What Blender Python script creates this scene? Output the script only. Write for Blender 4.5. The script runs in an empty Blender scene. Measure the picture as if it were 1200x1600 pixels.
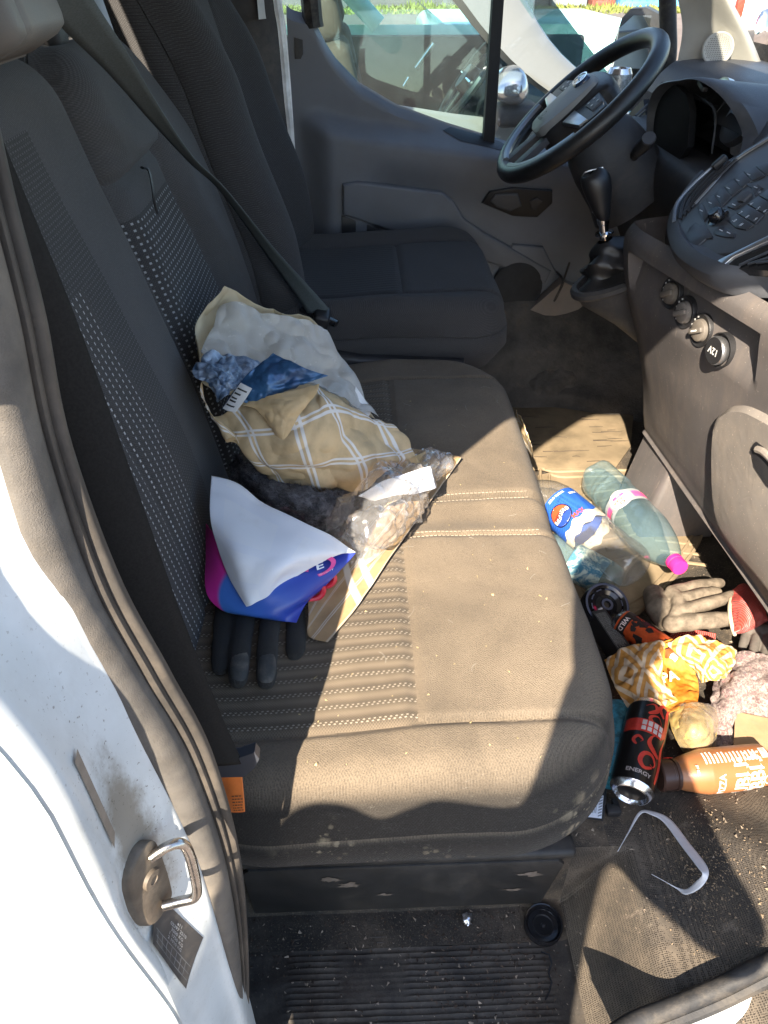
import bpy, bmesh, math, random
from mathutils import Vector, Matrix, noise
random.seed(7)
S = bpy.context.scene
COL = S.collection

# ------------------------------------------------------------------ camera, world, sun, exposure
FPX = 1150.0                      # focal length in photo pixels (photo 1200 x 1600)
PITCH, YAW = math.radians(37.4), math.radians(2.0)
CAM = Vector((0, 0, 1.08))
FW = Vector((math.sin(YAW)*math.cos(PITCH), math.cos(YAW)*math.cos(PITCH), -math.sin(PITCH)))
RT = Vector((math.cos(YAW), -math.sin(YAW), 0))
UPV = RT.cross(FW)
cd = bpy.data.cameras.new('camera'); cam = bpy.data.objects.new('camera', cd); COL.objects.link(cam)
cam.location = CAM
cam.rotation_euler = FW.to_track_quat('-Z', 'Y').to_euler()
cd.sensor_width = 36; cd.lens = 36*FPX/1600; cd.clip_start = 0.02; cd.clip_end = 900
S.camera = cam
SUN = Vector((0.335, 0.942, -0.82)).normalized()
EL = math.asin(-SUN.z); AZ = math.atan2(-SUN.x, -SUN.y)
w = bpy.data.worlds.new('World'); S.world = w; w.use_nodes = True
wt = w.node_tree; wt.nodes.clear()
sky = wt.nodes.new('ShaderNodeTexSky'); sky.sky_type = 'NISHITA'; sky.sun_disc = False
sky.sun_elevation = EL; sky.sun_rotation = AZ; sky.air_density = 1.0; sky.dust_density = 0.8
bg = wt.nodes.new('ShaderNodeBackground'); bg.inputs['Strength'].default_value = 0.125
wo = wt.nodes.new('ShaderNodeOutputWorld')
wt.links.new(sky.outputs[0], bg.inputs[0]); wt.links.new(bg.outputs[0], wo.inputs[0])
sd = bpy.data.lights.new('sun', 'SUN'); sd.energy = 5.0; sd.angle = math.radians(0.5); sd.color = (1.0, 0.87, 0.70)
so = bpy.data.objects.new('sun', sd); COL.objects.link(so); so.rotation_euler = SUN.to_track_quat('-Z', 'Y').to_euler()
so.location = (-4, -8, 8)
S.view_settings.view_transform = 'Standard'; S.view_settings.look = 'None'
S.view_settings.exposure = 1.95; S.view_settings.gamma = 1; S.view_settings.use_curve_mapping = False
S.render.engine = 'CYCLES'
S.cycles.max_bounces = 12; S.cycles.transparent_max_bounces = 24; S.cycles.diffuse_bounces = 5

def at(u, v, x=None, y=None, z=None):
    """point on a real plane (x, y or z given) seen at photo pixel u, v - used to measure the place"""
    d = FW + RT*((u-600)/FPX) - UPV*((v-800)/FPX)
    if z is not None: t = (z-CAM.z)/d.z
    elif y is not None: t = (y-CAM.y)/d.y
    else: t = (x-CAM.x)/d.x
    return CAM + d*t

# ------------------------------------------------------------------ material kit
class G:
    def __init__(s, name):
        s.m = bpy.data.materials.new(name); s.m.use_nodes = True
        s.t = s.m.node_tree; s.t.nodes.clear()
        s.out = s.n('ShaderNodeOutputMaterial'); s.b = s.n('ShaderNodeBsdfPrincipled')
        s.l(s.b.outputs[0], s.out.inputs[0])
        s.co = s.n('ShaderNodeTexCoord').outputs['Object']
        s._sep = None
    def n(s, ty, **k):
        nd = s.t.nodes.new(ty)
        for a, v in k.items(): setattr(nd, a, v)
        return nd
    def l(s, a, b): s.t.links.new(a, b)
    def put(s, sock, v):
        if hasattr(v, 'links') or hasattr(v, 'is_linked'): s.l(v, sock)
        else:
            if isinstance(v, (tuple, list)) and len(v) == 3 and sock.type == 'RGBA': v = (*v, 1)
            sock.default_value = v
    def math(s, op, a, b=0.0, c=None, clamp=False):
        nd = s.n('ShaderNodeMath', operation=op, use_clamp=clamp)
        s.put(nd.inputs[0], a); s.put(nd.inputs[1], b)
        if c is not None: s.put(nd.inputs[2], c)
        return nd.outputs[0]
    def mix(s, f, a, b, mode='MIX'):
        nd = s.n('ShaderNodeMix', data_type='RGBA', blend_type=mode)
        s.put(nd.inputs[0], f); s.put(nd.inputs[6], a); s.put(nd.inputs[7], b)
        return nd.outputs[2]
    def noise(s, sc, det=3, rough=.55, co=None, dist=0):
        nd = s.n('ShaderNodeTexNoise'); s.l(co or s.co, nd.inputs['Vector'])
        nd.inputs['Scale'].default_value = sc; nd.inputs['Detail'].default_value = det
        nd.inputs['Roughness'].default_value = rough; nd.inputs['Distortion'].default_value = dist
        return nd.outputs['Fac']
    def voro(s, sc, feat='F1', rnd=1.0, co=None):
        nd = s.n('ShaderNodeTexVoronoi', feature=feat); s.l(co or s.co, nd.inputs['Vector'])
        nd.inputs['Scale'].default_value = sc; nd.inputs['Randomness'].default_value = rnd
        return nd.outputs['Distance']
    def ramp(s, f, lo, hi, a=0.0, b=1.0):
        nd = s.n('ShaderNodeMapRange', interpolation_type='SMOOTHSTEP')
        s.put(nd.inputs[0], f)
        for i, v in zip((1, 2, 3, 4), (lo, hi, a, b)): nd.inputs[i].default_value = v
        return nd.outputs[0]
    def xyz(s):
        if s._sep is None:
            nd = s.n('ShaderNodeSeparateXYZ'); s.l(s.co, nd.inputs[0]); s._sep = nd.outputs
        return s._sep
    def scale(s, v):
        nd = s.n('ShaderNodeVectorMath', operation='MULTIPLY'); s.l(s.co, nd.inputs[0]); nd.inputs[1].default_value = v
        return nd.outputs[0]
    def sinw(s, c, per, ph=0.0):
        a = s.math('MULTIPLY_ADD', c, 2*math.pi/per, ph)
        return s.math('SINE', a)
    def bump(s, h, st=.3, dist=.002, nrm=None):
        nd = s.n('ShaderNodeBump'); s.l(h, nd.inputs['Height'])
        nd.inputs['Strength'].default_value = st; nd.inputs['Distance'].default_value = dist
        if nrm is not None: s.l(nrm, nd.inputs['Normal'])
        s.l(nd.outputs[0], s.b.inputs['Normal']); return nd.outputs[0]
    def col(s, c): s.put(s.b.inputs['Base Color'], c)
    def set(s, rough=None, metal=None, spec=None, coat=None, sheen=None):
        for k, v in (('Roughness', rough), ('Metallic', metal), ('Specular IOR Level', spec), ('Coat Weight', coat), ('Sheen Weight', sheen)):
            if v is not None: s.put(s.b.inputs[k], v)

def sc3(c, k): return tuple(min(1, x*k) for x in c)
def pm(name, c, rough=.6, var=.25, vs=18, bump=0, bs=400, metal=0, dust=0, dcol=(.30, .25, .19), ds=9, spec=.5, coat=0, speck=0):
    g = G(name); f = g.noise(vs, 5, .6)
    k = g.mix(g.ramp(f, .3, .7), sc3(c, 1-var), sc3(c, 1+var))
    rr = rough
    if dust:
        d = g.math('MULTIPLY', g.ramp(g.noise(ds, 7, .7, dist=.4), .42, .75), dust)
        k = g.mix(d, k, dcol); rr = g.math('MULTIPLY_ADD', d, .3, rough)
    if speck:
        d2 = g.math('MULTIPLY', g.ramp(g.noise(260, 2, .5), .66, .72), speck); k = g.mix(d2, k, sc3(dcol, 1.5))
    g.col(k); g.set(rr, metal, spec, coat)
    if bump: g.bump(g.noise(bs, 4, .6), bump, .001)
    return g.m

def fabric(name, base, tan, dust=.5, ax=('X', 'Y'), per=.0032, spots=0, kind='plain', light=(.30, .29, .27), lp=.02, wv=.5):
    g = G(name); s = g.xyz(); A, B = s[ax[0]], s[ax[1]]
    if ax == ('X', 'Y') and kind == 'plain': B = g.math('SUBTRACT', B, s['Z'])
    nz = g.n('ShaderNodeSeparateXYZ'); g.l(g.n('ShaderNodeNewGeometry').outputs['Normal'], nz.inputs[0]); nz = nz.outputs[2]
    jt = g.math('MULTIPLY', g.math('SUBTRACT', g.noise(140, 2, .5), .5), 2.6)
    wa = g.math('SINE', g.math('ADD', g.math('MULTIPLY', A, 6.2832/per), jt)); wb = g.math('SINE', g.math('ADD', g.math('MULTIPLY', B, 6.2832/(per*.93)), jt))
    wv_ = g.math('MULTIPLY', wa, wb)
    if spots: wv_ = g.math('ADD', g.math('MULTIPLY', wv_, .45), g.math('MULTIPLY', g.math('SUBTRACT', g.noise(620, 1, .5), .5), 2.6))
    mel = g.noise(520, 2, .5)
    k = g.mix(g.ramp(wv_, -.7, .9), sc3(base, 1-wv), sc3(base, 1+wv))
    k = g.mix(g.ramp(mel, .35, .7), sc3(base, .75), k)
    if dust:
        d = g.math('MULTIPLY', g.ramp(g.noise(5.5, 6, .65, dist=.3), .2, .7, .55, 1.0), dust)
        d = g.math('MULTIPLY', d, g.ramp(wv_, -1.0, .6, .55, 1.0))
        if spots: d = g.math('MULTIPLY', d, g.ramp(nz, .35, .95, .10, 1.0))     # less dust on side faces, which also darkens the shaded seat front
        k = g.mix(d, k, tan)
    if kind == 'rib':              # bands running along A, light dashed double threads
        fr = g.math('FRACT', g.math('DIVIDE', B, lp))
        band = g.math('ABSOLUTE', g.math('SUBTRACT', fr, .5))
        dash = g.ramp(g.sinw(A, .0062), .0, .5)
        l1 = g.math('MULTIPLY', g.ramp(band, .06, .0), dash)
        dash2 = g.ramp(g.sinw(A, .0062, 2.2), .0, .5)
        fr2 = g.math('ABSOLUTE', g.math('SUBTRACT', g.math('FRACT', g.math('DIVIDE', g.math('ADD', B, .0028), lp)), .5))
        l2 = g.math('MULTIPLY', g.ramp(fr2, .06, .0), dash2)
        k = g.mix(g.ramp(band, .5, .1, .0, .35), k, sc3(base, .5))
        k = g.mix(g.math('MULTIPLY', g.math('MAXIMUM', l1, l2), .75), k, light)
        wv_ = g.math('ADD', wv_, g.math('MULTIPLY', g.sinw(B, lp), 2.0))
    if kind == 'dots':
        da = g.ramp(g.sinw(A, lp), .25, .75); db = g.ramp(g.sinw(B, lp*.8), .25, .75)
        k = g.mix(g.math('MULTIPLY', g.math('MULTIPLY', da, db), .8), k, light)
    if kind == 'lines':            # thin dashed threads running along B
        fr = g.math('ABSOLUTE', g.math('SUBTRACT', g.math('FRACT', g.math('DIVIDE', A, lp)), .5))
        dash = g.ramp(g.sinw(B, .0075), -.2, .4)
        k = g.mix(g.math('MULTIPLY', g.math('MULTIPLY', g.ramp(fr, .11, .04), dash), .8), k, light)
    if spots:
        low = g.math('MULTIPLY', g.ramp(s['Z'], .36, .30), g.ramp(g.noise(9, 2, .5), .46, .62))
        for vs_, r0, amt in ((26, .30, 1.0), (60, .28, .9), (130, .25, .6)):
            v = g.math('ADD', g.voro(vs_), g.math('MULTIPLY', g.math('SUBTRACT', g.noise(vs_*3.4, 4, .6), .5), .38))
            k = g.mix(g.math('MULTIPLY', g.math('MULTIPLY', g.ramp(v, r0, r0-.16), low), spots*amt*.75), k, (.34, .28, .19))
        hair = g.ramp(g.noise(48, 1, .3, co=g.scale((1, 4, 1)), dist=3), .495, .5); hair2 = g.ramp(g.noise(48, 1, .3, co=g.scale((1, 4, 1)), dist=3), .51, .505)
        k = g.mix(g.math('MULTIPLY', g.math('MULTIPLY', hair, hair2), .10), k, (.4, .38, .33))
    g.col(k); g.set(.95, 0, .15, sheen=.06)
    h = g.math('ADD', g.math('MULTIPLY', wv_, .5), mel)
    g.bump(h, .45, .0012)
    return g.m

def clear(name, tint=(.95, .97, .98), gl=.05, haze=0.03, hcol=(.8, .8, .8), rough=.03, dirt=0, streak=False, bump=0, bs=60, refl=1.0, trl=0):
    """thin clear sheet: see-through, fresnel mirror, a little scattering dirt"""
    g = G(name); g.t.nodes.remove(g.b)
    tr = g.n('ShaderNodeBsdfTransparent'); g.put(tr.inputs[0], (*tint, 1))
    gs = g.n('ShaderNodeBsdfGlossy'); gs.inputs['Roughness'].default_value = rough
    df = g.n('ShaderNodeBsdfDiffuse'); g.put(df.inputs[0], (*hcol, 1))
    fz = g.n('ShaderNodeLayerWeight'); fz.inputs[0].default_value = .5; fzo = g.math('MULTIPLY_ADD', g.math('POWER', fz.outputs['Facing'], 3.0), .80, .03)
    if bump:
        bn = g.n('ShaderNodeBump'); g.l(g.noise(bs, 4, .6, dist=.6), bn.inputs['Height']); bn.inputs['Strength'].default_value = bump; bn.inputs['Distance'].default_value = .004
        g.l(bn.outputs[0], gs.inputs['Normal']); g.l(bn.outputs[0], fz.inputs['Normal'])
    m1 = g.n('ShaderNodeMixShader'); g.l(g.math('MULTIPLY_ADD', fzo, refl, gl, clamp=True), m1.inputs[0]); g.l(tr.outputs[0], m1.inputs[1]); g.l(gs.outputs[0], m1.inputs[2])
    m2 = g.n('ShaderNodeMixShader')
    if dirt:
        co = g.scale((6, 6, 1.0)) if streak else None
        d = g.math('MULTIPLY_ADD', g.ramp(g.noise(6, 6, .7, co=co), .4, .75), dirt, haze)
        sp = g.math('MULTIPLY', g.ramp(g.noise(130, 3, .6), .62, .72), dirt*1.2)
        d = g.math('ADD', d, sp, clamp=True); g.l(d, m2.inputs[0])
    else: m2.inputs[0].default_value = haze
    g.l(m1.outputs[0], m2.inputs[1])
    if trl:
        tl = g.n('ShaderNodeBsdfTranslucent'); g.put(tl.inputs[0], (*hcol, 1)); m3 = g.n('ShaderNodeMixShader'); m3.inputs[0].default_value = trl
        g.l(df.outputs[0], m3.inputs[1]); g.l(tl.outputs[0], m3.inputs[2]); g.l(m3.outputs[0], m2.inputs[2])
    else: g.l(df.outputs[0], m2.inputs[2])
    g.l(m2.outputs[0], g.out.inputs[0])
    return g.m

# ------------------------------------------------------------------ object kit
def tag(o, label=None, cat=None, group=None, kind=None):
    for k, v in (('label', label), ('category', cat), ('group', group), ('kind', kind)):
        if v: o[k] = v
    return o
def thing(name, loc, label, cat, group=None):
    o = bpy.data.objects.new(name, None); COL.objects.link(o); o.location = loc; o.empty_display_size = .05
    return tag(o, label, cat, group)
def wloc(o):
    v = Vector((0, 0, 0))
    while o is not None: v += o.location; o = o.parent
    return v
def link(name, me, mats, parent=None, smooth=True, sharp=.7):
    o = bpy.data.objects.new(name, me); COL.objects.link(o)
    for m in (mats if isinstance(mats, (list, tuple)) else [mats]): me.materials.append(m)
    if smooth:
        me.polygons.foreach_set('use_smooth', [True]*len(me.polygons))
        me.set_sharp_from_angle(angle=sharp)
    if parent is not None: o.parent = parent; o.location = -wloc(parent)
    return o
def mesh(name, vs, fs, mats, parent=None, smooth=True, sharp=.7, idx=None):
    me = bpy.data.meshes.new(name); me.from_pydata([tuple(v) for v in vs], [], fs)
    if idx is not None: me.polygons.foreach_set('material_index', idx)
    me.update()
    return link(name, me, mats, parent, smooth, sharp)
class MB:
    """collects shapes into one mesh"""
    def __init__(s): s.v = []; s.f = []; s.i = []
    def add(s, vs, fs, mi=0):
        n = len(s.v); s.v += [Vector(v) for v in vs]; s.f += [tuple(a+n for a in f) for f in fs]; s.i += [mi]*len(fs); return s
    def tube(s, pts, r, seg=10, closed=False, cap=True, mi=0, flat=1.0, up=None):
        pts = [Vector(p) for p in pts]; n = len(pts); vs = []; fs = []
        rr = r if isinstance(r, (list, tuple)) else [r]*n
        prev = None
        for i, p in enumerate(pts):
            a = pts[(i-1) % n] if (closed or i > 0) else p; b = pts[(i+1) % n] if (closed or i < n-1) else p
            t = (b-a).normalized()
            if prev is None:
                u = Vector(up) if up is not None else (Vector((0, 0, 1)) if abs(t.z) < .9 else Vector((1, 0, 0)))
            else: u = prev
            u = (u - t*u.dot(t)).normalized(); q = t.cross(u); prev = u
            for k in range(seg):
                an = 2*math.pi*k/seg; vs.append(p + (u*math.sin(an)*flat + q*math.cos(an))*rr[i])
        m = n if closed else n-1
        for i in range(m):
            for k in range(seg):
                j = (i+1) % n; fs.append((i*seg+k, i*seg+(k+1) % seg, j*seg+(k+1) % seg, j*seg+k))
        if cap and not closed: fs.append(tuple(range(seg))[::-1]); fs.append(tuple((n-1)*seg+k for k in range(seg)))
        return s.add(vs, fs, mi)
    def capsule(s, pts, rr, seg=12, mi=0, flat=1.0, up=None):
        pts = [Vector(p) for p in pts]; rr = list(rr)
        d0 = (pts[0]-pts[1]).normalized(); d1 = (pts[-1]-pts[-2]).normalized()
        a = [pts[0]+d0*rr[0]*k for k in (.98, .8, .45)]; ar = [rr[0]*k for k in (.2, .6, .89)]
        b = [pts[-1]+d1*rr[-1]*k for k in (.45, .8, .98)]; br = [rr[-1]*k for k in (.89, .6, .2)]
        return s.tube(a+pts+b, ar+rr+br, seg, mi=mi, flat=flat, up=up)
    def lathe(s, prof, o, ax, seg=32, mi=0, ref=None, deform=None):
        o = Vector(o); ax = Vector(ax).normalized(); u, q = frame(ax, ref); vs = []; fs = []
        for r, h in prof:
            for k in range(seg):
                a = 2*math.pi*k/seg; rr = r
                if deform: rr = deform(r, h, a)
                vs.append(o+ax*h+(u*math.cos(a)+q*math.sin(a))*rr)
        for i in range(len(prof)-1):
            for k in range(seg): fs.append((i*seg+k, i*seg+(k+1) % seg, (i+1)*seg+(k+1) % seg, (i+1)*seg+k))
        if prof[0][0] > 1e-6: fs.append(tuple(range(seg))[::-1])
        if prof[-1][0] > 1e-6: fs.append(tuple((len(prof)-1)*seg+k for k in range(seg)))
        return s.add(vs, fs, mi)
    def box(s, c, sz, M=None, bev=.0, seg=2, mi=0):
        bm = bmesh.new(); bmesh.ops.create_cube(bm, size=1)
        for v in bm.verts: v.co = Vector((v.co.x*sz[0], v.co.y*sz[1], v.co.z*sz[2]))
        if bev: bmesh.ops.bevel(bm, geom=bm.edges[:], offset=bev, segments=seg, affect='EDGES', profile=.5)
        c = Vector(c); bm.verts.index_update()
        vs = [((M @ v.co) if M is not None else v.co.copy())+c for v in bm.verts]; fs = [tuple(v.index for v in f.verts) for f in bm.faces]
        bm.free(); return s.add(vs, fs, mi)
    def prism(s, poly, d, bev=.0, seg=2, mi=0):
        """poly: list of 3D points (planar), d: extrusion vector"""
        bm = bmesh.new(); d = Vector(d); a = [bm.verts.new(Vector(p)) for p in poly]; b = [bm.verts.new(Vector(p)+d) for p in poly]
        n = len(poly); bm.faces.new(a); top = bm.faces.new(b[::-1])
        for i in range(n): bm.faces.new((a[i], b[i], b[(i+1) % n], a[(i+1) % n]))
        bmesh.ops.recalc_face_normals(bm, faces=bm.faces[:])
        if bev: bmesh.ops.bevel(bm, geom=list(top.edges), offset=bev, segments=seg, affect='EDGES', profile=.5)
        bm.verts.index_update(); vs = [v.co.copy() for v in bm.verts]; fs = [tuple(v.index for v in f.verts) for f in bm.faces]
        bm.free(); return s.add(vs, fs, mi)
    def grid(s, rows, mi=0):
        n = len(rows); m = len(rows[0]); vs = [p for r in rows for p in r]
        return s.add(vs, [(i*m+j, i*m+j+1, (i+1)*m+j+1, (i+1)*m+j) for i in range(n-1) for j in range(m-1)], mi)
    def build(s, name, mats, parent=None, smooth=True, sharp=.7):
        return mesh(name, s.v, s.f, mats, parent, smooth, sharp, s.i)
def frame(ax, ref=None):
    ref = Vector(ref) if ref is not None else (Vector((0, 0, 1)) if abs(ax.z) < .95 else Vector((1, 0, 0)))
    u = (ref-ax*ref.dot(ax)).normalized(); return u, ax.cross(u)
def cr(p0, p1, p2, p3, t):
    return .5*((2*p1)+(p2-p0)*t+(2*p0-5*p1+4*p2-p3)*t*t+(3*p1-p0-3*p2+p3)*t*t*t)
def spline(pts, n, closed=False):
    pts = [Vector(p) for p in pts]; m = len(pts); out = []
    segs = m if closed else m-1
    for i in range(n):
        f = i*segs/(n if closed else n-1); k = min(int(f), segs-1); t = f-k
        g = (lambda j: pts[j % m]) if closed else (lambda j: pts[max(0, min(m-1, j))])
        out.append(cr(g(k-1), g(k), g(k+1), g(k+2), t))
    return out
def surf(rows, nu, nv):
    """Catmull-Rom surface through a small net of points"""
    fine = [spline(r, nu) for r in rows]
    cols = [spline([fine[i][j] for i in range(len(rows))], nv) for j in range(nu)]
    return [[cols[j][i] for j in range(nu)] for i in range(nv)]
def crumple(rows, amp, sc, seed=0, ridged=True, octs=3, edge=0):
    n = len(rows); m = len(rows[0]); out = []
    for i in range(n):
        r = []
        for j in range(m):
            p = rows[i][j]
            a = rows[min(i+1, n-1)][j]-rows[max(i-1, 0)][j]; b = rows[i][min(j+1, m-1)]-rows[i][max(j-1, 0)]
            nn = b.cross(a)
            nn = nn.normalized() if nn.length > 1e-9 else Vector((0, 0, 1))
            q = p*sc+Vector((seed*7.1, seed*3.3, seed)); h = 0; k = 1.0
            for o in range(octs):
                v = noise.noise(q)
                h += k*((1-2*abs(v))-.5 if ridged else v); q = q*2.1; k *= .5
            r.append(p+nn*h*amp)
        out.append(r)
    return out
def sheet(name, rows, mats, nu=40, nv=40, amp=0, sc=30, seed=0, thick=.0006, parent=None, ridged=True, octs=3, fidx=None, sharp=1.2):
    R = surf(rows, nu, nv)
    if amp: R = crumple(R, amp, sc, seed, ridged, octs)
    mb = MB(); mb.grid(R)
    if fidx:
        mb.i = [fidx(i/(nv-1), j/(nu-1)) for i in range(nv-1) for j in range(nu-1)]
    o = mb.build(name, mats, parent, True, sharp)
    uvl = o.data.uv_layers.new(name='UVMap')
    for pl in o.data.polygons:
        for li in pl.loop_indices:
            vi = o.data.loops[li].vertex_index; uvl.data[li].uv = ((vi % nu)/(nu-1), (vi//nu)/(nv-1))
    if thick:
        md = o.modifiers.new('thickness', 'SOLIDIFY'); md.thickness = thick; md.offset = 0
    return o
def text2d(s, size, res=2):
    cu = bpy.data.curves.new('t', 'FONT'); cu.body = s; cu.size = size; cu.align_x = 'CENTER'; cu.align_y = 'CENTER'; cu.resolution_u = res; cu.offset = size*.022
    ob = bpy.data.objects.new('t', cu); COL.objects.link(ob); bpy.context.view_layer.update()
    me = bpy.data.meshes.new_from_object(ob.evaluated_get(bpy.context.evaluated_depsgraph_get()))
    vs = [v.co.copy() for v in me.vertices]; fs = [tuple(p.vertices) for p in me.polygons]
    bpy.data.objects.remove(ob); bpy.data.curves.remove(cu); bpy.data.meshes.remove(me); return vs, fs
def letter(mb, s, size, fn, mi=0, dx=0, dy=0, bold=1.0):
    vs, fs = text2d(s, size); return mb.add([fn(v.x*bold+dx, v.y+dy) for v in vs], fs, mi)
def disc2d(mb, fn, cx, cy, rx, ry=None, n=28, mi=0, a0=0, a1=360, inner=0, nr=4):
    ry = ry or rx; R = []
    for i in range(nr+1):
        q = lerp(max(inner, .02), 1, i/nr); R.append([fn(cx+rx*q*math.cos(math.radians(a0+(a1-a0)*k/n)), cy+ry*q*math.sin(math.radians(a0+(a1-a0)*k/n))) for k in range(n+1)])
    return mb.grid(R, mi)
def seg2d(mb, fn, r, ry, y0, y1, n=10, mi=0, wave=0):
    R = []
    for i in range(n+1):
        y = lerp(y0, y1, i/n); w_ = r*math.sqrt(max(0, 1-(y/ry)**2)); R.append([fn(w_*(2*k/12-1), y+wave*math.sin(3.1*(2*k/12-1))*(1-abs(2*k/12-1)**2)*(1 if i in (0, n) and abs(y) < ry*.6 else .5)) for k in range(13)])
    return mb.grid(R, mi)
def rect2d(mb, fn, x0, y0, x1, y1, nx=6, ny=2, mi=0):
    return mb.grid([[fn(x0+(x1-x0)*j/nx, y0+(y1-y0)*i/ny) for j in range(nx+1)] for i in range(ny+1)], mi)
def poly2d(mb, fn, pts, mi=0):
    return mb.add([fn(*p) for p in pts], [tuple(range(len(pts)))], mi)
def ss(a, b, x):
    t = max(0, min(1, (x-a)/(b-a))); return t*t*(3-2*t)
def lerp(a, b, t): return a+(b-a)*t
def pl(pts, x):
    """piecewise linear with smooth joints"""
    if x <= pts[0][0]: return pts[0][1]
    for (a, p), (b, q) in zip(pts, pts[1:]):
        if x <= b: return lerp(p, q, (x-a)/(b-a))
    return pts[-1][1]
def pillow(name, T, a0, a1, b0, b1, R, r, H, mats, parent, na=70, nb=70, top=None, face=None, tuck=.02):
    """padded slab: plan a x b with corner radius R, edge radius r, height H below the top; T maps (a,b,c) to the world"""
    ca, cb, ha, hb = (a0+a1)/2, (b0+b1)/2, (a1-a0)/2, (b1-b0)/2
    def sp(n): return [math.sin(math.pi/2*(2*i/(n-1)-1))*.55+(2*i/(n-1)-1)*.45 for i in range(n)]
    sa, sb = sp(na), sp(nb); vs = []; P2 = []
    def rr(x, y):
        qx, qy = abs(x)-(ha-R), abs(y)-(hb-R)
        if qx > 0 and qy > 0:
            l = math.hypot(qx, qy); k = R/l if l > 1e-9 else 1
            return math.copysign(ha-R+qx*k, x), math.copysign(hb-R+qy*k, y)
        return x, y
    for t in sb:
        for s in sa:
            rho = max(abs(s), abs(t), 1e-6); bx, by = rr(s/rho*ha, t/rho*hb)
            k = rho**3; x = lerp(s*ha, bx*rho, k); y = lerp(t*hb, by*rho, k); P2.append((x, y))
            qx, qy = abs(x)-(ha-R), abs(y)-(hb-R)
            sd = min(max(qx, qy), 0)+math.hypot(max(qx, 0), max(qy, 0))-R
            d = max(0, min(-sd, r)); drop = r-math.sqrt(max(0, r*r-(r-d)**2))
            c = (top(x+ca, y+cb) if top else 0)-drop
            vs.append((x+ca, y+cb, c))
    fs = [(i*na+j, i*na+j+1, (i+1)*na+j+1, (i+1)*na+j) for i in range(nb-1) for j in range(na-1)]
    per = [j for j in range(na)]+[i*na+na-1 for i in range(1, nb)]+[(nb-1)*na+j for j in range(na-2, -1, -1)]+[i*na for i in range(nb-2, 0, -1)]
    last = per
    for k, (dz, tk) in enumerate(((.22, .0), (.25, .004), (.28, .0), (.6, .0), (1.0, tuck))):
        n0 = len(vs); cur = []
        for q in per:
            x, y, c = vs[q]; ux, uy = (x-ca), (y-cb); l = math.hypot(ux, uy)
            qx, qy = abs(ux)-(ha-R), abs(uy)-(hb-R)
            if qx > 0 and qy > 0: nx_, ny_ = math.copysign(qx, ux), math.copysign(qy, uy)
            elif qx > qy: nx_, ny_ = math.copysign(1, ux), 0
            else: nx_, ny_ = 0, math.copysign(1, uy)
            ln = math.hypot(nx_, ny_); bl = 0.012*math.sin(dz*math.pi)
            vs.append((x-nx_/ln*(tk-bl), y-ny_/ln*(tk-bl), lerp(c, -H, dz))); cur.append(len(vs)-1)
        for i in range(len(per)):
            j = (i+1) % len(per); fs.append((last[j], last[i], cur[i], cur[j]))
        last = cur
    fs.append(tuple(last))
    idx = []
    for f in fs:
        m = 0
        if face:
            x = sum(vs[q][0] for q in f)/len(f); y = sum(vs[q][1] for q in f)/len(f); m = face(x, y)
        idx.append(m)
    return mesh(name, [T(*v) for v in vs], fs, mats, parent, True, 1.0, idx)
# ------------------------------------------------------------------ materials
M = {}
M['white'] = None
def white_paint(name, dirt=.5, cx=None):
    g = G(name); s = g.xyz()
    k = g.mix(g.ramp(g.noise(7, 5, .6), .35, .7), (.66, .71, .73), (.56, .60, .61))
    d = g.ramp(g.noise(11, 8, .72, co=g.scale((1, 1, .35)), dist=.5), .44, .74)
    k = g.mix(g.math('MULTIPLY', d, dirt*.45), k, (.30, .30, .27))
    sp = g.ramp(g.noise(300, 3, .6), .64, .70)
    if cx:   # worn, greasy patch where the latch rubs
        px = g.math('DIVIDE', g.math('SUBTRACT', s['Y'], cx[0]), cx[2]); pz = g.math('DIVIDE', g.math('SUBTRACT', s['Z'], cx[1]), cx[3])
        rr = g.math('SQRT', g.math('ADD', g.math('MULTIPLY', px, px), g.math('MULTIPLY', pz, pz)))
        rr = g.math('ADD', rr, g.math('MULTIPLY', g.math('SUBTRACT', g.noise(45, 7, .75, co=g.scale((1, 1, .5))), .5), 1.6))
        patch = g.ramp(rr, 1.15, .45)
        k = g.mix(g.math('MULTIPLY', patch, .85), k, (.20, .175, .135))
        ring = g.math('MULTIPLY', g.ramp(rr, 2.2, .9), sp); k = g.mix(g.math('MULTIPLY', ring, .8), k, (.10, .09, .07))
    k = g.mix(g.math('MULTIPLY', sp, dirt*.25), k, (.2, .18, .15))
    g.col(k); g.set(g.math('MULTIPLY_ADD', d, .3, .28), 0, .5)
    g.bump(g.noise(14, 3, .5), .12, .004)
    return g.m
M['white'] = white_paint('white_paint', .95, (.293, .53, .022, .13))
M['white_sill'] = white_paint('worn_white_sill', 1.3)
M['rubber'] = pm('dusty_rubber', (.11, .102, .093), .75, .2, 30, .5, 900, dust=.7, dcol=(.24, .205, .165), ds=7, spec=.25)
M['black_rub'] = pm('black_rubber', (.022, .022, .023), .6, .3, 30, .4, 500, dust=.25, ds=20, spec=.3)
M['plastic'] = pm('charcoal_plastic', (.066, .069, .078), .5, .12, 9, .35, 1500, dust=.25, ds=5, dcol=(.20, .18, .16), spec=.4)
M['plastic_dk'] = pm('black_plastic', (.022, .022, .024), .42, .15, 9, .3, 1500, spec=.45)
M['plastic_dk2'] = pm('black_trim_plastic', (.035, .035, .038), .55, .15, 9, .3, 1500, dust=.2, ds=8, spec=.4)
M['gloss'] = pm('gloss_black', (.012, .012, .014), .12, .1, 9, spec=.6)
M['leather'] = pm('black_leather', (.014, .014, .015), .34, .2, 30, .3, 1100, spec=.5)
M['satin'] = pm('satin_silver', (.42, .43, .45), .3, .06, 9, metal=.9)
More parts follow.
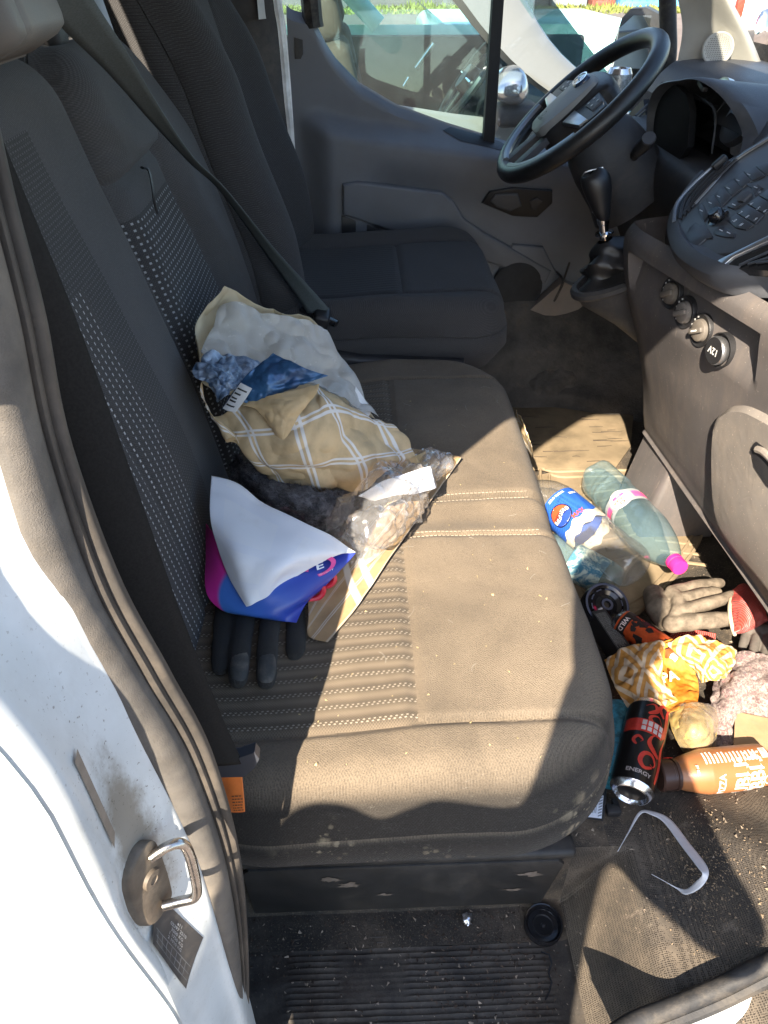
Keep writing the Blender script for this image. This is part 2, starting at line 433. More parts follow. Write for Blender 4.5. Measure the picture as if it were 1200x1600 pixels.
M['chrome'] = pm('chrome', (.75, .75, .76), .08, .03, 9, metal=1)
M['steel'] = pm('worn_steel', (.50, .48, .45), .25, .25, 60, .2, 300, metal=1, dust=.35, ds=30, dcol=(.3, .24, .18))
M['brown_plate'] = pm('grimy_plate', (.13, .105, .08), .55, .3, 40, .3, 300, dust=.6, ds=25, dcol=(.13, .11, .085))
M['dashlow'] = None
g = G('dusty_dash_plastic')
k = g.mix(g.ramp(g.noise(6, 5), .3, .7), (.086, .079, .079), (.118, .108, .106))
k = g.mix(g.math('MULTIPLY', g.ramp(g.noise(10, 7, .7, co=g.scale((1, 1.6, .5))), .42, .8), .55), k, (.22, .18, .15))
scr = g.ramp(g.noise(46, 3, .6, co=g.scale((1, 2.0, .22)), dist=.8), .68, .74); k = g.mix(g.math('MULTIPLY', scr, .45), k, (.36, .30, .24))
k = g.mix(g.math('MULTIPLY', g.ramp(g.noise(200, 2), .68, .73), .4), k, (.4, .35, .3))
g.col(k); g.set(.62, 0, .35); g.bump(g.voro(700), .35, .0006); M['dashlow'] = g.m
M['dashgrey'] = pm('light_grey_plastic', (.21, .19, .172), .6, .1, 8, .35, 1300, dust=.3, ds=12, dcol=(.36, .30, .24), speck=.5, spec=.35)
M['pillar'] = pm('pale_grey_pillar_trim', (.42, .40, .36), .6, .06, 8, .2, 1300, dust=.2, ds=12, spec=.35)
M['door'] = pm('door_plastic', (.135, .142, .158), .48, .1, 6, .35, 1300, dust=.3, ds=4, dcol=(.15, .14, .13), spec=.4)
M['door_lt'] = pm('door_lower_plastic', (.105, .092, .085), .6, .12, 6, .3, 1300, dust=.6, ds=8, dcol=(.22, .18, .14), spec=.3)
M['headl'] = pm('headlining', (.55, .55, .53), .9, .1, 20, .3, 700, spec=.1)
M['carpet'] = pm('grey_carpet', (.075, .075, .066), .95, .4, 220, .9, 420, dust=.55, ds=14, dcol=(.17, .155, .12), spec=.1)
M['web'] = None
def webbing(name, c):
    g = G(name); s = g.xyz(); wv_ = g.noise(500, 3, .6)
    k = g.mix(g.ramp(wv_, .3, .7), sc3(c, .85), sc3(c, 1.12)); k = g.mix(g.math('MULTIPLY', g.ramp(g.noise(14, 6, .7), .5, .8), .3), k, sc3(c, 1.4)); g.col(k); g.set(.85, 0, .1); g.bump(wv_, .2, .0006); return g.m
M['web'] = webbing('belt_webbing', (.02, .019, .018)); M['web_lt'] = webbing('grey_belt_webbing', (.10, .12, .125))
TAN = (.235, .186, .133)
CU = ('X', 'Y'); BK = ('Y', 'Z')
M['cu'] = fabric('seat_cloth', (.022, .021, .020), TAN, .84, CU, .0034, spots=.95, wv=.35)
M['cu_rib'] = fabric('seat_cloth_ribbed', (.022, .021, .020), TAN, .80, CU, .0034, kind='rib', light=(.40, .35, .28), lp=.0205)
M['bk'] = fabric('back_cloth', (.070, .070, .073), (.13, .125, .12), .35, BK, .0042, wv=.3)
M['bk_lines'] = fabric('back_cloth_lines', (.055, .054, .055), (.10, .095, .09), .3, BK, .0036, kind='lines', light=(.50, .50, .50), lp=.0135)
M['bk_dots'] = fabric('back_cloth_fine_dots', (.05, .05, .051), (.10, .095, .09), .2, BK, .0036, kind='dots', light=(.13, .13, .135), lp=.0062)
M['bk_dots2'] = fabric('back_cloth_light_dots', (.05, .05, .052), (.10, .095, .09), .2, BK, .0036, kind='dots', light=(.36, .37, .38), lp=.0115)
M['dr'] = fabric('driver_cloth', (.05, .05, .052), (.10, .09, .085), .3, CU, .004)
M['dr_rib'] = fabric('driver_cloth_ribbed', (.042, .042, .044), (.09, .085, .08), .3, CU, .004, kind='rib', light=(.06, .06, .065), lp=.014)
g = G('perforated_rubber'); 
v = g.voro(400, rnd=.3); hol = g.ramp(v, .5, .25)
k = g.mix(g.ramp(g.noise(5, 7, .7), .3, .7), (.045, .041, .037), (.16, .13, .097)); k = g.mix(g.math('MULTIPLY', hol, .75), k, (.035, .03, .026))
k = g.mix(g.math('MULTIPLY', g.ramp(g.noise(24, 6, .7, co=g.scale((1, 1, .4))), .58, .75), .5), k, (.30, .25, .19))
g.col(k); g.set(.85, 0, .2); h = g.math('MULTIPLY_ADD', hol, -1.0, g.math('MULTIPLY', g.noise(14, 3), 1.5)); g.bump(h, .8, .0014); M['perf'] = g.m
g = G('dirty_floor')
k = g.mix(g.ramp(g.noise(9, 8, .7), .3, .7), (.030, .028, .025), (.085, .07, .055))
k = g.mix(g.math('MULTIPLY', g.ramp(g.noise(5, 7, .7, dist=.5), .5, .7), .8), k, (.17, .13, .09))
k = g.mix(g.math('MULTIPLY', g.ramp(g.noise(330, 3, .7), .58, .68), .6), k, (.27, .22, .16))
g.col(k); g.set(.85, 0, .2); g.bump(g.math('ADD', g.noise(40, 6, .7), g.math('MULTIPLY', g.noise(420, 3, .7), .5)), .6, .003); M['floor'] = g.m
g = G('dirty_step_rubber')
k = g.mix(g.ramp(g.noise(12, 8, .75), .3, .7), (.030, .027, .024), (.088, .074, .060))
k = g.mix(g.math('MULTIPLY', g.ramp(g.noise(7, 6, .75, dist=.6), .52, .66), .75), k, (.034, .025, .019))
k = g.mix(g.math('MULTIPLY', g.ramp(g.noise(190, 5, .75), .60, .70), .6), k, (.16, .13, .10))
k = g.mix(g.math('MULTIPLY', g.ramp(g.noise(18, 7, .75), .6, .75), .45), k, (.16, .135, .105))
g.col(k); g.set(.7, 0, .3); g.bump(g.noise(90, 6, .75), .5, .002); M['step'] = g.m
g = G('tan_rubber_mat')
k = g.mix(g.ramp(g.noise(8, 7, .65), .3, .7), (.19, .145, .09), (.30, .23, .15))
st = g.ramp(g.noise(30, 5, .65, co=g.scale((.25, 1.6, 1)), dist=.6), .60, .70); k = g.mix(g.math('MULTIPLY', st, .75), k, (.07, .055, .04))
g.col(k); g.set(.85, 0, .2); g.bump(g.noise(60, 5, .7), .4, .002); M['mat_tan'] = g.m
g = G('dark_worn_carpet')
k = g.mix(g.ramp(g.noise(7, 8, .7), .3, .75), (.035, .033, .031), (.11, .098, .085)); k = g.mix(g.math('MULTIPLY', g.ramp(g.noise(16, 7, .75), .55, .75), .6), k, (.16, .12, .08))
g.col(k); g.set(.8, 0, .3); g.bump(g.noise(25, 6, .7), .7, .01); M['kick'] = g.m

def P3(u, v, **k): return tuple(at(u, v, **k))
# ------------------------------------------------------------------ yard outside
GZ = -.62
def yard_mat():
    g = G('yard_gravel'); k = g.mix(g.ramp(g.noise(.5, 8, .65), .3, .7), (.165, .138, .12), (.205, .172, .15))
    k = g.mix(g.math('MULTIPLY', g.ramp(g.noise(22, 5, .7), .45, .75), .5), k, (.13, .108, .094)); g.col(k); g.set(.95, 0, .1); g.bump(g.noise(40, 5, .7), .5, .02); return g.m
def ground():
    n = 24; vs = []; L = 260
    mesh('ground', [(-L, -L, GZ), (L, -L, GZ), (L, L, GZ), (-L, L, GZ)], [(0, 1, 2, 3)], yard_mat()); bpy.data.objects['ground']['kind'] = 'structure'
ground()
grass_m = pm('dry_grass', (.20, .22, .06), .9, .5, 2, spec=.1)
mb = MB()
for i in range(5200):
    x = random.uniform(-4, 24); y = random.uniform(29.0, 33)
    h = random.uniform(.06, .22)*(.6+.7*noise.noise(Vector((x*.6, y*.6, 0)))**2*3); a = random.uniform(0, 6.3); wd = .05
    mb.add([(x-wd*math.cos(a), y-wd*math.sin(a), GZ), (x+wd*math.cos(a), y+wd*math.sin(a), GZ), (x+random.uniform(-.1, .1), y+random.uniform(-.1, .1), GZ+h)], [(0, 1, 2)])
tag(mb.build('grass', grass_m, None, False), kind='stuff')

def container(x0, x1, y, h, c, label):
    t = thing('shipping_container', (x0, y, GZ), label, 'container')
    m = pm('container_paint', c, .6, .35, .8, dust=.5, ds=.6, dcol=(.28, .2, .14)); mb = MB(); n = int((x1-x0)/.07); rows = [[], []]
    for i in range(n+1):
        x = x0+.08+(x1-x0-.16)*i/n; d = (0, 0, .04, .04)[i % 4]
        for k, z in enumerate((GZ+.18, GZ+h-.1)): rows[k].append(Vector((x, y+d+.03, z)))
    mb.grid(rows).box(((x0+x1)/2, y+1.3, GZ+h/2), (x1-x0-.1, 2.4, h-.1)); mb.build('corrugated_wall', m, t, False)
    fr = MB()
    for x in (x0+.06, x1-.06): fr.box((x, y+.06, GZ+h/2), (.12, .14, h), bev=.01)
    fr.box(((x0+x1)/2, y+.061, GZ+.11), (x1-x0-.25, .13, .16), bev=.01).box(((x0+x1)/2, y+.061, GZ+h-.07), (x1-x0-.25, .13, .12), bev=.01)
    fr.build('frame', m, t)
def yx(u, y): return at(u, 12, y=y).x
container(yx(790, 33), yx(858, 33), 33.2, 2.5, (.17, .13, .12), 'dark brown ribbed container at the left end of the row across the yard')
container(yx(862, 33), yx(916, 33), 33.0, 2.5, (.22, .25, .27), 'grey ribbed container across the yard beyond the grass strip')
container(yx(920, 33), yx(955, 33), 32.6, 2.5, (.28, .075, .05), 'rusty red ribbed container between the grey and the blue one')
container(yx(958, 33), yx(1075, 33), 32.2, 2.5, (.10, .35, .62), 'bright blue container behind the wing mirror across the yard')

# ------------------------------------------------------------------ parked vehicles outside
car_white = pm('silver_white_car_paint', (.15, .15, .142), .25, .04, 3, spec=.6, coat=.6)
mint = pm('mint_car_paint', (.42, .70, .60), .3, .04, 3, spec=.5, coat=.5)
glass_car = clear('car_window_glass', (.70, .88, .88), .04, .015, (.5, .6, .62), .02, .03)
glass_sky = clear('windscreen_glass_sky_tint', (.35, .60, .72), .20, .32, (.22, .50, .64), .05)  # sky reflection put into the glass as a blue haze
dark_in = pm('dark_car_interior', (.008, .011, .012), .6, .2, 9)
brown = pm('brown_seat_cloth', (.10, .055, .04), .9, .2, 9)
Y1 = 2.95
def neighbour():
    t = thing('parked_car', (.3, Y1, GZ), 'pale silver car parked beside the open driver window', 'car')
    b = MB()
    # lower flank with door skin, rounded shoulder
    rows = []
    belt = [(-2.4, .72), (-.5, .70), (-.1, .675), (.35, .61), (.8, .56), (1.0, .52)]
    xs = [-2.4+i*.05 for i in range(70)]
    prof = [(.05, -.45), (.0, -.2), (-.02, .2), (-.01, .42), (.0, .95), (.02, 1.0)]
    for dy, f in prof: rows.append([Vector((x, Y1+dy, GZ+.1+(pl(belt, x)-GZ-.1)*((f+.45)/1.45))) for x in xs])
    b.grid(rows)
    # bonnet and front wing
    xs2 = [1.0+i*.08 for i in range(16)]; R = []
    for j in range(10):
        yy = Y1+.02+j*.17
        R.append([Vector((x, yy+(.05*(x-1.0) if j == 0 else 0), .50-.02*(x-1)-.16*max(0, x-1.5)**2-.07*max(0, .16-j*.08)+.03*math.sin(j/9*3.14))) for x in xs2])
    b.grid(R)
    b.grid([[Vector((x, Y1+.02+.05*(x-1.0), lerp(-.4, .50-.02*(x-1)-.16*max(0, x-1.5)**2-.0112, k/6))) for x in xs2] for k in range(7)])
    b.grid([[Vector((xs2[-1], Y1+.08+j*.16, lerp(-.35, .31, k/4))) for j in range(10)] for k in range(5)])
    b.box((-.2, Y1+.9, 1.23), (2.0, 1.5, .04), bev=.02)          # roof
    b.build('body', car_white, t)
    b = MB()   # A pillar: broad sloping band, from roof to bonnet
    A0 = [(.10, Y1+.10, 1.2), (.42, Y1+.05, .86), (.66, Y1+.02, .68), (1.0, Y1+.0, .53)]
    B0 = [(.42, Y1+.16, 1.2), (.66, Y1+.11, .86), (.86, Y1+.08, .70), (1.12, Y1+.05, .53)]
    pa, pb = spline(A0, 14), spline(B0, 14)
    b.grid([pa, [p.lerp(q, .12)+Vector((0, -.045, 0)) for p, q in zip(pa, pb)], [p.lerp(q, .5)+Vector((0, -.06, .01)) for p, q in zip(pa, pb)], [p.lerp(q, .9)+Vector((0, -.03, .01)) for p, q in zip(pa, pb)], pb])
    b.tube([(-1.15, Y1+.06, .72), (-1.1, Y1+.12, 1.2)], .06); b.tube([(-1.1, Y1+.1, 1.2), (.12, Y1+.1, 1.2)], .05)
    b.build('pillar', car_white, t)
    w1 = MB(); w1.grid([[Vector((lerp(.42, .62, k), lerp(Y1+.17, Y1+1.5, j/6), 1.2-k*.67+0)) + Vector((k*.52, 0, 0)) for j in range(7)] for k in (0, .25, .5, .75, 1)])
    w1.build('windscreen', glass_sky, t)
    w2 = MB(); w2.grid([[Vector((x, Y1+.05+.05*k, lerp(pl(belt, x)-.02, 1.19, k))) for x in (-1.1, -.6, -.1, .3, .62)] for k in (0, .5, 1)])
    w2.build('side_window', glass_car, t)
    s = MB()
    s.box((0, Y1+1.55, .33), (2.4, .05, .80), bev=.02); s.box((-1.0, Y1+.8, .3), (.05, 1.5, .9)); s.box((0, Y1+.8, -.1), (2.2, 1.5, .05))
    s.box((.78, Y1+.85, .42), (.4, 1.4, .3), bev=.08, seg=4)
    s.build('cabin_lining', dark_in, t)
    for yy in (Y1+.45, Y1+1.1):
        q = MB(); M_ = Matrix.Rotation(math.radians(-14), 3, 'Y'); q.box((-.02, yy, .50), (.14, .46, .62), M_, .05, 4); q.box((.15, yy, .16), (.5, .48, .16), None, .06, 4); q.box((-.10, yy, .88), (.10, .26, .16), M_, .04, 4)
        q.build('seat', brown, t)
    wl = MB(); c = Vector((.46, Y1+.45, .66)); ax = Vector((-.8, 0, .6)).normalized(); u, q_ = frame(ax)
    ring = [c+(u*math.cos(a)+q_*math.sin(a))*.18 for a in [i*math.pi/16 for i in range(32)]]
    wl.tube(ring, .016, 8, True); wl.tube([c, c+q_*.18], .012); wl.tube([c, c-q_*.18], .012); wl.tube([c, c-u*.18], .012); wl.lathe([(0, .03), (.05, .03), (.06, -.02)], c, ax, 16)
    wl.build('steering_wheel', M['plastic_dk'], t)
    for seg_ in ([c+q_*.15+ax*.014, c+q_*.05+ax*.02], [c-q_*.15+ax*.014, c-q_*.05+ax*.02], [(.30, Y1+.30, .80), (.235, Y1+.3, .72)], [(.21, Y1+.3, .69), (.19, Y1+.3, .66)]):
        wl = MB(); wl.tube(seg_, .0085); wl.build('silver_trim', M['chrome'], t)
    mr = MB(); c = at(802, 140, y=Y1-.14); cc = c
    Rw = []
    for i in range(15):
        th = math.pi*i/14
        Rw.append([cc+Vector((-.080*math.sin(th)*math.cos(ph)*(1 if math.cos(ph) > 0 else .55), -.10*math.cos(th)*abs(math.cos(th))**-.3 if abs(math.cos(th)) > .01 else 0, .070*math.sin(th)*math.sin(ph)*(1 if math.sin(ph) > 0 else .6))) for ph in [2*math.pi*k/24 for k in range(25)]])
    mr.grid(Rw); mr.build('mirror_cap', pm('silver_mirror_cap', (.45, .46, .47), .16, .05, 9, metal=.75), t)
    mr = MB(); mr.box(c+Vector((.02, .03, -.075)), (.15, .17, .07), None, .025, 3); mr.tube([c+Vector((.03, .04, -.08)), c+Vector((.10, .16, -.09))], .03); mr.build('mirror_base', M['plastic_dk2'], t)
    hl = MB(); c = at(895, 92, y=3.6); hl.lathe([(0, .05), (.05, .045), (.085, .02), (.10, 0), (.105, -.05)], c, (-.35, -.6, .7), 24); hl.lathe([(0, .06), (.03, .055), (.045, .04)], c+Vector((.05, -.05, .01)), (-.35, -.6, .7), 16)
    return t
nb = neighbour()
# chrome-framed lamp cluster of the next car along
t = thing('parked_hatchback', (2.5, 6.0, GZ), 'grey car nose with round headlamp seen past the steering wheel', 'car')
c = at(880, 118, y=6.0); b = MB()
R = []
for i in range(12):
    k = i/11; R.append([Vector((c.x-.55+1.7*k, 5.75+.6*j/9, c.z-.02-.25*abs(j/9-.5)**2-.30*max(0, k-.55)**1.5+.05*k)) for j in range(10)])
b.grid(R); b.grid([R[i][0:1]+[R[i][0]+Vector((0, -.06, -.12)), R[i][0]+Vector((0, -.03, -.7))] for i in range(12)]); b.grid([[R[-1][j], R[-1][j]+Vector((.06, 0, -.15)), R[-1][j]+Vector((.02, 0, -.6))] for j in range(10)])
b.build('body', pm('grey_blue_paint', (.42, .45, .46), .2, .1, 4, coat=.5), t)
hl = MB(); c2 = at(884, 92, y=5.66); ax = Vector((-.25, -.9, .35))
hl.lathe([(.0, .03), (.05, .026), (.09, .0), (.11, -.02)], c2, ax, 24); hl.build('headlamp_lens', M['chrome'], t)
hl = MB(); hl.lathe([(.115, -.03), (.135, -.02), (.14, -.06)], c2, ax, 24); hl.lathe([(.0, .05), (.028, .045), (.032, .02)], c2, ax, 16); hl.build('headlamp_bezel', M['plastic_dk'], t)

t = thing('parked_van', (0, 5.1, GZ), 'mint green van parked two rows away behind the silver car', 'van'); YM = 4.9
b = MB(); b.grid([[Vector((x, YM+dy, z)) for x in (-3.0, -2, -1, 0, .6, 1.2, 1.8)] for dy, z in ((.05, -.3), (0, .1), (-.01, .60), (.0, .70), (.03, .745))])
b.tube([(-.62, YM+.05, 1.55), (-.35, YM+.03, 1.2), (.14, YM+.0, .745)], .05, 10); b.tube([(-2.2, YM+.1, .6), (-2.1, YM+.1, 1.6)], .09, 8); b.box((-1.5, YM+.8, 1.62), (2.4, 1.6, .1), None, .04)
b.box((1.1, YM+.8, .64), (1.3, 1.5, .2), None, .09, 4); b.build('body', mint, t)
b = MB(); b.grid([[Vector((x, YM+.06, z)) for x in (-2.15, -1.2, -.5, .1)] for z in (.72, 1.1, 1.55)]); b.build('side_window', glass_car, t)
b = MB(); b.grid([[Vector((lerp(-.55, .55, k), YM+.05+j*.4, lerp(1.5, .72, k))) for j in range(5)] for k in (0, .5, 1)]); b.build('windscreen', glass_sky, t)

t = thing('parked_minibus', (9.6, 15.5, GZ), 'white vehicle with headlamp parked ahead of the windscreen', 'van')
c = at(1190, 45, y=15.4); b = MB(); zt = at(1190, -120, y=15.4).z
prof = [(c.x-.55, GZ+.3), (c.x-.62, c.z-.25), (c.x-.55, c.z+.12), (c.x-.25, c.z+.42), (c.x+.3, zt), (c.x+3.6, zt), (c.x+3.6, GZ+.3)]
b.prism([Vector((x, 15.4, z)) for x, z in prof], (0, 2.0, 0), .12, 4); b.build('body', pm('white_van_paint', (.72, .72, .70), .3, .05, 2, coat=.4), t)
b = MB(); b.lathe([(0, .10), (.16, .09), (.24, .03), (.26, -.05)], (c.x+.02, 15.38, c.z), (-.15, -1, .1), 24, deform=lambda r, h, a: r*(1+.25*math.cos(2*a))); b.build('headlamp', M['chrome'], t)
b = MB(); b.box(at(1156, 8, y=15.3), (.14, .12, .5), None, .03); b.build('tail_lamp', pm('red_lens', (.55, .05, .03), .3), t)
b = MB(); b.box((c.x+1.2, 15.38, GZ+.42), (3.4, .1, .28), None, .04); b.build('bumper', M['plastic_dk2'], t)

# ------------------------------------------------------------------ cab shell (setting)
def struct(o): o['kind'] = 'structure'; return o
b = MB()
R = []
for i in range(10):
    y = .44+1.60*i/9; zz = 1.285+.15*math.sin(math.pi*i/9)**.6
    R.append([Vector((x, y, zz-.10*max(0, x-.35)**2)) for x in (-.56, -.2, .1, .3, .5, .62)])
b.grid(R); b.grid([[p+Vector((0, 0, .05)) for p in r] for r in R]); b.grid([[Vector((x, y, z)) for x in (-.6, -.4, -.205)] for y, z in ((.34, 1.33), (.40, 1.30), (.47, 1.30))]); b.grid([[Vector((x, .385, z)) for x in (-.6, -.4, -.212)] for z in (.3, .8, 1.32)]); b.grid([[Vector((x, y, 1.31)) for x in (-.3, 0, .4, .62)] for y in (.43, .46, .5)])
struct(b.build('roof', M['headl']))
b = MB()   # header rail over the passenger door, rounded corner into the pillar
hp = [(-.225, .385, .9), (-.222, .39, 1.02), (-.21, .40, 1.10), (-.18, .415, 1.185), (-.11, .43, 1.24), (.0, .435, 1.262), (.4, .435, 1.258), (.62, .43, 1.20), (.85, .40, 1.02), (1.1, .39, .84)]
b.tube(spline(hp, 60), .028, 10); b.grid([[Vector((x, .43, z)) for z in (1.255, 1.30)] for x in (-.5, .0, .6)])
struct(b.build('door_header', M['headl']))
b = MB(); oc_ = spline([(-.30, .25, .94), (-.19, .25, .97), (-.150, .25, 1.02), (-.118, .25, 1.085), (-.04, .25, 1.22), (.03, .25, 1.315), (.10, .25, 1.385), (.21, .25, 1.408), (.55, .26, 1.40), (.80, .26, 1.24), (1.1, .27, .98)], 50)  # unseen upper side, rear corner shaped to cast the shadow edge on the seat
b.grid([[p, Vector((p.x, p.y, max(p.z, 1.52)))] for p in oc_]); b.grid([[p+Vector((0, 0, 0)), p+Vector((0, .03, .012))] for p in oc_]); b.grid([[Vector((x, y, z)) for x in (-.6, -.2, .2, .62)] for y, z in ((.25, 1.52), (.34, 1.50), (.46, 1.36))])
struct(b.build('body_side', M['white']))
b = MB(); b.box((-.585, 1.24, .55), (.03, 1.75, 1.7)); struct(b.build('bulkhead', pm('grey_bulkhead_paint', (.34, .35, .36), .6, .06, 5)))
b = MB(); b.grid([[Vector((x, y, z)) for x, z in ((.62, 1.26), (.8, 1.08), (1.0, .90), (1.12, .78))] for y in (.42, .8, 1.24, 1.7, 2.02)])
struct(b.build('windscreen', clear('windscreen_glass', (.9, .95, .94), .02, .015, (.7, .7, .7))))

# floor sheet with step well
XS0, XS1, YST = -.215, .292, .565
def floor_z(x, y):
    z = 0.0
    if y < YST: z = -.17*(1-ss(.295, .40, x))*ss(YST, YST-.003, y) if x > XS0 else 0
    if x > .40 and y < .72: z += .15*ss(.40, .62, x)*ss(.72, .50, y)*(.8+.2*math.sin(x*30+y*11))
    z += .006*noise.noise(Vector((x*9, y*9, 3)))*(1 if y > YST or x > .30 else .3)
    return z
R = []
ys = [.30+i*.012 for i in range(21)]+[.552, .558, .5625, .566, .572]+[.585+i*.016 for i in range(96)]
xs = [-.56+i*.02 for i in range(17)]+[-.215+i*.01 for i in range(50)]+[.29+i*.009 for i in range(92)]
for y in ys: R.append([Vector((x, y, floor_z(x, y))) for x in sorted(xs)])
b = MB(); xss = sorted(xs); nx = len(xss); b.v = [p for r in R for p in r]
for i in range(len(ys)-1):
    for j in range(nx-1):
        if xss[j] < .30 and ys[i] < .5: continue
        b.f.append((i*nx+j, i*nx+j+1, (i+1)*nx+j+1, (i+1)*nx+j)); xm = xss[j]; ym = ys[i]
        b.i.append(1 if (ym < YST and xm > .30 and xm < .40) or (xm > .36 and ym < .60) or (xm > .42 and ym < .66) else 0)
struct(b.build('cab_floor', [M['floor'], M['perf']]))
# step tread with moulded ribs
R = []; xs_ = [XS0-.05+i*.006 for i in range(int((.41-XS0+.05)/.006))]
yy = .30
while yy < .567:
    rowr = []
    for x in xs_:
        rib = .0014*max(0, math.sin(2*math.pi*yy/.0085)) if (-.13 < x < .27 and yy < .53) else 0
        if .05 > abs(x-.0) and .43 < yy < .49: rib *= .2
        rowr.append(Vector((x, yy, -.172+rib+.12*ss(.296, .37, x)*.0+.0025*noise.noise(Vector((x*30, yy*30, 0))))))
    R.append(rowr); yy += .0017
b = MB(); b.grid(R); struct(b.build('step_tread', M['step']))
b = MB(); b.prism([Vector((x, YST-.004, z)) for x, z in ((-.19, -.155), (.275, -.155), (.295, -.03), (.285, -.018), (-.185, -.018), (-.195, -.03))], (0, -.006, 0), .004)
b.box((.045, YST+.006, -.004), (.53, .034, .02), None, .008, 3); b.grid([[Vector((XS0-.002+.01*(k == 0), y, z)) for k, z in ((0, -.18), (1, -.05), (1, .12))] for y in (.28, .4, .5, .6)])
pr = pm('scuffed_black_riser', (.026, .025, .024), .5, .2, 20, .3, 800, dust=.35, ds=8, dcol=(.15, .125, .10), spec=.4)
struct(b.build('step_riser', pr))
sc = MB()   # bare scuffs and stuck dirt on the riser
for (u, v, a_, c_) in ((545, 1383, .022, .009), (830, 1366, .026, .008), (600, 1398, .015, .005), (800, 1390, .02, .004), (515, 1375, .024, .008)):
    p = at(u, v, y=YST-.0115); n = 22
    sc.add([p+Vector((a_*math.cos(k*6.283/n)*random.uniform(.45, 1.1), 0, c_*math.sin(k*6.283/n)*random.uniform(.3, 1.3))) for k in range(n)], [tuple(range(n))])
o = sc.build('scuff', pm('scuffed_grey', (.15, .12, .095), .8, .3, 60), bpy.data.objects['step_riser'])
# firewall, driver footwell side
b = MB(); b.grid([[Vector((.98, y, z)) for z in (-.2, .9)] for y in (.40, 2.1)]); struct(b.build('firewall', M['kick']))
R = []
for i in range(26):
    k = i/25; R.append([Vector((x, 1.88+.20*k+.03*noise.noise(Vector((x*6, k*4, 0)))-.07*ss(.45, .9, x)*(1-k), .0+.33*k**1.1+.035*noise.noise(Vector((x*5, k*5, 5))))) for x in [.3+j*.03 for j in range(24)]])
b = MB(); b.grid(R); struct(b.build('footwell_side', M['kick']))
# ------------------------------------------------------------------ door pillar on the near side
t = thing('door_pillar', (-.2, .3, -.1), 'scuffed white door pillar with dusty rubber seal and latch loop', 'door pillar')
def jamb():
    # plan outline (x, y) swept in z: outer skin, rounded edge, jamb face, step, seal flange
    prof = [(-.80, .243), (-.45, .243), (-.215, .244), (-.194, .246), (-.185, .251), (-.181, .260), (-.1825, .272), (-.181, .284), (-.176, .295), (-.170, .305), (-.163, .315), (-.157, .323), (-.152, .332), (-.156, .365)]
    XE = [(-.6, -.16), (.1, -.150), (.45, -.150), (.60, -.160), (.72, -.172), (.9, -.178)]
    zs = [-.5+i*.03 for i in range(66)]; R = []
    for z in zs:
        row = []
        for i, (x, y) in enumerate(prof):
            k = max(0, .42-z); sw = .0
            dx = .012*ss(.42, .10, z)*(1 if 6 < i < 12 else .3)*math.sin(i) * .6
            dy = (.03*ss(.60, .2, z) if i <= 5 else 0)
            if i in (5, 6) : dx += -.012*ss(.56, .50, z)+.006*ss(.50, .40, z)
            lean = -.038*ss(.66, .90, z) if i < 9 else -.038*ss(.66, .90, z)*max(0, (13-i)/5)  # upper edge, out of view, set back so sun reaches the seal
            if i > 5: x = -.181+(x+.181)*(pl(XE, z)+.181)/.029
            row.append(Vector((x+dx*.5+lean, y+dy, z)))
        R.append(spline(row, 44))
    b = MB(); b.grid(R); return b.build('jamb', M['white'], t, True, .9)
jamb()
# rubber seal: fat dusty bead plus thin inner lip
sealp = [(-.205, .338, -.30), (-.203, .338, -.15), (-.196, .341, .05), (-.192, .342, .3), (-.192, .342, .6), (-.192, .344, .9), (-.19, .36, 1.15), (-.14, .39, 1.27)]
SL = [(-130, 200), (-90, 330), (-50, 500), (0, 700), (60, 920), (140, 1060), (230, 1190), (308, 1345), (352, 1500), (374, 1660), (380, 1800)]
SR = [(-4, 180), (28, 320), (72, 490), (112, 690), (190, 905), (268, 1050), (334, 1180), (377, 1345), (388, 1500), (386, 1660), (386, 1800)]
sl, sr = spline([at(u, v, y=pl([(200, .318), (900, .322), (1345, .330)], v)) for u, v in SL], 70), spline([at(u, v, y=.362) for u, v in SR], 70); sl = [sl[0]+Vector((.0, 0, .5))]+sl; sr = [sr[0]+Vector((0, 0, .5))]+sr
b = MB(); R = []; R2 = []
for i_, (p, q) in enumerate(zip(sl, sr)):
    nn = Vector((.72, -.70, 0)); row = []; row2 = []; wob = .0012*noise.noise(p*14)
    for k in range(17):
        t_ = k/16*.62; row.append(p.lerp(q, t_)+nn*(.0080*max(0, math.sin(math.pi*min(1, t_/.60)))**.6+wob))
    for k in range(13):
        t_ = .56+k/12*.44; row2.append(p.lerp(q, t_)+nn*(-.004 if t_ < .62 else (.0035*math.sin(math.pi*(t_-.62)/.16) if t_ < .78 else .0045*math.sin(math.pi*(t_-.78)/.22))))
    R.append([p+Vector((-.02, .02, 0))]+row+[row[-1]+Vector((-.01, .015, 0))]); R2.append(row2+[q+Vector((-.03, .02, 0))])
b.grid(R); b.build('seal', M['rubber'], t)
b = MB(); b.grid(R2); b.build('seal_lip', pm('dark_seal_lip', (.050, .045, .04), .6, .2, 30, .3, 500, dust=.45, ds=12, dcol=(.16, .13, .10)), t)
def jf(a, h, off=.002):   # on the jamb face: a = y, h = z
    return Vector((pl([(.26, -.181), (.272, -.1825), (.284, -.181), (.295, -.176), (.305, -.170), (.315, -.163), (.323, -.157), (.332, -.152), (.345, -.152)], a)+off-.0, a, h))
def atj(u, v):
    d = FW+RT*((u-600)/FPX)-UPV*((v-800)/FPX); n_ = Vector((1, -.52, 0)); return CAM+d*((-.181-.52*.280-n_.dot(CAM))/n_.dot(d))
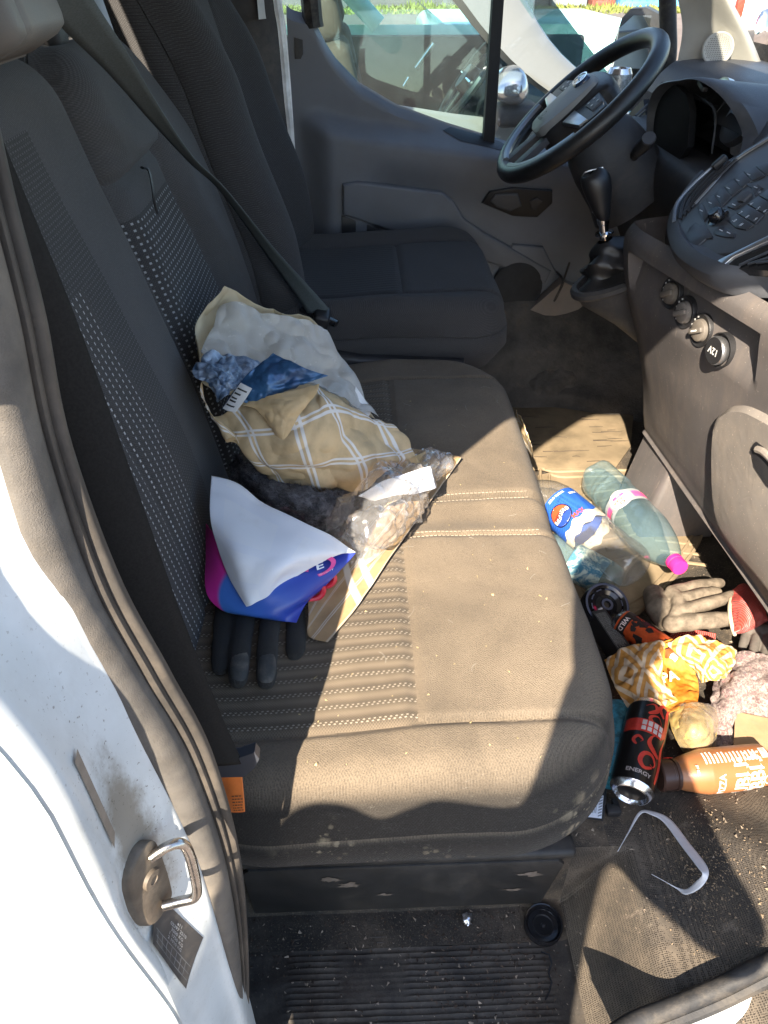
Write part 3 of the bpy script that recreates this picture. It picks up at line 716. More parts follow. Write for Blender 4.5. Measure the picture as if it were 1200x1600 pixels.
# latch striker
p1, p2 = atj(240, 1330), atj(215, 1430); xj = -.181+.52*((p1.y+p2.y)/2-.28)
yc, zc = (p1.y+p2.y)/2, (p1.z+p2.z)/2
b = MB(); o2 = []
zt, zb_ = zc+.047, zc-.05
b.prism([Vector((xj-.004+.52*p_.x, yc+p_.x, p_.y)) for p_ in spline([Vector((dy, z, 0)) for dy, z in ((-.016, zb_+.02), (-.008, zb_), (.010, zb_+.002), (.014, zb_+.02), (.015, zt-.03), (.013, zt-.006), (.002, zt), (-.012, zt-.010), (-.016, zt-.03))], 40, True)], (.0095, 0, 0), .003)
b.build('striker_plate', M['brown_plate'], t)
b = MB(); b.lathe([(0, .003), (.0035, .003), (.004, .004), (.0085, .0035), (.009, 0)], (xj+.0052, yc, zc+.008), (1, -.52, 0), 20); b.build('striker_bolt', M['brown_plate'], t)
b = MB(); lo = []
z0, z1 = zt-.016, zb_+.018
lo = spline([(xs_+xj+.224, yc+dy_, z_) for xs_, dy_, z_ in ((-.215, .004, z0), (-.203, .010, z0+.004), (-.194, .014, z0+.001), (-.190, .014, z0-.010), (-.188, .009, (z0+z1)/2), (-.188, .004, z1+.010), (-.192, .002, z1+.001), (-.203, .0, z1), (-.216, -.003, z1))], 40)
b.tube(lo, .0042, 10); b.build('striker_loop', M['steel'], t)
# plates and stickers, following the jamb
def patch(poly, name, mat, off=.0016):
    q = [atj(u, v) for u, v in poly]; b = MB(); n = 8
    e0 = [q[0].lerp(q[3], k/n) for k in range(n+1)]; e1 = [q[1].lerp(q[2], k/n) for k in range(n+1)]
    b.grid([[(lambda p: jf(p.y, p.z, off))(e0[i].lerp(e1[i], j/n)) for j in range(n+1)] for i in range(n+1)]); b.build(name, mat, t); return q
patch([(117, 1170), (107, 1192), (172, 1326), (178, 1300)], 'dark_sticker', pm('dirty_sticker', (.24, .205, .17), .6, .2, 40, dust=.5, ds=30))
q = patch([(250, 1398), (315, 1465), (292, 1545), (231, 1475)], 'data_plate', pm('data_plate_black', (.055, .056, .058), .4, .15, 20, dust=.3, ds=40))
b = MB()
def dpl(a, h): p = q[0].lerp(q[1], a).lerp(q[3].lerp(q[2], a), h); return jf(p.y, p.z, .0022)
for h, s in ((.16, 'e11'), (.25, '02397 2210'), (.34, '3300 KG'), (.43, '1 1750 KG'), (.52, '2 1910 KG')):
    vs, fs = text2d(s, .085); b.add([dpl(.5+v.x*.9, h-v.y) for v in vs], fs)
for i in range(7): rect2d(b, dpl, .1+i*.12, .62, .108+i*.12, .86, 1, 3)
for h in (.60, .74, .87): rect2d(b, dpl, .06, h, .95, h+.010, 8, 1)
b.build('plate_print', pm('plate_print', (.30, .31, .32), .5), t)

# sill and seal along the lower right edge of the door opening
t = thing('door_sill', (.5, .36, -.1), 'worn white door sill with black rubber trim at the lower right', 'door sill')
edge = [at(930, 1640, z=.0), at(985, 1600, z=.003), at(1050, 1574, z=.012), at(1120, 1545, z=.03), at(1200, 1505, z=.06), at(1300, 1455, z=.10), at(1420, 1400, z=.15)]
e = spline(edge, 40)
b = MB(); b.tube(e, .012, 10); b.tube([p+Vector((.004, -.012, -.008)) for p in e], .009, 8); b.build('rubber_trim', M['black_rub'], t)
b = MB(); b.grid([[p+Vector((.0, -.012, -.016)), p+Vector((.012, -.03, -.018)), p+Vector((.03, -.065, -.022)), p+Vector((.04, -.09, -.03)), p+Vector((.045, -.10, -.06)), p+Vector((.045, -.10, -.25))] for p in e]); b.build('painted_sill', M['white_sill'], t)

# ------------------------------------------------------------------ passenger bench seat
t = thing('bench_seat', (0, .95, 0), 'dusty dark cloth double passenger seat nearest the open door', 'seat')
def cu_top(x, y):
    z = .022*ss(-.20, .12, x)-.010
    z += .012*math.exp(-((y-.66)/.17)**2)+.010*math.exp(-((y-1.18)/.19)**2)
    for ys_, a_, w_ in ((.942, .009, .006), (.846, .006, .005), (.512, .006, .005), (1.345, .006, .005)):
        if x > -.30: z -= a_*math.exp(-((y-ys_-.012*(x-.05))/w_)**2)
    z -= .010*math.exp(-((y-.895)/.04)**2)
    if (.512 < y < .846) or (.942 < y < 1.345): z -= .005*math.exp(-((x-.055)/.005)**2)
    z += .0035*noise.noise(Vector((x*9, y*9, 0)))+.0015*noise.noise(Vector((x*26, y*26, 4)))
    return z
def cu_face(x, y): return 1 if x < .055 and ((.512 < y < .846) or (.942 < y < 1.345)) else 0
pillow('cushion', lambda a, b_, c: Vector((a, b_, .375+c)), -.26, .300, .430, 1.475, .155, .05, .155, [M['cu'], M['cu_rib']], t, 130, 230, cu_top, cu_face, .03)
# stitched piping: thread runs along the seams
b = MB(); thr = pm('pale_thread', (.30, .25, .19), .9)
for ys_ in (.942, .846):
    x = .035 if ys_ > .9 else .06
    while x < .262:
        for dy in (-.007, .007):
            yy_ = ys_+.012*(x-.05)+dy; zz = .375+cu_top(x, yy_)+.0005; b.tube([(x, yy_, zz), (x+.0042, yy_, zz)], .0006, 4)
        x += .0062
tag(b.build('stitching', thr, t), kind='stuff')
# base: carpet-covered frame, plastic recliner cover
b = MB(); b.box((.02, 1.02, .10), (.50, .82, .22), None, .02); b.build('seat_base', M['plastic_dk'], t)
RC = surf([[at(365, 1262, y=.47), at(400, 1270, y=.47), at(445, 1275, y=.46), at(462, 1262, y=.455)], [at(372, 1290, y=.46), at(405, 1300, y=.455), at(440, 1305, y=.45), at(466, 1300, y=.45)], [at(380, 1320, y=.45), at(408, 1328, y=.445), at(440, 1333, y=.44), at(470, 1322, y=.445)]], 24, 16)
b = MB(); b.grid(crumple(RC, .005, 28, 3, False)); o = b.build('carpet_flap', M['carpet'], t); md = o.modifiers.new('th', 'SOLIDIFY'); md.thickness = .005
b = MB(); b.box(at(412, 1240, y=.50), (.045, .03, .05), Matrix.Rotation(.5, 3, 'Y'), .008, 3); b.box(at(380, 1245, y=.49), (.04, .03, .05), None, .012, 3); b.build('recliner_cover', M['plastic_dk'], t)
b = MB(); pts = [at(400, 1243, y=.474), at(420, 1255, y=.474), at(442, 1265, y=.474)]; b.tube(pts, .0018, 6); b.build('adjuster_rod', M['plastic'], t)

KB = .22; UP = Vector((-KB, 0, 1)).normalized(); NB = Vector((1, 0, KB)).normalized(); B0 = Vector((-.215, 0, .36))
def TB(a, h, c): return B0+UP*h+NB*c+Vector((0, a, 0))
def bk_top(a, h):
    c = -.0
    c += .028*ss(.600, .545, a)*ss(.0, .1, h)                         # near bolster
    c += -.012*math.exp(-((a-.60)/.010)**2)*ss(.62, .5, h)
    c += .012*math.exp(-((a-.80)/.13)**2)*math.exp(-((h-.2)/.2)**2)
    c += -.010*math.exp(-((a-.715)/.006)**2)*ss(.44, .40, h)*.35
    c += .012*math.sin(h*7)*.6+.003*noise.noise(Vector((a*8, h*8, 1)))
    return c
def bk_face(a, h):
    z = .36+h*.976
    if .60 < a < .80 and z < .785: return 1
    if .70 < a < .87 and z < .93: return 2
    return 0
pillow('backrest', TB, .43, 1.045, -.06, .655, .07, .055, .10, [M['bk'], M['bk_lines'], M['bk_dots']], t, 110, 120, bk_top, bk_face)
def bc_top(a, h):
    z = .36+h*.976; c = 0
    bol = pl([(0, 1.345), (.2, 1.335), (.42, 1.30), (.655, 1.285)], h)
    c += .030*ss(bol-.01, bol+.05, a)*ss(.62, .45, h); c -= .011*math.exp(-((a-bol)/.008)**2)
    blk = ss(.475, .495, h)*ss(bol, bol-.02, a)
    c += .022*blk*(1-.3*ss(.5, .65, h))
    c -= .012*math.exp(-((h-.485)/.010)**2)*ss(bol+.01, bol-.02, a)
    c += .010*math.sin(h*7)+.003*noise.noise(Vector((a*8, h*8, 2)))
    return c
def bc_face(a, h):
    bol = pl([(0, 1.345), (.2, 1.335), (.42, 1.30), (.655, 1.285)], h)
    return 1 if a < bol and h < .432 and a > 1.06 else 0
def TB2(a, h, c):
    a2 = a+.085*ss(.45, .0, h)*ss(1.2, 1.5, a)-.06*ss(.45, .70, h)*ss(1.3, 1.5, a); return TB(a2, h, c)
pillow('backrest', TB2, 1.050, 1.50, -.06, .645, .085, .05, .10, [M['bk'], M['bk_dots2']], t, 110, 120, bc_top, bc_face)
b = MB(); st = [TB(1.17, .475, .016), TB(1.185, .465, .034), TB(1.19, .42, .032), TB(1.175, .385, .028), TB(1.185, .375, .024)]
b.tube(spline([at(222, 262, x=-.268), at(232, 266, x=-.262), at(238, 290, x=-.258), at(241, 315, x=-.258), at(246, 331, x=-.262)], 16), .0042, 6, flat=.4); b.build('pull_strap', M['plastic_dk'], t)
hm = pm('grey_headrest_vinyl', (.135, .13, .122), .55, .08, 12, .25, 900, dust=.3, ds=8)
pillow('headrest', lambda a, h, c: TB(a, h, c+.085), .672, .80, .655, .95, .014, .010, .12, [hm], t, 30, 30, lambda a, h: .02-.003*math.exp(-((a-.70)/.003)**2))
for a in (1.165, 1.285):
    b = MB(); b.box(TB(a, .66, -.05), (.05, .045, .035), None, .008, 3); b.build('headrest_guide', M['plastic_dk2'], t)
    b = MB(); b.tube([TB(a, .66, -.05), TB(a, .676, -.05), TB(a, .69, -.05)], .009, 12); b.build('guide_sleeve', M['plastic'], t)

# ------------------------------------------------------------------ driver seat
t = thing('driver_seat', (.05, 1.75, 0), 'black cloth driver seat beside the far door with smooth ribbed cushion', 'seat')
def dr_top(x, y):
    z = .016*ss(-.1, .25, x)+.035*ss(1.57, 1.51, y)*ss(.30, .0, x)*.5+.04*ss(1.90, 1.96, y)*.6
    for yy_ in (1.565, 1.905): z -= .007*math.exp(-((y-yy_)/.006)**2)
    if 1.565 < y < 1.905: z -= .007*math.exp(-((x-.098)/.006)**2)
    return z+.003*noise.noise(Vector((x*8, y*8, 0)))
pillow('cushion', lambda a, b_, c: Vector((a, b_, .475+c)), -.24, .325, 1.485, 1.985, .10, .05, .15, [M['dr'], M['dr_rib']], t, 90, 90, dr_top, lambda x, y: 1 if x < .098 and 1.565 < y < 1.905 else 0)
b = MB(); b.prism([Vector((x, 1.488, z)) for x, z in ((-.08, .40), (.0, .385), (.16, .375), (.225, .372), (.235, .32), (.22, .22), (-.08, .22))], (0, -.035, 0), .012, 3); b.build('side_cover', M['plastic_dk'], t)
b = MB(); b.box((.05, 1.74, .2), (.42, .42, .3), None, .02); b.build('seat_base', M['plastic_dk'], t)
KD = .24; UD = Vector((-KD, 0, 1)).normalized(); ND = Vector((1, 0, KD)).normalized(); D0 = Vector((-.17, 0, .47))
def TD(a, h, c):
    w_ = 1-.22*ss(.25, .75, h); return D0+UD*h+ND*c+Vector((0, 1.74+(a-1.74)*w_, 0))
def db_top(a, h):
    e_ = abs(a-1.74)
    return .062*ss(.14, .215, e_)*ss(.68, .40, h)-.010*math.exp(-((e_-.140)/.008)**2)+.018*math.exp(-((h-.15)/.12)**2)+.002*noise.noise(Vector((a*8, h*8, 3)))
DB = fabric('driver_back_cloth', (.05, .05, .053), (.09, .085, .08), .25, BK, .0042); DBD = fabric('driver_back_dots', (.05, .05, .053), (.09, .085, .08), .25, BK, .004, kind='dots', light=(.15, .19, .20), lp=.009)
pillow('backrest', TD, 1.475, 2.005, -.04, .74, .10, .06, .12, [DB, DBD], t, 90, 100, db_top, lambda a, h: 1 if abs(a-1.74) < .135 and .1 < h < .36 else 0)
pillow('headrest', TD, 1.62, 1.86, .76, .95, .05, .04, .09, [DB], t, 30, 24)

# ------------------------------------------------------------------ seat belts
def belt(mb, pts, wd, n, th=.0011, tw=None):
    """ribbon: pts centre line, wd list of width vectors"""
    c = spline(pts, n); w_ = spline(wd, n); R = []
    for p, q in zip(c, w_): R.append([p-q*.5, p-q*.25, p, p+q*.25, p+q*.5])
    mb.grid(R)
t = thing('seat_belt', tuple(at(360, 1195, y=.44)), 'black seat belt hanging down beside the door pillar', 'seat belt')
b = MB()
L = [(10, 290), (75, 480), (140, 720), (205, 930), (262, 1110), (300, 1190)]; Rr = [(35, 300), (118, 500), (205, 740), (283, 960), (347, 1120), (380, 1192)]
ly = [.395]*6; ry = [.412, .412, .412, .412, .412, .412]
la = [at(u, v, y=y) for (u, v), y in zip(L, ly)]; ra = [at(u, v, y=y) for (u, v), y in zip(Rr, ry)]
la = [la[0]+(la[0]-la[1])*1.5]+la; ra = [ra[0]+(ra[0]-ra[1])*1.5]+ra
la = [p+Vector((-.012, 0, 0)) for p in la]; ls, rs = spline(la, 40), spline(ra, 40); b.grid([[p.lerp(q, k/5)+Vector((.0, -.003*math.sin(k/5*3.14), 0)) for k in range(6)] for p, q in zip(ls, rs)]); o = b.build('webbing', M['web'], t); o.modifiers.new('th', 'SOLIDIFY').thickness = .0012
b = MB(); pa_ = at(372, 1198, y=.440); b.prism([at(u, v, y=.410) for u, v in ((262, 1186), (300, 1187), (372, 1185), (398, 1176), (405, 1186), (398, 1200), (382, 1214), (300, 1216), (262, 1210))], (0, .014, 0), .004, 3); b.build('anchor_cover', pm('blue_grey_plastic', (.04, .044, .055), .45, .1, 9), t)
b = MB(); tg = [[at(u, v, y=y) for u, v, y in r] for r in (((340, 1206, .422), (358, 1207, .420), (378, 1207, .420)), ((346, 1240, .422), (362, 1241, .4157), (381, 1240, .4158)), ((352, 1266, .420), (366, 1269, .4155), (383, 1268, .4158)))]
TG = surf(tg, 14, 14); b.grid(TG); o = b.build('warning_tag', pm('orange_tag', (.66, .17, .03), .6, .1, 40), t); o.modifiers.new('th', 'SOLIDIFY').thickness = .0005
b = MB()
def tgf(a, h):
    i, j = max(0, min(12.99, h*13)), max(0, min(12.99, a*13)); i0, j0 = int(i), int(j)
    return TG[i0][j0].lerp(TG[i0+1][j0], i-i0).lerp(TG[i0][j0+1].lerp(TG[i0+1][j0+1], i-i0), j-j0)+Vector((.0004, -.0012, .0004))
for k in range(6):
    x_ = .48
    while x_ < .86: w_ = random.uniform(.04, .12); rect2d(b, tgf, x_, .52+k*.072, min(.9, x_+w_), .545+k*.072, 1, 1); x_ += w_+.03
b.build('tag_print', pm('tag_ink', (.05, .03, .02), .7), t)

t = thing('seat_belt', tuple(at(500, 490, y=1.47)), 'grey seat belt stretched across the double seat to the centre buckle', 'seat belt')
b = MB(); pts = [(88, -30, .80, 1.0), (120, 20, .84, 1.0), (185, 100, .95, .95), (245, 182, 1.09, .8), (300, 250, 1.20, .5), (350, 298, 1.28, .3), (420, 390, 1.40, .6), (470, 452, 1.455, .9), (502, 492, 1.475, 1)]
cw = [at(u, v, y=y) for u, v, y, _ in pts]; 
wds = []
for i, (u, v, y, k) in enumerate(pts):
    wpx = (64, 52, 35, 20, 9, 8, 15, 24, 30)[i]; d = (cw[i]-CAM).length; tang = (cw[min(i+1, 8)]-cw[max(i-1, 0)]).normalized()
    view = (cw[i]-CAM).normalized(); side = tang.cross(view).normalized(); wv_ = side*(wpx*d/FPX); full = .046; dep = math.sqrt(max(0, full**2-(wpx*d/FPX)**2)); wds.append(wv_-view*dep)
belt(b, cw, wds, 60); o = b.build('webbing', M['web_lt'], t); o.modifiers.new('th', 'SOLIDIFY').thickness = .0012
b = MB(); c = at(500, 492, y=1.475); u_ = (at(525, 506, y=1.46)-at(473, 483, y=1.50)); 
b.tube([at(473, 482, y=1.495), at(488, 490, y=1.48), at(510, 498, y=1.465), at(526, 506, y=1.455)], .011, 8, flat=.6); b.build('tongue', M['gloss'], t)
b = MB(); b.box(at(497, 520, y=1.478), (.034, .05, .11), Matrix.Rotation(.25, 3, 'Y') @ Matrix.Rotation(.2, 3, 'X'), .008, 3); b.build('buckle', M['plastic_dk'], t)
# ------------------------------------------------------------------ driver door
t = thing('driver_door', (.3, 2.1, 0), 'closed black driver door with dirty window on the far side', 'door')
SILL = [(-.175, .985), (-.145, .965), (-.10, .955), (-.088, .935), (-.07, .900), (-.045, .866), (.01, .815), (.105, .765), (.236, .722), (.404, .676), (.60, .655), (.75, .70), (.80, .78)]
def sill(x): return pl(SILL, x)
def shelf(x): return pl([(-.16, .738), (-.10, .722), (.0, .703), (.2, .678), (.39, .655), (.6, .64), (.8, .64)], x)
def door_y(x, z):
    sh = shelf(x); y = 2.105
    y -= .062*ss(sh+.035, sh-.012, z)*ss(-.15, -.06, x)             # shelf steps out towards the cab
    y -= .02*ss(sill(x)-.02, sill(x)+.0, z)*0
    y += .03*ss(sh-.03, sh-.16, z)*ss(.0, .1, x)                    # tucks back below
    y -= .018*ss(.36, .22, z)
    y += .03*ss(sill(x)-.025, sill(x)+.004, z)
    return y
R = []
for i in range(90):
    x = -.158+1.0*i/89; zb = pl([(-.2, .16), (.3, .10), (.39, .08), (.62, .30), (.68, .36), (.9, .40)], x); R.append([Vector((x, door_y(x, lerp(zb, sill(x), j/79)), lerp(zb, sill(x), j/79))) for j in range(80)])
b = MB(); b.grid(R); b.build('door_panel', M['door'], t)
def dp(u, v, off=0.0):
    p = at(u, v, y=2.07)
    for _ in range(4): p = at(u, v, y=door_y(p.x, p.z)-off)
    return p
def dpanel(name, poly, mat, h=.008, bev=.004, base=0.0):
    c_ = [dp(*q, base) for q in poly]; ym = sum(p.y for p in c_)/len(c_); b = MB(); 
    b.prism([Vector((p.x, p.y+.012, p.z)) for p in c_], (0, -.012-h, 0), bev, 3); return b.build(name, mat, t)
dpanel('map_pocket', [(536, 286), (560, 282), (690, 298), (708, 312), (725, 340), (757, 362), (860, 420), (850, 440), (800, 420), (640, 368), (536, 333)], M['door'], .020, .008)
dpanel('pocket_liner', [(534, 336), (640, 372), (760, 410), (740, 425), (640, 395), (534, 372)], M['plastic_dk'], .006, .002)
dpanel('cup_recess', [(692, 203), (704, 198), (780, 220), (800, 231), (785, 235), (720, 220)], M['plastic_dk'], .003, .001)
dpanel('door_handle_bezel', [(752, 316), (764, 298), (800, 292), (862, 296), (862, 316), (838, 338), (800, 336)], M['plastic_dk'], .012, .004)
dpanel('door_handle', [(764, 312), (773, 301), (808, 300), (814, 320), (796, 328), (775, 322)], M['plastic'], .018, .006)
dpanel('window_switch', [(826, 312), (838, 306), (846, 312), (836, 326), (828, 324)], M['plastic_dk2'], .018, .004)
dpanel('rear_reflector_cap', [(460, 58), (473, 62), (474, 84), (470, 92), (461, 92)], M['plastic_dk2'], .003, .001)
low = [(770, 440), (800, 380), (848, 384), (872, 432), (776, 520), (760, 560), (740, 560)]
dpanel('speaker_housing', low, M['door'], .012, .006)
b = MB(); c = dp(808, 450, .016); b.lathe([(0, .004), (.05, .0035), (.066, .002), (.072, 0), (.074, -.01)], c, (0, -1, .0), 40); b.build('speaker_grille', pm('speaker_mesh', (.022, .022, .024), .7, .2, 30, .8, 900), t)
b = MB(); b.prism([at(u, v, y=2.03) for u, v in ((745, 578), (775, 530), (880, 440), (904, 452), (916, 474), (800, 566), (752, 596))], (0, .05, 0), .008, 3); b.build('sill_trim', pm('grey_sill_trim', (.20, .17, .15), .6, .12, 8, .3, 900, dust=.5, ds=12, dcol=(.26, .2, .15)), t)
# body edge behind the door: white strip with dark weatherstrip
ed = spline([(-.185, 2.11, 1.25), (-.178, 2.11, 1.0), (-.172, 2.115, .92), (-.168, 2.115, .75), (-.155, 2.115, .5), (-.147, 2.115, .40)], 30)
b = MB(); b.tube(ed, .011, 8); b.build('body_edge', pm('white_body_edge', (.75, .77, .78), .4), t)
b = MB(); b.grid([[p+Vector((-.008, -.01, 0)), p+Vector((-.03, -.02, 0)), p+Vector((-.10, -.03, 0)), p+Vector((-.30, -.03, 0))] for p in spline([(-.185, 2.11, 1.3), (-.178, 2.11, 1.0), (-.172, 2.115, .92), (-.168, 2.115, .75), (-.155, 2.115, .5), (-.14, 2.115, .0)], 30)]); b.build('pillar_trim', M['plastic_dk2'], t)
b = MB(); b.grid([[p+Vector((dx, dy, 0)) for dx, dy in ((-.01, .0), (-.03, -.03))] for p in spline([(-.19, 2.1, 1.3), (-.19, 2.1, .95)], 6)]); b.build('upper_trim', M['headl'], t)
# window: frame, divider post, two panes
fr = [(-.115, 2.125, 1.4), (-.10, 2.125, 1.0), (-.095, 2.125, .93)]; b = MB(); b.tube(spline(fr, 16), .024, 8); b.tube(spline([(.745, 2.125, 1.02), (.765, 2.12, .94), (.782, 2.115, .86), (.775, 2.11, .78), (.74, 2.11, .69)], 24), .020, 10)
b.tube(spline([(.05, 2.125, 1.42), (.4, 2.125, 1.30), (.60, 2.125, 1.18), (.745, 2.125, 1.02)], 24), .022, 8); b.build('window_frame', M['black_rub'], t)
b = MB(); b.prism([Vector((x, 2.10, z)) for x, z in ((.327, 1.30), (.351, 1.30), (.362, .66), (.333, .66))], (0, .03, 0)); b.build('divider_post', pm('black_post', (.012, .012, .013), .7, .1, 9), t)
b = MB(); b.grid([[Vector((x, 2.128, lerp(sill(x)-.03, 1.40-.1*max(0, x), k/6))) for x in (-.1, -.05, 0, .1, .2, .3, .345)] for k in range(7)]); b.build('window_glass', clear('dirty_window_glass', (.78, .93, .91), .04, .012, (.45, .50, .48), .02, .07, True), t)
b = MB(); b.grid([[Vector((x, 2.126, lerp(sill(x)-.03, 1.34-.6*max(0, x-.35), k/6))) for x in (.345, .45, .6, .70, .76)] for k in range(7)]); b.build('quarter_glass', clear('quarter_glass', (.9, .96, .95), .03, .02, (.65, .65, .63), .02, .05), t)
dn = MB(); dn.tube(spline([dp(870, 425, .02), at(880, 440, y=1.98), at(870, 462, y=1.97), at(866, 470, y=1.97), at(874, 455, y=1.97), at(890, 410, y=1.97)], 20), .003, 6); dn.build('pull_cord', M['black_rub'], t)

# wing mirror outside the far window
t = thing('wing_mirror', tuple(at(985, 75, y=2.40)), 'black wing mirror seen through the driver quarter window', 'mirror')
mo = [(955, 120), (958, 70), (972, 28), (985, 14), (1010, 12), (1030, 22), (1042, 60), (1042, 130), (1000, 175), (950, 170), (930, 160)]
b = MB(); b.prism([at(u, v, y=2.42) for u, v in mo], (.04, .09, 0), .02, 3); b.build('housing', M['plastic_dk2'], t)
b = MB(); b.prism([at(u, v, y=2.405) for u, v in ((968, 44), (990, 24), (1018, 24), (1012, 62), (962, 74))], (0, .012, 0)); b.build('mirror_glass', pm('mirror_glass', (.72, .80, .86), .03, 0, 1, metal=1), t)
b = MB(); b.prism([at(u, v, y=2.404) for u, v in ((964, 80), (1010, 70), (1018, 110), (990, 160), (944, 160))], (0, .012, 0)); b.build('lower_mirror_glass', bpy.data.materials['mirror_glass'], t)

# ------------------------------------------------------------------ dashboard
t = thing('dashboard', (.6, 1.2, .4), 'charcoal dashboard with button console and dusty brown lower panels', 'dashboard')
PRO = [(.90, .19), (.665, .195), (.645, .21), (.632, .25), (.605, .33), (.555, .45), (.515, .54), (.497, .60), (.492, .645), (.505, .668)]
def yoff(y, z):
    o = .0
    o += .045*ss(1.36, 1.475, y)*ss(.25, .5, z)**.5*.5 + .10*ss(1.43, 1.485, y)
    o += lerp(.05, .22, ss(.25, .6, z))*max(0, 1.46-y)
    return o
def dash_pt(y, k):
    n = len(PRO)-1; i = min(int(k*n), n-1); f_ = k*n-i
    g_ = lambda j: Vector((PRO[max(0, min(n, j))][0], 0, PRO[max(0, min(n, j))][1]))
    p = cr(g_(i-1), g_(i), g_(i+1), g_(i+2), f_); return Vector((p.x+yoff(y, p.z), y, p.z))
def dash_x(y, z):
    best = None
    for i in range(201):
        p = dash_pt(y, .1+.9*i/200)
        if best is None or abs(p.z-z) < abs(best.z-z): best = p
    return best.x
REC = (1.005, 1.385, .553, .628)
def recd(y, z): return ss(REC[0], REC[0]+.006, y)*ss(REC[1], REC[1]-.006, y)*ss(REC[3], REC[3]-.005, z)*.030*ss(REC[2]-.03, REC[3], z)
#      # recessed knob bay y0 y1 z0 z1
ys_ = [.40+.03*i for i in range(17)]+[.90+.008*i for i in range(70)]+[1.46+.004*i for i in range(9)]
R = []
for y in ys_:
    row = []
    for j in range(261):
        p = dash_pt(y, j/260)
        if j > 60:
            p = p+Vector((recd(y, p.z), 0, 0))
        p.x += .0015*noise.noise(p*7)
        # seam between centre console and glove box
        p.x += .004*math.exp(-((y-.955+.18*(p.z-.5)*0)/.0025)**2)*ss(.50, .52, p.z)
        row.append(p)
    R.append(row)
b = MB(); b.grid(R); b.build('lower_panel', M['dashlow'], t)
# heater knobs and power socket in the bay
def bay(u, v, off=0):
    p = at(u, v, x=.57)
    for _ in range(5): p = at(u, v, x=dash_x(p.y, p.z)+recd(p.y, p.z)-off)
    return p
NK = Vector((-.93, 0, -.30)).normalized(); NK = Vector((-.95, -.19, .02)).normalized()
for (u, v, kind) in ((1050, 458, 0), (1071, 488, 1), (1096, 516, 2)):
    c = bay(u, v, .002); b = MB(); b.lathe([(0, .001), (.022, .0012), (.025, .003), (.0275, .004), (.0285, .002), (.0285, -.01)], c, NK, 36); kb = b.build('control_ring', M['plastic_dk'], t)
    b = MB(); b.lathe([(0, .010), (.014, .010), (.0180, .008), (.0190, .004), (.0195, .001)], c, NK, 28); uu, qq = frame(NK); Mx = Matrix((uu, qq, NK)).transposed() @ Matrix.Rotation(.5, 3, 'Z')
    b.box(c+NK*.011, (.010, .034, .008), Mx, .003, 2); b.build('knob', M['dashgrey'] if kind == 1 else pm('grey_knob', (.13, .115, .10), .5, .15, 20, dust=.4, ds=30), kb)
    if kind == 2:
        b = MB(); b.box(c+NK*.0153, (.0025, .014, .001), Mx); b.build('pointer', pm('white_print', (.75, .75, .72), .6), kb)
    b = MB(); 
    for a in range(5): 
        an = .6+a*.45; b.box(c+NK*.0035+(uu*math.cos(an)+qq*math.sin(an))*.0232, (.003, .003, .001), Mx)
    b.build('dial_marks', pm('dial_mark_white', (.7, .7, .68), .6), kb)
c = bay(1127, 547, .004); b = MB(); b.lathe([(.026, -.01), (.026, .003), (.0285, .004), (.0285, -.01)], c, NK, 36); sk = b.build('socket_ring', M['plastic_dk'], t)
b = MB(); b.lathe([(.021, .0), (.0235, .006), (.0235, .012), (.022, .014)], c, NK, 36); b.build('socket_cap_rim', M['satin'], sk)
b = MB(); b.lathe([(0, .0135), (.0215, .0135), (.022, .012)], c+NK*.001, NK, 36); b.build('socket_cap', M['plastic_dk'], sk)
b = MB(); uu, qq = frame(NK); letter(b, '12V', .016, lambda x, y: c+NK*.0152+qq*x-uu*y); b.build('lettering', bpy.data.materials['white_print'], sk)
# glove box door
def fp(u, v, off=0):
    p = at(u, v, x=.57)
    for _ in range(6): p = at(u, v, x=dash_x(p.y, p.z)-off)
    return p
GBo = [(1122, 655), (1132, 642), (1150, 633), (1185, 640), (1260, 690), (1420, 860), (1420, 1180), (1205, 922), (1160, 870), (1128, 822), (1118, 760), (1118, 690)]
gp = [fp(*q) for q in GBo]
def gfill(poly, off, n=26, edge=.010):
    c_ = sum(poly, Vector())/len(poly); P_ = spline(poly, 64, True); R = []
    for i in range(n+1):
        k = i/n; row = []
        for p in P_:
            q = c_.lerp(p, k); x = dash_x(q.y, q.z); d = (1-k)*(p-c_).length; row.append(Vector((x-off*ss(0, edge, d)+.002, q.y, q.z)))
        row.append(row[0].copy()); R.append(row)
    return R
b = MB(); b.grid(gfill(gp, .014)); gb = b.build('glovebox_door', M['dashgrey'], t)
b = MB(); hr = [fp(u, v, .013) for u, v in ((1175, 700), (1182, 690), (1210, 712), (1260, 770), (1260, 800), (1200, 760), (1180, 730))]; b.add([p for p in hr], [tuple(range(len(hr)))[::-1]]); b.add([p+Vector((-.0015, 0, 0)) for p in hr], [tuple(range(len(hr)))]); b.build('handle_recess', M['plastic_dk'], gb, False)
b = MB(); hp_ = [fp(u, v, .016) for u, v in ((1183, 702), (1200, 712), (1250, 770))]; b.tube(spline(hp_, 10), .006, 8); b.build('glovebox_handle', M['dashgrey'], gb)
# under-dash edge, dark toe space and lower centre wedge
b = MB(); wd = [at(1003, 648, y=1.40), at(1040, 710, y=1.30), at(1040, 742, y=1.27), at(990, 735, y=1.36), at(962, 735, y=1.40)]
b.prism([Vector((.66, 1.44, .22)), Vector((.62, 1.44, .0)), Vector((.80, 1.44, .0)), Vector((.86, 1.44, .22))], (0, -.16, 0), .015, 3); b.build('console_foot', M['dashlow'], t)

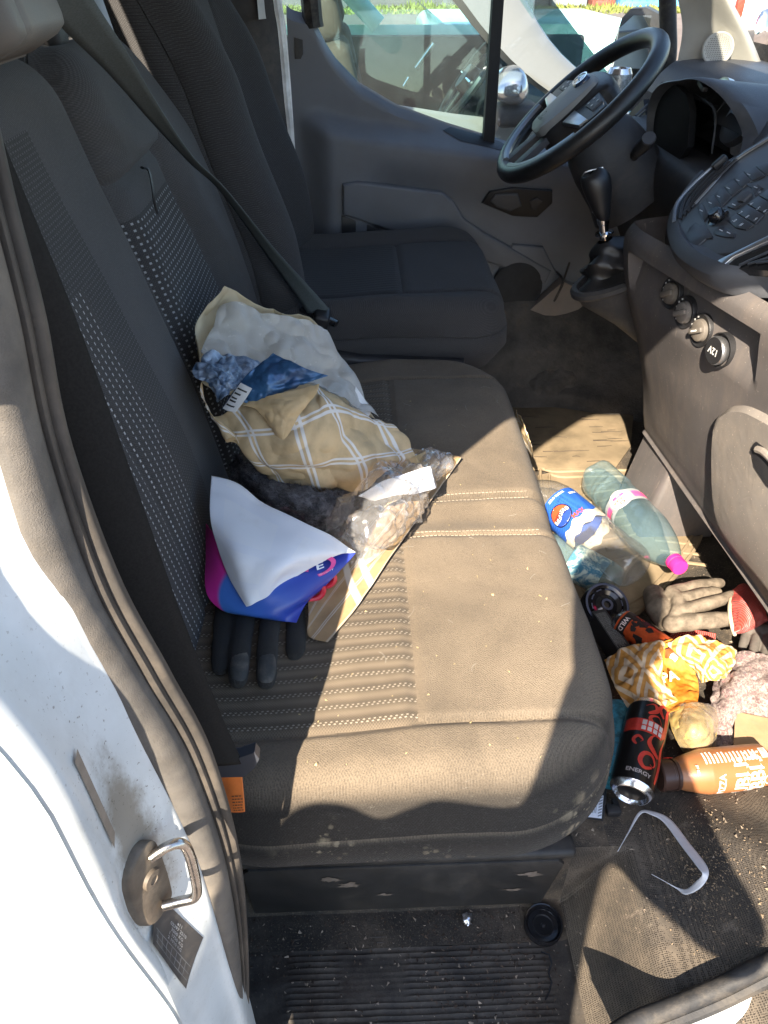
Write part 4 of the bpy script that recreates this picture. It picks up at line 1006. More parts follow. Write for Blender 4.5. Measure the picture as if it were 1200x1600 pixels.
# upper console: curved lip, button panel, vents
LIP = spline([at(u, v, z=z) for u, v, z in ((1085, 282, .745), (1056, 322, .712), (1046, 350, .694), (1050, 380, .687), (1067, 404, .685), (1100, 424, .685), (1135, 434, .685), (1200, 437, .688), (1300, 428, .690), (1420, 405, .70))], 60)
PT = []   # panel plane behind the lip, 45 degrees
b = MB(); R = []
for k, (dx, dz) in enumerate(((.022, -.028), (.004, -.016), (-.004, .0), (.0, .010), (.010, .018), (.022, .010), (.045, .018), (.10, .065), (.15, .105), (.20, .135), (.30, .150))):
    R.append([p+Vector((dx+.0, 0, dz)) for p in LIP])
b.grid(R); b.build('upper_console', M['plastic'], t)
E1 = Vector((.105, 0, .105)).normalized()
def lipx(y):
    for p, q in zip(LIP, LIP[1:]):
        if q.y <= y <= p.y: k = (p.y-y)/max(1e-6, p.y-q.y); r = p.lerp(q, k); return r
    return LIP[-1]
PO = Vector((.575, 1.31, .725))       # panel origin: lower left corner; a runs to the near side, h up the slope
NP = Vector((-1, 0, 1)).normalized()
TL = Vector((.115, -.9, .02)).normalized()
def pan(a, h, c=0): return PO+TL*a+E1*h+NP*c
def pux(u, v, c=0):   # panel coordinates of a photo point
    n_ = TL.cross(E1).normalized(); d = FW+RT*((u-600)/FPX)-UPV*((v-800)/FPX); o = PO+n_*0; tt = (o-CAM).dot(n_)/d.dot(n_); return CAM+d*tt-n_*0+NP*c
b = MB(); bz = [(1052, 362), (1062, 338), (1090, 300), (1130, 262), (1165, 236), (1215, 206), (1330, 180), (1420, 300), (1250, 376), (1170, 398), (1120, 402), (1075, 394), (1056, 378)]
b.prism([pux(u, v, -.012) for u, v in bz], NP*.016, .005, 3); fc = b.build('fascia', pm('fascia_charcoal', (.06, .062, .068), .33, .1, 6, .12, 900, spec=.5), t)
pz = lambda pts, name, mat, h=.0030, base=.0035, bev=.0007: (lambda q: (q.prism([pux(u, v, base) for u, v in pts], NP*h, bev, 2), q.build(name, mat, t)))(MB())
btn = pm('button_black', (.045, .048, .056), .35, .15, 20, spec=.5)
rowA = [((1107, 315), (1118, 309), (1130, 327), (1118, 337), (1113, 332)), ((1119, 308), (1133, 296), (1145, 312), (1131, 326)), ((1134, 295), (1148, 284), (1161, 299), (1146, 311)), ((1149, 283), (1164, 273), (1177, 287), (1162, 298)), ((1165, 272), (1182, 265), (1198, 279), (1178, 286)), ((1184, 264), (1202, 258), (1216, 268), (1200, 278))]
for q in rowA: pz(q, 'button', btn)
for q in (((1093, 325), (1101, 322), (1110, 341), (1103, 350), (1095, 338)), ((1118, 366), (1131, 357), (1152, 369), (1150, 375), (1137, 375), (1120, 371)),
          ((1140, 349), (1153, 338), (1180, 356), (1168, 363), (1152, 360)), ((1154, 337), (1170, 324), (1196, 340), (1183, 354)), ((1171, 323), (1188, 311), (1214, 326), (1198, 339)), ((1189, 310), (1203, 300), (1230, 314), (1216, 325)),
          ((1139, 327), (1147, 318), (1166, 322), (1150, 331)), ((1182, 310), (1190, 300), (1186, 292), (1176, 296)), ((1166, 291), (1186, 290), (1195, 298), (1184, 302))): pz(q, 'button', btn)
pz(((1154, 313), (1163, 304), (1174, 303), (1177, 308), (1165, 320), (1156, 320)), 'button', M['plastic'], .005)
pz(((1073, 375), (1080, 360), (1090, 352), (1097, 358), (1104, 354), (1114, 370), (1116, 376), (1106, 377), (1098, 384), (1088, 394), (1078, 387)), 'blank_cover', btn, .003)
cK = pux(1124, 343, .004); b = MB(); b.lathe([(0, .016), (.0085, .016), (.0115, .013), (.0125, .002), (.017, .001)], cK, NP, 28); b.build('volume_knob', M['gloss'], t)
b = MB()
def pf(u, v): return lambda x, y: pux(u, v, .0074)+(-TL*-x)*1+E1*y
for u, v, s_ in ((1146, 352, '*'), (1152, 350, '0'), (1162, 356, '#'), (1160, 338, '7'), (1171, 344, '8'), (1184, 348, '9'), (1177, 324, '4'), (1188, 331, '5'), (1199, 335, '6'), (1165, 311, 'OK'), (1190, 306, '+')): letter(b, s_, .0085, pf(u, v))
for u, v in ((1113, 322), (1126, 312), (1141, 299), (1156, 287), (1173, 278), (1099, 334), (1130, 365), (1142, 369), (1150, 325), (1184, 298)): rect2d(b, pf(u, v), -.005, -.0006, .005, .0008, 1, 1)
tag(b.build('button_print', pm('dim_print', (.60, .62, .65), .6), t), kind='stuff')
# lower radio slot with satin surround
b = MB(); b.prism([pux(u, v, .003) for u, v in ((1125, 413), (1134, 408), (1250, 352), (1250, 362), (1150, 407), (1135, 420))], NP*.006, .002); b.build('slot_trim', M['satin'], t)
b = MB(); b.prism([pux(u, v, -.010) for u, v in ((1138, 412), (1250, 364), (1250, 430), (1150, 422))], NP*.014); b.build('slot', M['gloss'], t)
for k in range(3):
    b = MB(); b.tube([pux(1158+k*14, 418-k*2, .005), pux(1250, 376+k*16, .005)], .004, 6, flat=.5); b.build('slat', M['plastic'], t)
# vertical air vent left of the panel
vn = thing  # vent parts hang on the dashboard itself
vt = MB(); vt.tube(spline([pux(u, v, .006) for u, v in ((1056, 350), (1058, 330), (1066, 314), (1090, 288), (1120, 262))], 24), .0035, 8); vt.build('vent_trim', pm('blue_grey_trim', (.22, .25, .29), .35, .05, 9, metal=.4), t)
vt = MB(); vt.tube(spline([pux(u, v, .005) for u, v in ((1088, 322), (1110, 298), (1140, 264), (1166, 244), (1215, 214))], 24), .0028, 8); vt.build('vent_trim', M['satin'], t)
vt = MB(); vt.prism([pux(u, v, -.004) for u, v in ((1062, 350), (1064, 330), (1074, 312), (1122, 262), (1158, 240), (1165, 246), (1112, 294), (1084, 322))], NP*.006); vt.build('vent_box', M['gloss'], t)
for k in range(4):
    vt = MB(); vt.tube(spline([pux(lerp(1066, 1084, k/3.3), lerp(346, 326, k/3.3), .006), pux(lerp(1076, 1110, k/3.3), lerp(314, 298, k/3.3), .007), pux(lerp(1120, 1158, k/3.3), lerp(266, 250, k/3.3), .006)], 12), .0034, 6, flat=.5); vt.build('vent_slat', M['plastic_dk'], t)
b = MB(); b.box(pux(1130, 262, .012), (.026, .012, .012), Matrix.Rotation(-.8, 3, 'Y'), .003); b.build('vent_wheel', M['plastic_dk'], t)
# stepped trim rails and storage slot left of the vent
# driver side of the dash: column surround, knee panel, top
b = MB(); R = []
for y in (1.44, 1.47, 1.52, 1.6, 1.7, 1.8, 1.9, 2.0, 2.06): R.append([Vector((x+.05*ss(1.55, 1.44, y)*0, y, z)) for x, z in ((.93, .30), (.80, .34), (.70, .50), (.66, .60), (.64, .68), (.66, .735), (.76, .75))])
b.grid(surf(R, 30, 30)); b.build('knee_panel', M['plastic_dk2'], t)
b = MB(); R = []
for y in (.42, .7, 1.0, 1.2, 1.35, 1.5, 1.7, 1.9, 2.08): R.append([Vector((x+.03*ss(1.2, 1.5, y), y, z)) for x, z in ((.70, .80), (.735, .845), (.78, .868), (.90, .872), (1.05, .85), (1.14, .80))])
b.grid(surf(R, 20, 40)); b.build('dash_top', M['plastic'], t)
# instrument hood: arched shell open towards the driver, lens and dark bezel inside
rim = [at(1012, 275, x=.66), at(1010, 200, x=.655), at(1014, 160, x=.65), at(1030, 132, x=.645), at(1062, 124, x=.655), at(1090, 122, x=.66), at(1122, 140, x=.68), at(1150, 172, x=.70), at(1168, 215, x=.72), at(1160, 252, x=.71)]
rs = spline(rim, 50); cen = sum(rs, Vector())/len(rs)
b = MB(); R = []
for k, (sh, dx) in enumerate(((.78, .14), (.84, .06), (.90, .012), (.955, -.004), (1.0, .0), (1.03, .014), (1.05, .05), (1.06, .12), (1.06, .2))): R.append([cen+(p-cen)*sh+Vector((dx, -.01*(k > 4), -.02*(dx > .04)*dx*5)) for p in rs])
b.grid(R); b.build('instrument_hood', M['plastic'], t)
b = MB(); b.grid([[cen.lerp(p, k)*1+Vector((.13, 0, -.02)) for p in [cen+(q-cen)*.80 for q in rs]] for k in (0, .5, 1)]); b.build('instrument_face', M['door'], t)
for (du, dz_) in ((-.075, 0), (.075, 0)):
    gc = cen+Vector((.085, du, -.005)); ga = Vector((-.9, 0, .42)).normalized(); gu, gq = frame(ga); b = MB(); b.lathe([(.048, .012), (.052, .014), (.054, .0)], gc, ga, 40); gr = b.build('gauge_ring', M['satin'], t)
    b = MB(); b.lathe([(0, .002), (.050, .002)], gc, ga, 32); b.build('gauge_dial', M['plastic'], gr); b = MB()
    for k in range(22):
        an = math.radians(-130+k*12.4); d_ = gu*math.cos(an)+gq*math.sin(an); w_ = d_.cross(ga)*.0006; b.add([gc+ga*.003+d_*.038+w_, gc+ga*.003+d_*.046+w_, gc+ga*.003+d_*.046-w_, gc+ga*.003+d_*.038-w_], [(0, 1, 2, 3)])
    b.build('gauge_mark', bpy.data.materials['white_print'], gr, False); b = MB(); d_ = (gu*-.5+gq*.85).normalized(); b.tube([gc+ga*.004, gc+ga*.004+d_*.04], .0012, 6); b.build('needle', pm('needle_red', (.6, .05, .03), .5), gr)
b = MB(); v0 = [at(u, v, x=.665) for u, v in ((1016, 262), (1013, 190), (1018, 146), (1034, 128), (1056, 134), (1072, 148), (1078, 172), (1074, 230), (1052, 266))]; b.prism(v0, (.02, .01, 0), .006, 3); b.build('cluster_visor', pm('matt_black_visor', (.018, .018, .019), .85, .1, 9, spec=.1), t)
b = MB(); b.tube(spline([at(u, v, x=.70) for u, v in ((1080, 146), (1100, 156), (1114, 168), (1118, 190), (1112, 240))], 20), .002, 8); b.build('lens_edge', M['plastic'], t)
b = MB(); b.grid([[at(u, v, x=.715) for u, v in r] for r in (((1078, 150), (1112, 168)), ((1078, 200), (1116, 200)), ((1074, 250), (1108, 244)))]); b.build('cluster_lens', clear('smoked_lens', (.35, .36, .38), .06, .0, (.1, .1, .1)), t)
b = MB(); b.box(at(1098, 134, x=.672), (.012, .035, .010), Matrix.Rotation(.3, 3, 'X'), .003); b.build('hood_clip', M['plastic_dk'], t)
for k in range(4): 
    b = MB(); b.tube([at(978+k*5, 208-k*9, x=.70), at(1006+k*2, 190-k*9, x=.73)], .0045, 6, flat=.5); b.build('vent_slat', M['plastic'], t)
b = MB(); b.prism([at(u, v, x=.735) for u, v in ((965, 225), (975, 185), (1005, 155), (1012, 200), (1000, 225))], (.03, 0, .0)); b.build('side_vent_box', M['plastic_dk'], t)

# far front pillar with tweeter
t = thing('front_pillar', tuple(at(1130, 80, x=.9)), 'pale grey front pillar trim with round speaker grille', 'pillar')
pr_ = [[at(u, v, y=2.07) for u, v in ((1040, -190), (1052, -40), (1066, 40), (1058, 100), (1052, 150))], [at(u, v, y=2.055) for u, v in ((1052, -190), (1068, -40), (1080, 40), (1076, 100), (1074, 160))], [at(u, v, y=2.02) for u, v in ((1060, -190), (1092, -30), (1120, 50), (1135, 110), (1150, 170))], [at(u, v, y=1.98) for u, v in ((1066, -190), (1124, -25), (1165, 60), (1192, 130), (1215, 180))], [at(u, v, y=2.0) for u, v in ((1070, -190), (1132, -25), (1174, 60), (1202, 130), (1224, 180))]]
b = MB(); b.grid(surf(pr_, 40, 40)); b.build('trim', M['pillar'], t)
tw = at(1122, 76, y=1.998); axn = Vector((-.35, -.9, .15)).normalized(); b = MB(); b.lathe([(.0, .003), (.028, .002), (.031, .004), (.034, .003), (.035, -.004)], tw, axn, 40); tg_ = b.build('tweeter', M['pillar'], t)
b = MB(); uu, qq = frame(axn)
for i in range(-7, 8):
    for j in range(-7, 8):
        if i*i+j*j < 52: c = tw+uu*i*.0038+qq*(j*.0038+(i % 2)*.0019)+axn*.0031; b.add([c+uu*.0011, c+qq*.0011, c-uu*.0011, c-qq*.0011], [(0, 1, 2, 3)])
b.build('grille_hole', M['plastic_dk'], tg_, False)

# drink can standing by the dash end
def can(name, p0, ax, h, r, mats, label, cat='can', ref=None, seg=40, dent=None):
    t = thing(name, tuple(p0), label, cat); ax = Vector(ax).normalized()
    b = MB(); b.lathe([(r*.78, .006), (r*.98, .010), (r, .016), (r, h-.016), (r*.97, h-.011)], p0, ax, seg, ref=ref, deform=dent); b.build('can_body', mats[0], t)
    b = MB(); b.lathe([(0, .012), (r*.35, .011), (r*.62, .006), (r*.72, .0), (r*.80, .001), (r*.985, .0098)], p0, ax, seg, ref=ref); b.build('can_base', mats[1], t)
    b = MB(); b.lathe([(r*.972, h-.0112), (r*.84, h-.001), (r*.82, h), (r*.79, h-.001), (r*.77, h-.006), (0, h-.006)], p0, ax, seg, ref=ref)
    u, q = frame(ax, ref); c = Vector(p0)+ax*(h-.005)
    b.build('can_lid', mats[1], t)
    b = MB(); b.tube([c+u*.012*math.cos(a)+q*.008*math.sin(a)+u*.006 for a in [i*math.pi/8 for i in range(16)]], .0012, 6, True); b.lathe([(0, .001), (.003, .001), (.003, -.001)], c, ax, 10); b.build('ring_pull', mats[1], t)
    return t, u, q
alu = pm('aluminium', (.66, .66, .67), .22, .06, 30, metal=1)
cb = at(955, 190, y=2.02); can('drink_can', cb, (.0, 0, 1), .115, .031, [pm('grey_speckled_can', (.30, .31, .31), .35, .4, 160, metal=.5), alu], 'grey drink can standing on the dash end behind the steering wheel')

# ------------------------------------------------------------------ steering wheel
C0 = Vector((.472, 1.75, .812)); PV = Vector((.745, 0, .667)).normalized(); PY = Vector((0, 1, 0)); PN = PV.cross(PY).normalized()
if PN.z < 0: PN = -PN
t = thing('steering_wheel', tuple(C0), 'black leather steering wheel with grey hub pad', 'steering wheel')
def wp(a, h, c=0): return C0+PY*a+PV*h+PN*c
b = MB(); b.tube([wp(.187*math.cos(a), .187*math.sin(a)) for a in [i*2*math.pi/96 for i in range(96)]], .0182, 14, True); b.build('rim', M['leather'], t)
for a0, a1 in ((195, 262), (278, 345)):
    b = MB(); b.tube([wp(.176*math.cos(math.radians(a)), .176*math.sin(math.radians(a)), .010) for a in [a0+(a1-a0)*k/20 for k in range(21)]], .0085, 8); b.build('rim_inlay', pm('dark_satin', (.22, .225, .235), .32, .06, 9, metal=.8), t)
for a in (40, 140, 200, 340):
    b = MB(); ang = math.radians(a); c = Vector((.187*math.cos(ang), .187*math.sin(ang))); ra_ = Vector((math.cos(ang), math.sin(ang)))
    b.tube([wp(*(c+ra_*.0168*math.cos(k*math.pi/8)), .0168*math.sin(k*math.pi/8)) for k in range(16)], .0008, 4, True); b.build('rim_seam', M['plastic_dk2'], t)
hub = [(-.085, .055), (-.072, .072), (-.04, .082), (0, .085), (.04, .082), (.072, .072), (.085, .055), (.075, .0), (.058, -.06), (.045, -.085), (.02, -.094), (-.02, -.094), (-.045, -.085), (-.058, -.06), (-.075, 0)]
b = MB(); R = []; hs = spline([Vector((a, h, 0)) for a, h in hub], 60, True); hs.append(hs[0])
for k, c in ((1.0, -.03), (1.0, .004), (.97, .012), (.9, .018), (.6, .026), (.3, .029), (0.0, .030)): R.append([wp(p.x*k, p.y*k, c) for p in hs])
b.grid(R); b.build('hub', M['plastic_dk'], t)
pad = [(-.040, .045), (0, .056), (.040, .045), (.046, .0), (.040, -.055), (.028, -.082), (0, -.088), (-.028, -.082), (-.040, -.055), (-.046, 0)]
b = MB(); R = []; hs2 = spline([Vector((a*1.22, h*1.08, 0)) for a, h in pad], 50, True); hs2.append(hs2[0])
for k, c in ((1.0, .014), (1.0, .027), (.95, .032), (.6, .036), (0, .038)): R.append([wp(p.x*k, p.y*k, c) for p in hs2])
b.grid(R); b.build('airbag_pad', pm('grey_airbag_pad', (.24, .24, .235), .5, .08, 9, .3, 1200), t)
b = MB(); b.lathe([(0, .043), (.014, .042), (.0175, .038), (.018, .03)], wp(0, .034), PN, 28, deform=lambda r, h, a: r*(1+.25*abs(math.sin(a)))); b.build('badge', pm('blue_badge', (.03, .05, .10), .2, coat=1), t)
b = MB(); disc2d(b, lambda x, y: wp(x, y+.034, .0435), 0, 0, .0215, .017, 30, inner=.86)
b.tube(spline([wp(x, y+.034, .0436) for x, y in ((-.013, -.003), (-.010, .004), (-.007, -.002), (-.003, .003), (.0, -.003), (.004, .003), (.007, -.002), (.012, .002))], 24), .0009, 5); b.build('badge_ring', M['chrome'], t)
b = MB(); letter(b, 'AIRBAG', .011, lambda x, y: wp(x, y-.07, .0388)); disc2d(b, lambda x, y: wp(x, y-.058, .0388), 0, 0, .007, .007, 16, inner=.75); b.build('airbag_mark', pm('mark_grey', (.05, .05, .05), .6), t)
for s_ in (-1, 1):
    b = MB(); b.prism([wp(s_*a, h, .0) for a, h in ((.06, .045), (.17, .03), (.172, .0), (.165, -.025), (.06, -.04))], PN*.016, .005, 3); sp_ = b.build('spoke', M['plastic_dk'], t)
    b = MB(); b.prism([wp(s_*a, h, .014) for a, h in ((.085, .04), (.14, .03), (.145, .005), (.09, .005))], PN*.006, .003, 2); b.build('switch_pad', M['plastic'], sp_)
    b = MB(); b.prism([wp(s_*a, h, .010) for a, h in ((.065, -.012), (.165, -.012), (.160, -.03), (.07, -.045))], PN*.010, .003, 2); b.build('spoke_trim', M['satin'], sp_)
    b = MB(); b.prism([wp(s_*a, h, -.004) for a, h in ((.018, -.08), (.045, -.08), (.055, -.165), (.022, -.175))], PN*.014, .004, 2); b.build('lower_spoke', M['plastic'], t)
    b = MB()
    for k in range(4): disc2d(b, lambda x, y: wp(x, y, .021), s_*(.10+.012*(k % 2)*2), .012+.013*(k//2), .003, n=10)
    b.build('switch_mark', bpy.data.materials['white_print'], sp_)
t = thing('steering_column', tuple(C0-PN*.12), 'black steering column shroud with control stalk behind the wheel', 'steering column')
b = MB(); b.lathe([(.035, 0), (.055, .03), (.068, .06), (.075, .10), (.080, .17), (.09, .21), (0, .212)], C0-PN*.03, -PN, 36, deform=lambda r, h, a: r*(1+.15*abs(math.cos(a)))); b.build('shroud', M['plastic_dk2'], t)
b = MB(); st0, st1 = at(962, 258, x=.60), at(1012, 222, x=.60); b.capsule(spline([st0+Vector((.05, .05, -.02)), st0, at(984, 250, x=.59), at(996, 236, x=.59)], 12), [.010]*12); b.capsule([at(997, 236, x=.59), st1], [.012, .0145]); b.build('stalk', M['plastic_dk'], t)
b = MB(); b.lathe([(0, .004), (.013, .004), (.0145, 0)], st1+Vector((-.002, -.008, .008)), (-.3, -.6, .5), 20); b.build('stalk_cap', M['plastic'], t)
b = MB(); b.lathe([(.016, .0), (.026, .012), (.03, .0)], at(955, 310, x=.60), (-.85, -.2, .3), 28); b.lathe([(0, .004), (.016, .003)], at(955, 310, x=.60), (-.85, -.2, .3), 28); b.build('ignition_barrel', M['gloss'], t)

# ------------------------------------------------------------------ gear lever
kb = at(943, 352, y=1.50); kt = at(937, 288, y=1.50)
t = thing('gear_lever', tuple(at(940, 395, y=1.5)), 'gear lever with black knob, chrome collar and creased leather boot', 'gear lever')
ax = (kt-kb).normalized()
b = MB(); R = []
for k, (rw, rd) in ((0, (.013, .013)), (.15, (.017, .019)), (.4, (.020, .025)), (.7, (.023, .031)), (.9, (.022, .030)), (1.0, (.016, .022)), (1.04, (.004, .008))):
    c = kb.lerp(kt, .0)+ax*(.012+.088*k)+Vector((-.006*k, 0.010*k, 0)); R.append([c+Vector((rd*math.cos(a)*.9, rw*math.sin(a), .006*math.cos(a)*k)) for a in [i*2*math.pi/28 for i in range(29)]])
b.grid(surf([r for r in R], 40, 30)); b.build('knob', M['leather'], t)
b = MB(); b.tube(spline([R[1][i]*1.0+Vector((-.001, 0, 0)) for i in (12, 11)]+[R[j][10]+Vector((-.001, -.001, 0)) for j in (2, 3, 4)]+[R[5][10]+Vector((0, 0, .002))]+[R[5][2]+Vector((0, 0, .002))], 24), .0016, 6); b.build('knob_inlay', M['satin'], t)
b = MB(); b.lathe([(.011, .026), (.0125, .020), (.0115, .004), (.009, .002), (.009, -.012), (.018, -.014), (.0185, -.017), (.010, -.019), (.0105, -.034), (.009, -.036)], kb, ax, 28); b.build('collar', M['chrome'], t)
base = at(960, 420, y=1.49); b = MB(); R = []
bc = kb-ax*.030
for k in range(12):
    f_ = k/11; row = []
    for i in range(40):
        a = 2*math.pi*i/40; rx = lerp(.014, .085, f_**.9); ry = lerp(.013, .055, f_**.9); c = bc.lerp(base+Vector((.02, .0, -.01)), f_**1.1)
        fold = 1+.16*math.sin(f_*14+math.sin(a*2)*1.5)*ss(.05, .3, f_)*ss(1.0, .85, f_)+.10*math.sin(a*5+f_*3)*ss(.1, .5, f_)*ss(1.05, .8, f_)
        row.append(c+Vector((rx*math.cos(a)*fold, ry*math.sin(a)*fold, rx*math.cos(a)*.45+.012*math.sin(a*3+f_*6)*f_*(1-f_)*2)))
    row.append(row[0]); R.append(row)
b.grid(R); b.build('boot', M['leather'], t)
rimp = []
for i in range(36):
    a = 2*math.pi*i/36; rimp.append(base+Vector((.02, 0, -.01))+Vector((.092*math.cos(a), .062*math.sin(a), .042*math.cos(a))))
b = MB(); b.tube(rimp, .011, 8, True); b.grid([[p for p in rimp+[rimp[0]]], [(p-base)*.9+base+Vector((.01, .0, -.03)) for p in rimp+[rimp[0]]], [(p-base)*.55+base+Vector((.06, .0, -.09)) for p in rimp+[rimp[0]]], [(p-base)*.3+base+Vector((.12, .0, -.16)) for p in rimp+[rimp[0]]]]); b.build('boot_surround', M['plastic_dk2'], t)
# ------------------------------------------------------------------ things left on the seat
def uvmat(name, fn, rough=.7, spec=.3, bumpy=.3, trans=0):
    g = G(name); uv = g.n('ShaderNodeUVMap', uv_map='UVMap').outputs[0]; sp = g.n('ShaderNodeSeparateXYZ'); g.l(uv, sp.inputs[0])
    g.col(fn(g, sp.outputs[0], sp.outputs[1])); g.set(rough, 0, spec); g.bump(g.noise(120, 5, .65, dist=.5), bumpy, .002); 
    if trans:
        tl = g.n('ShaderNodeBsdfTranslucent'); 
        for l in list(g.b.inputs['Base Color'].links): g.l(l.from_socket, tl.inputs[0])
        mx = g.n('ShaderNodeMixShader'); mx.inputs[0].default_value = trans; g.l(g.b.outputs[0], mx.inputs[1]); g.l(tl.outputs[0], mx.inputs[2]); g.l(mx.outputs[0], g.out.inputs[0])
    return g.m
def band(g, c, n, off, w_):
    f = g.math('FRACT', g.math('MULTIPLY_ADD', c, n, off)); return g.math('MULTIPLY', g.ramp(f, .5-w_, .5-w_+.012), g.ramp(f, .5+w_, .5+w_-.012))
def plaid(nu, nv, base=(.60, .45, .26), wht=(.80, .78, .75), ou=0, ov=0, lw=.034, gap=.056):
    def fn(g, u, v):
        k = g.mix(g.ramp(g.noise(25, 5, .6), .3, .7), sc3(base, .85), sc3(base, 1.15))
        a = g.math('MAXIMUM', band(g, u, nu, ou+gap, lw), band(g, u, nu, ou-gap, lw)); b = g.math('MAXIMUM', band(g, v, nv, ov+gap, lw), band(g, v, nv, ov-gap, lw))
        return g.mix(g.math('MULTIPLY', g.math('MAXIMUM', a, b), .92), k, wht)
    return fn
def net(rows): return [[at(u, v, y=y) for u, v, y in r] for r in rows]
def netz(rows): return [[at(u, v, z=z) for u, v, z in r] for r in rows]
cream = uvmat('cream_paper', lambda g, u, v: g.mix(g.ramp(g.noise(14, 6, .6), .3, .7), (.68, .57, .38), (.76, .67, .48)), .75, .2, .35, .25)
tanp = uvmat('tan_paper', lambda g, u, v: g.mix(g.ramp(g.noise(20, 6, .6), .3, .7), (.60, .43, .22), (.70, .53, .31)), .7, .2, .35, .15)
plaid_m = uvmat('plaid_paper', plaid(4.6, 2.6, ou=.28, ov=.78), .7, .25, .3, .1)
t = thing('paper_bag', tuple(at(480, 740, z=.39)), 'open brown paper bag with white plaid lines lying against the seat back', 'paper bag')
sheet('back_panel', net([[(352, 447, 1.10), (380, 462, 1.12), (415, 483, 1.14), (470, 492, 1.15), (500, 510, 1.15)],
                         [(312, 492, 1.06), (360, 505, 1.13), (420, 520, 1.16), (490, 530, 1.16), (530, 560, 1.15)],
                         [(308, 535, 1.02), (350, 560, 1.10), (430, 580, 1.14), (510, 585, 1.15), (556, 605, 1.13)],
                         [(318, 600, .96), (370, 620, 1.05), (450, 640, 1.1), (540, 640, 1.12), (585, 655, 1.10)]]), cream, 60, 60, .009, 15, 1, parent=t, octs=2, sharp=.35)
sheet('front_panel', net([[(318, 596, .915), (335, 648, .90), (368, 634, .90), (420, 622, .91), (480, 606, .92), (502, 602, .93), (545, 632, .95), (585, 655, .97)],
                          [(322, 632, .90), (352, 672, .885), (395, 672, .875), (440, 665, .87), (495, 640, .88), (520, 632, .90), (570, 650, .94), (612, 668, .97)],
                          [(345, 662, .885), (372, 700, .87), (410, 712, .86), (455, 708, .85), (510, 700, .86), (550, 692, .88), (595, 690, .92), (632, 690, .96)],
                          [(380, 705, .88), (400, 732, .87), (430, 742, .86), (470, 742, .86), (520, 738, .865), (570, 728, .88), (615, 718, .91), (645, 712, .94)],
                          [(412, 745, .90), (430, 766, .89), (455, 770, .89), (485, 771, .89), (530, 768, .885), (570, 757, .89), (610, 738, .91), (640, 722, .94)]]), plaid_m, 110, 80, .011, 13, 5, parent=t, octs=2, sharp=.35)
sheet('folded_flap', net([[(366, 632, .893), (405, 622, .89), (440, 614, .885), (500, 601, .89)], [(400, 640, .88), (425, 642, .870), (455, 632, .868), (492, 618, .878)], [(425, 672, .868), (432, 670, .862), (445, 662, .860), (470, 645, .868)], [(438, 698, .862), (440, 697, .858), (444, 690, .857), (450, 680, .860)]]), tanp, 40, 40, .002, 40, 9, parent=t)
# waxed liner spilling out of the bag
wax = clear('waxed_paper', (.92, .92, .90), .02, .48, (.86, .85, .82), .25, .10, False, .2, 40, .5, trl=.4)
o = sheet('paper_liner', net([[(345, 482, 1.085), (372, 472, 1.09), (420, 490, 1.10), (480, 498, 1.12), (512, 515, 1.13)],
                          [(318, 540, 1.01), (370, 530, 1.05), (440, 535, 1.07), (500, 535, 1.10), (545, 572, 1.10)],
                          [(322, 556, .99), (390, 570, 1.02), (455, 580, 1.03), (520, 590, 1.06), (566, 610, 1.06)],
                          [(400, 600, .97), (450, 600, .98), (500, 598, .98), (550, 628, 1.0), (590, 652, 1.02)]]), wax, 80, 70, .010, 16, 14, octs=2, sharp=.4)
tag(o, 'crinkled translucent greaseproof paper sheet spilling out of the open bag', 'paper sheet')
o = sheet('paper_slip', net([[(556, 604, 1.045), (566, 618, 1.04), (580, 640, 1.03)], [(552, 615, 1.042), (562, 630, 1.035), (578, 648, 1.03)], [(545, 632, 1.035), (553, 640, 1.03), (572, 654, 1.02)]]), pm('white_slip', (.78, .80, .82), .5, .03), 10, 10)
tag(o, 'small white paper slip tucked at the right edge of the open bag', 'paper slip')
# blue packet
t = thing('snack_packet', tuple(at(430, 590, y=.95)), 'shiny dark blue torn snack packet sticking out of the brown bag', 'packet')
blue = G('blue_foil'); k = blue.mix(blue.ramp(blue.noise(22, 6, .65, dist=.4), .35, .7), (.018, .06, .15), (.05, .15, .30)); blue.col(k); blue.set(.28, .25, .5); blue.bump(blue.noise(70, 4, .6, dist=.5), .5, .002); blue = blue.m
sheet('packet_front', net([[(345, 640, .90), (372, 600, .905), (400, 572, .915), (427, 553, .93)], [(368, 634, .895), (395, 612, .895), (420, 590, .90), (450, 562, .92)], [(380, 628, .89), (410, 622, .89), (440, 605, .895), (475, 575, .91)], [(385, 628, .90), (420, 625, .90), (470, 602, .90), (513, 587, .905)]]), blue, 50, 40, .004, 26, 21, parent=t)
ice = G('pale_blue_film'); k = ice.mix(ice.ramp(ice.noise(30, 6, .7, dist=.6), .35, .68), (.06, .11, .19), (.36, .44, .55)); ice.col(k); ice.set(.3, .1, .5); ice.bump(ice.noise(60, 4, .6, dist=.5), .6, .003); ice = ice.m
sheet('torn_film', net([[(300, 575, .93), (318, 556, .95), (345, 552, .97), (375, 556, .98), (410, 565, .98)], [(305, 590, .91), (325, 575, .92), (350, 570, .93), (380, 578, .94), (395, 578, .95)], [(322, 600, .90), (338, 590, .895), (355, 590, .90), (372, 595, .91), (385, 590, .92)], [(338, 630, .895), (348, 622, .89), (358, 615, .89), (368, 608, .90), (378, 600, .905)]]), ice, 60, 50, .009, 34, 31, parent=t)
lab = sheet('white_label', net([[(376, 598, .889), (384, 602, .886), (394, 607, .884)], [(362, 618, .886), (370, 622, .882), (382, 626, .880)], [(348, 638, .884), (356, 642, .880), (368, 644, .878)]]), pm('label_white', (.62, .64, .64), .5, .06, 60), 14, 20, parent=t)
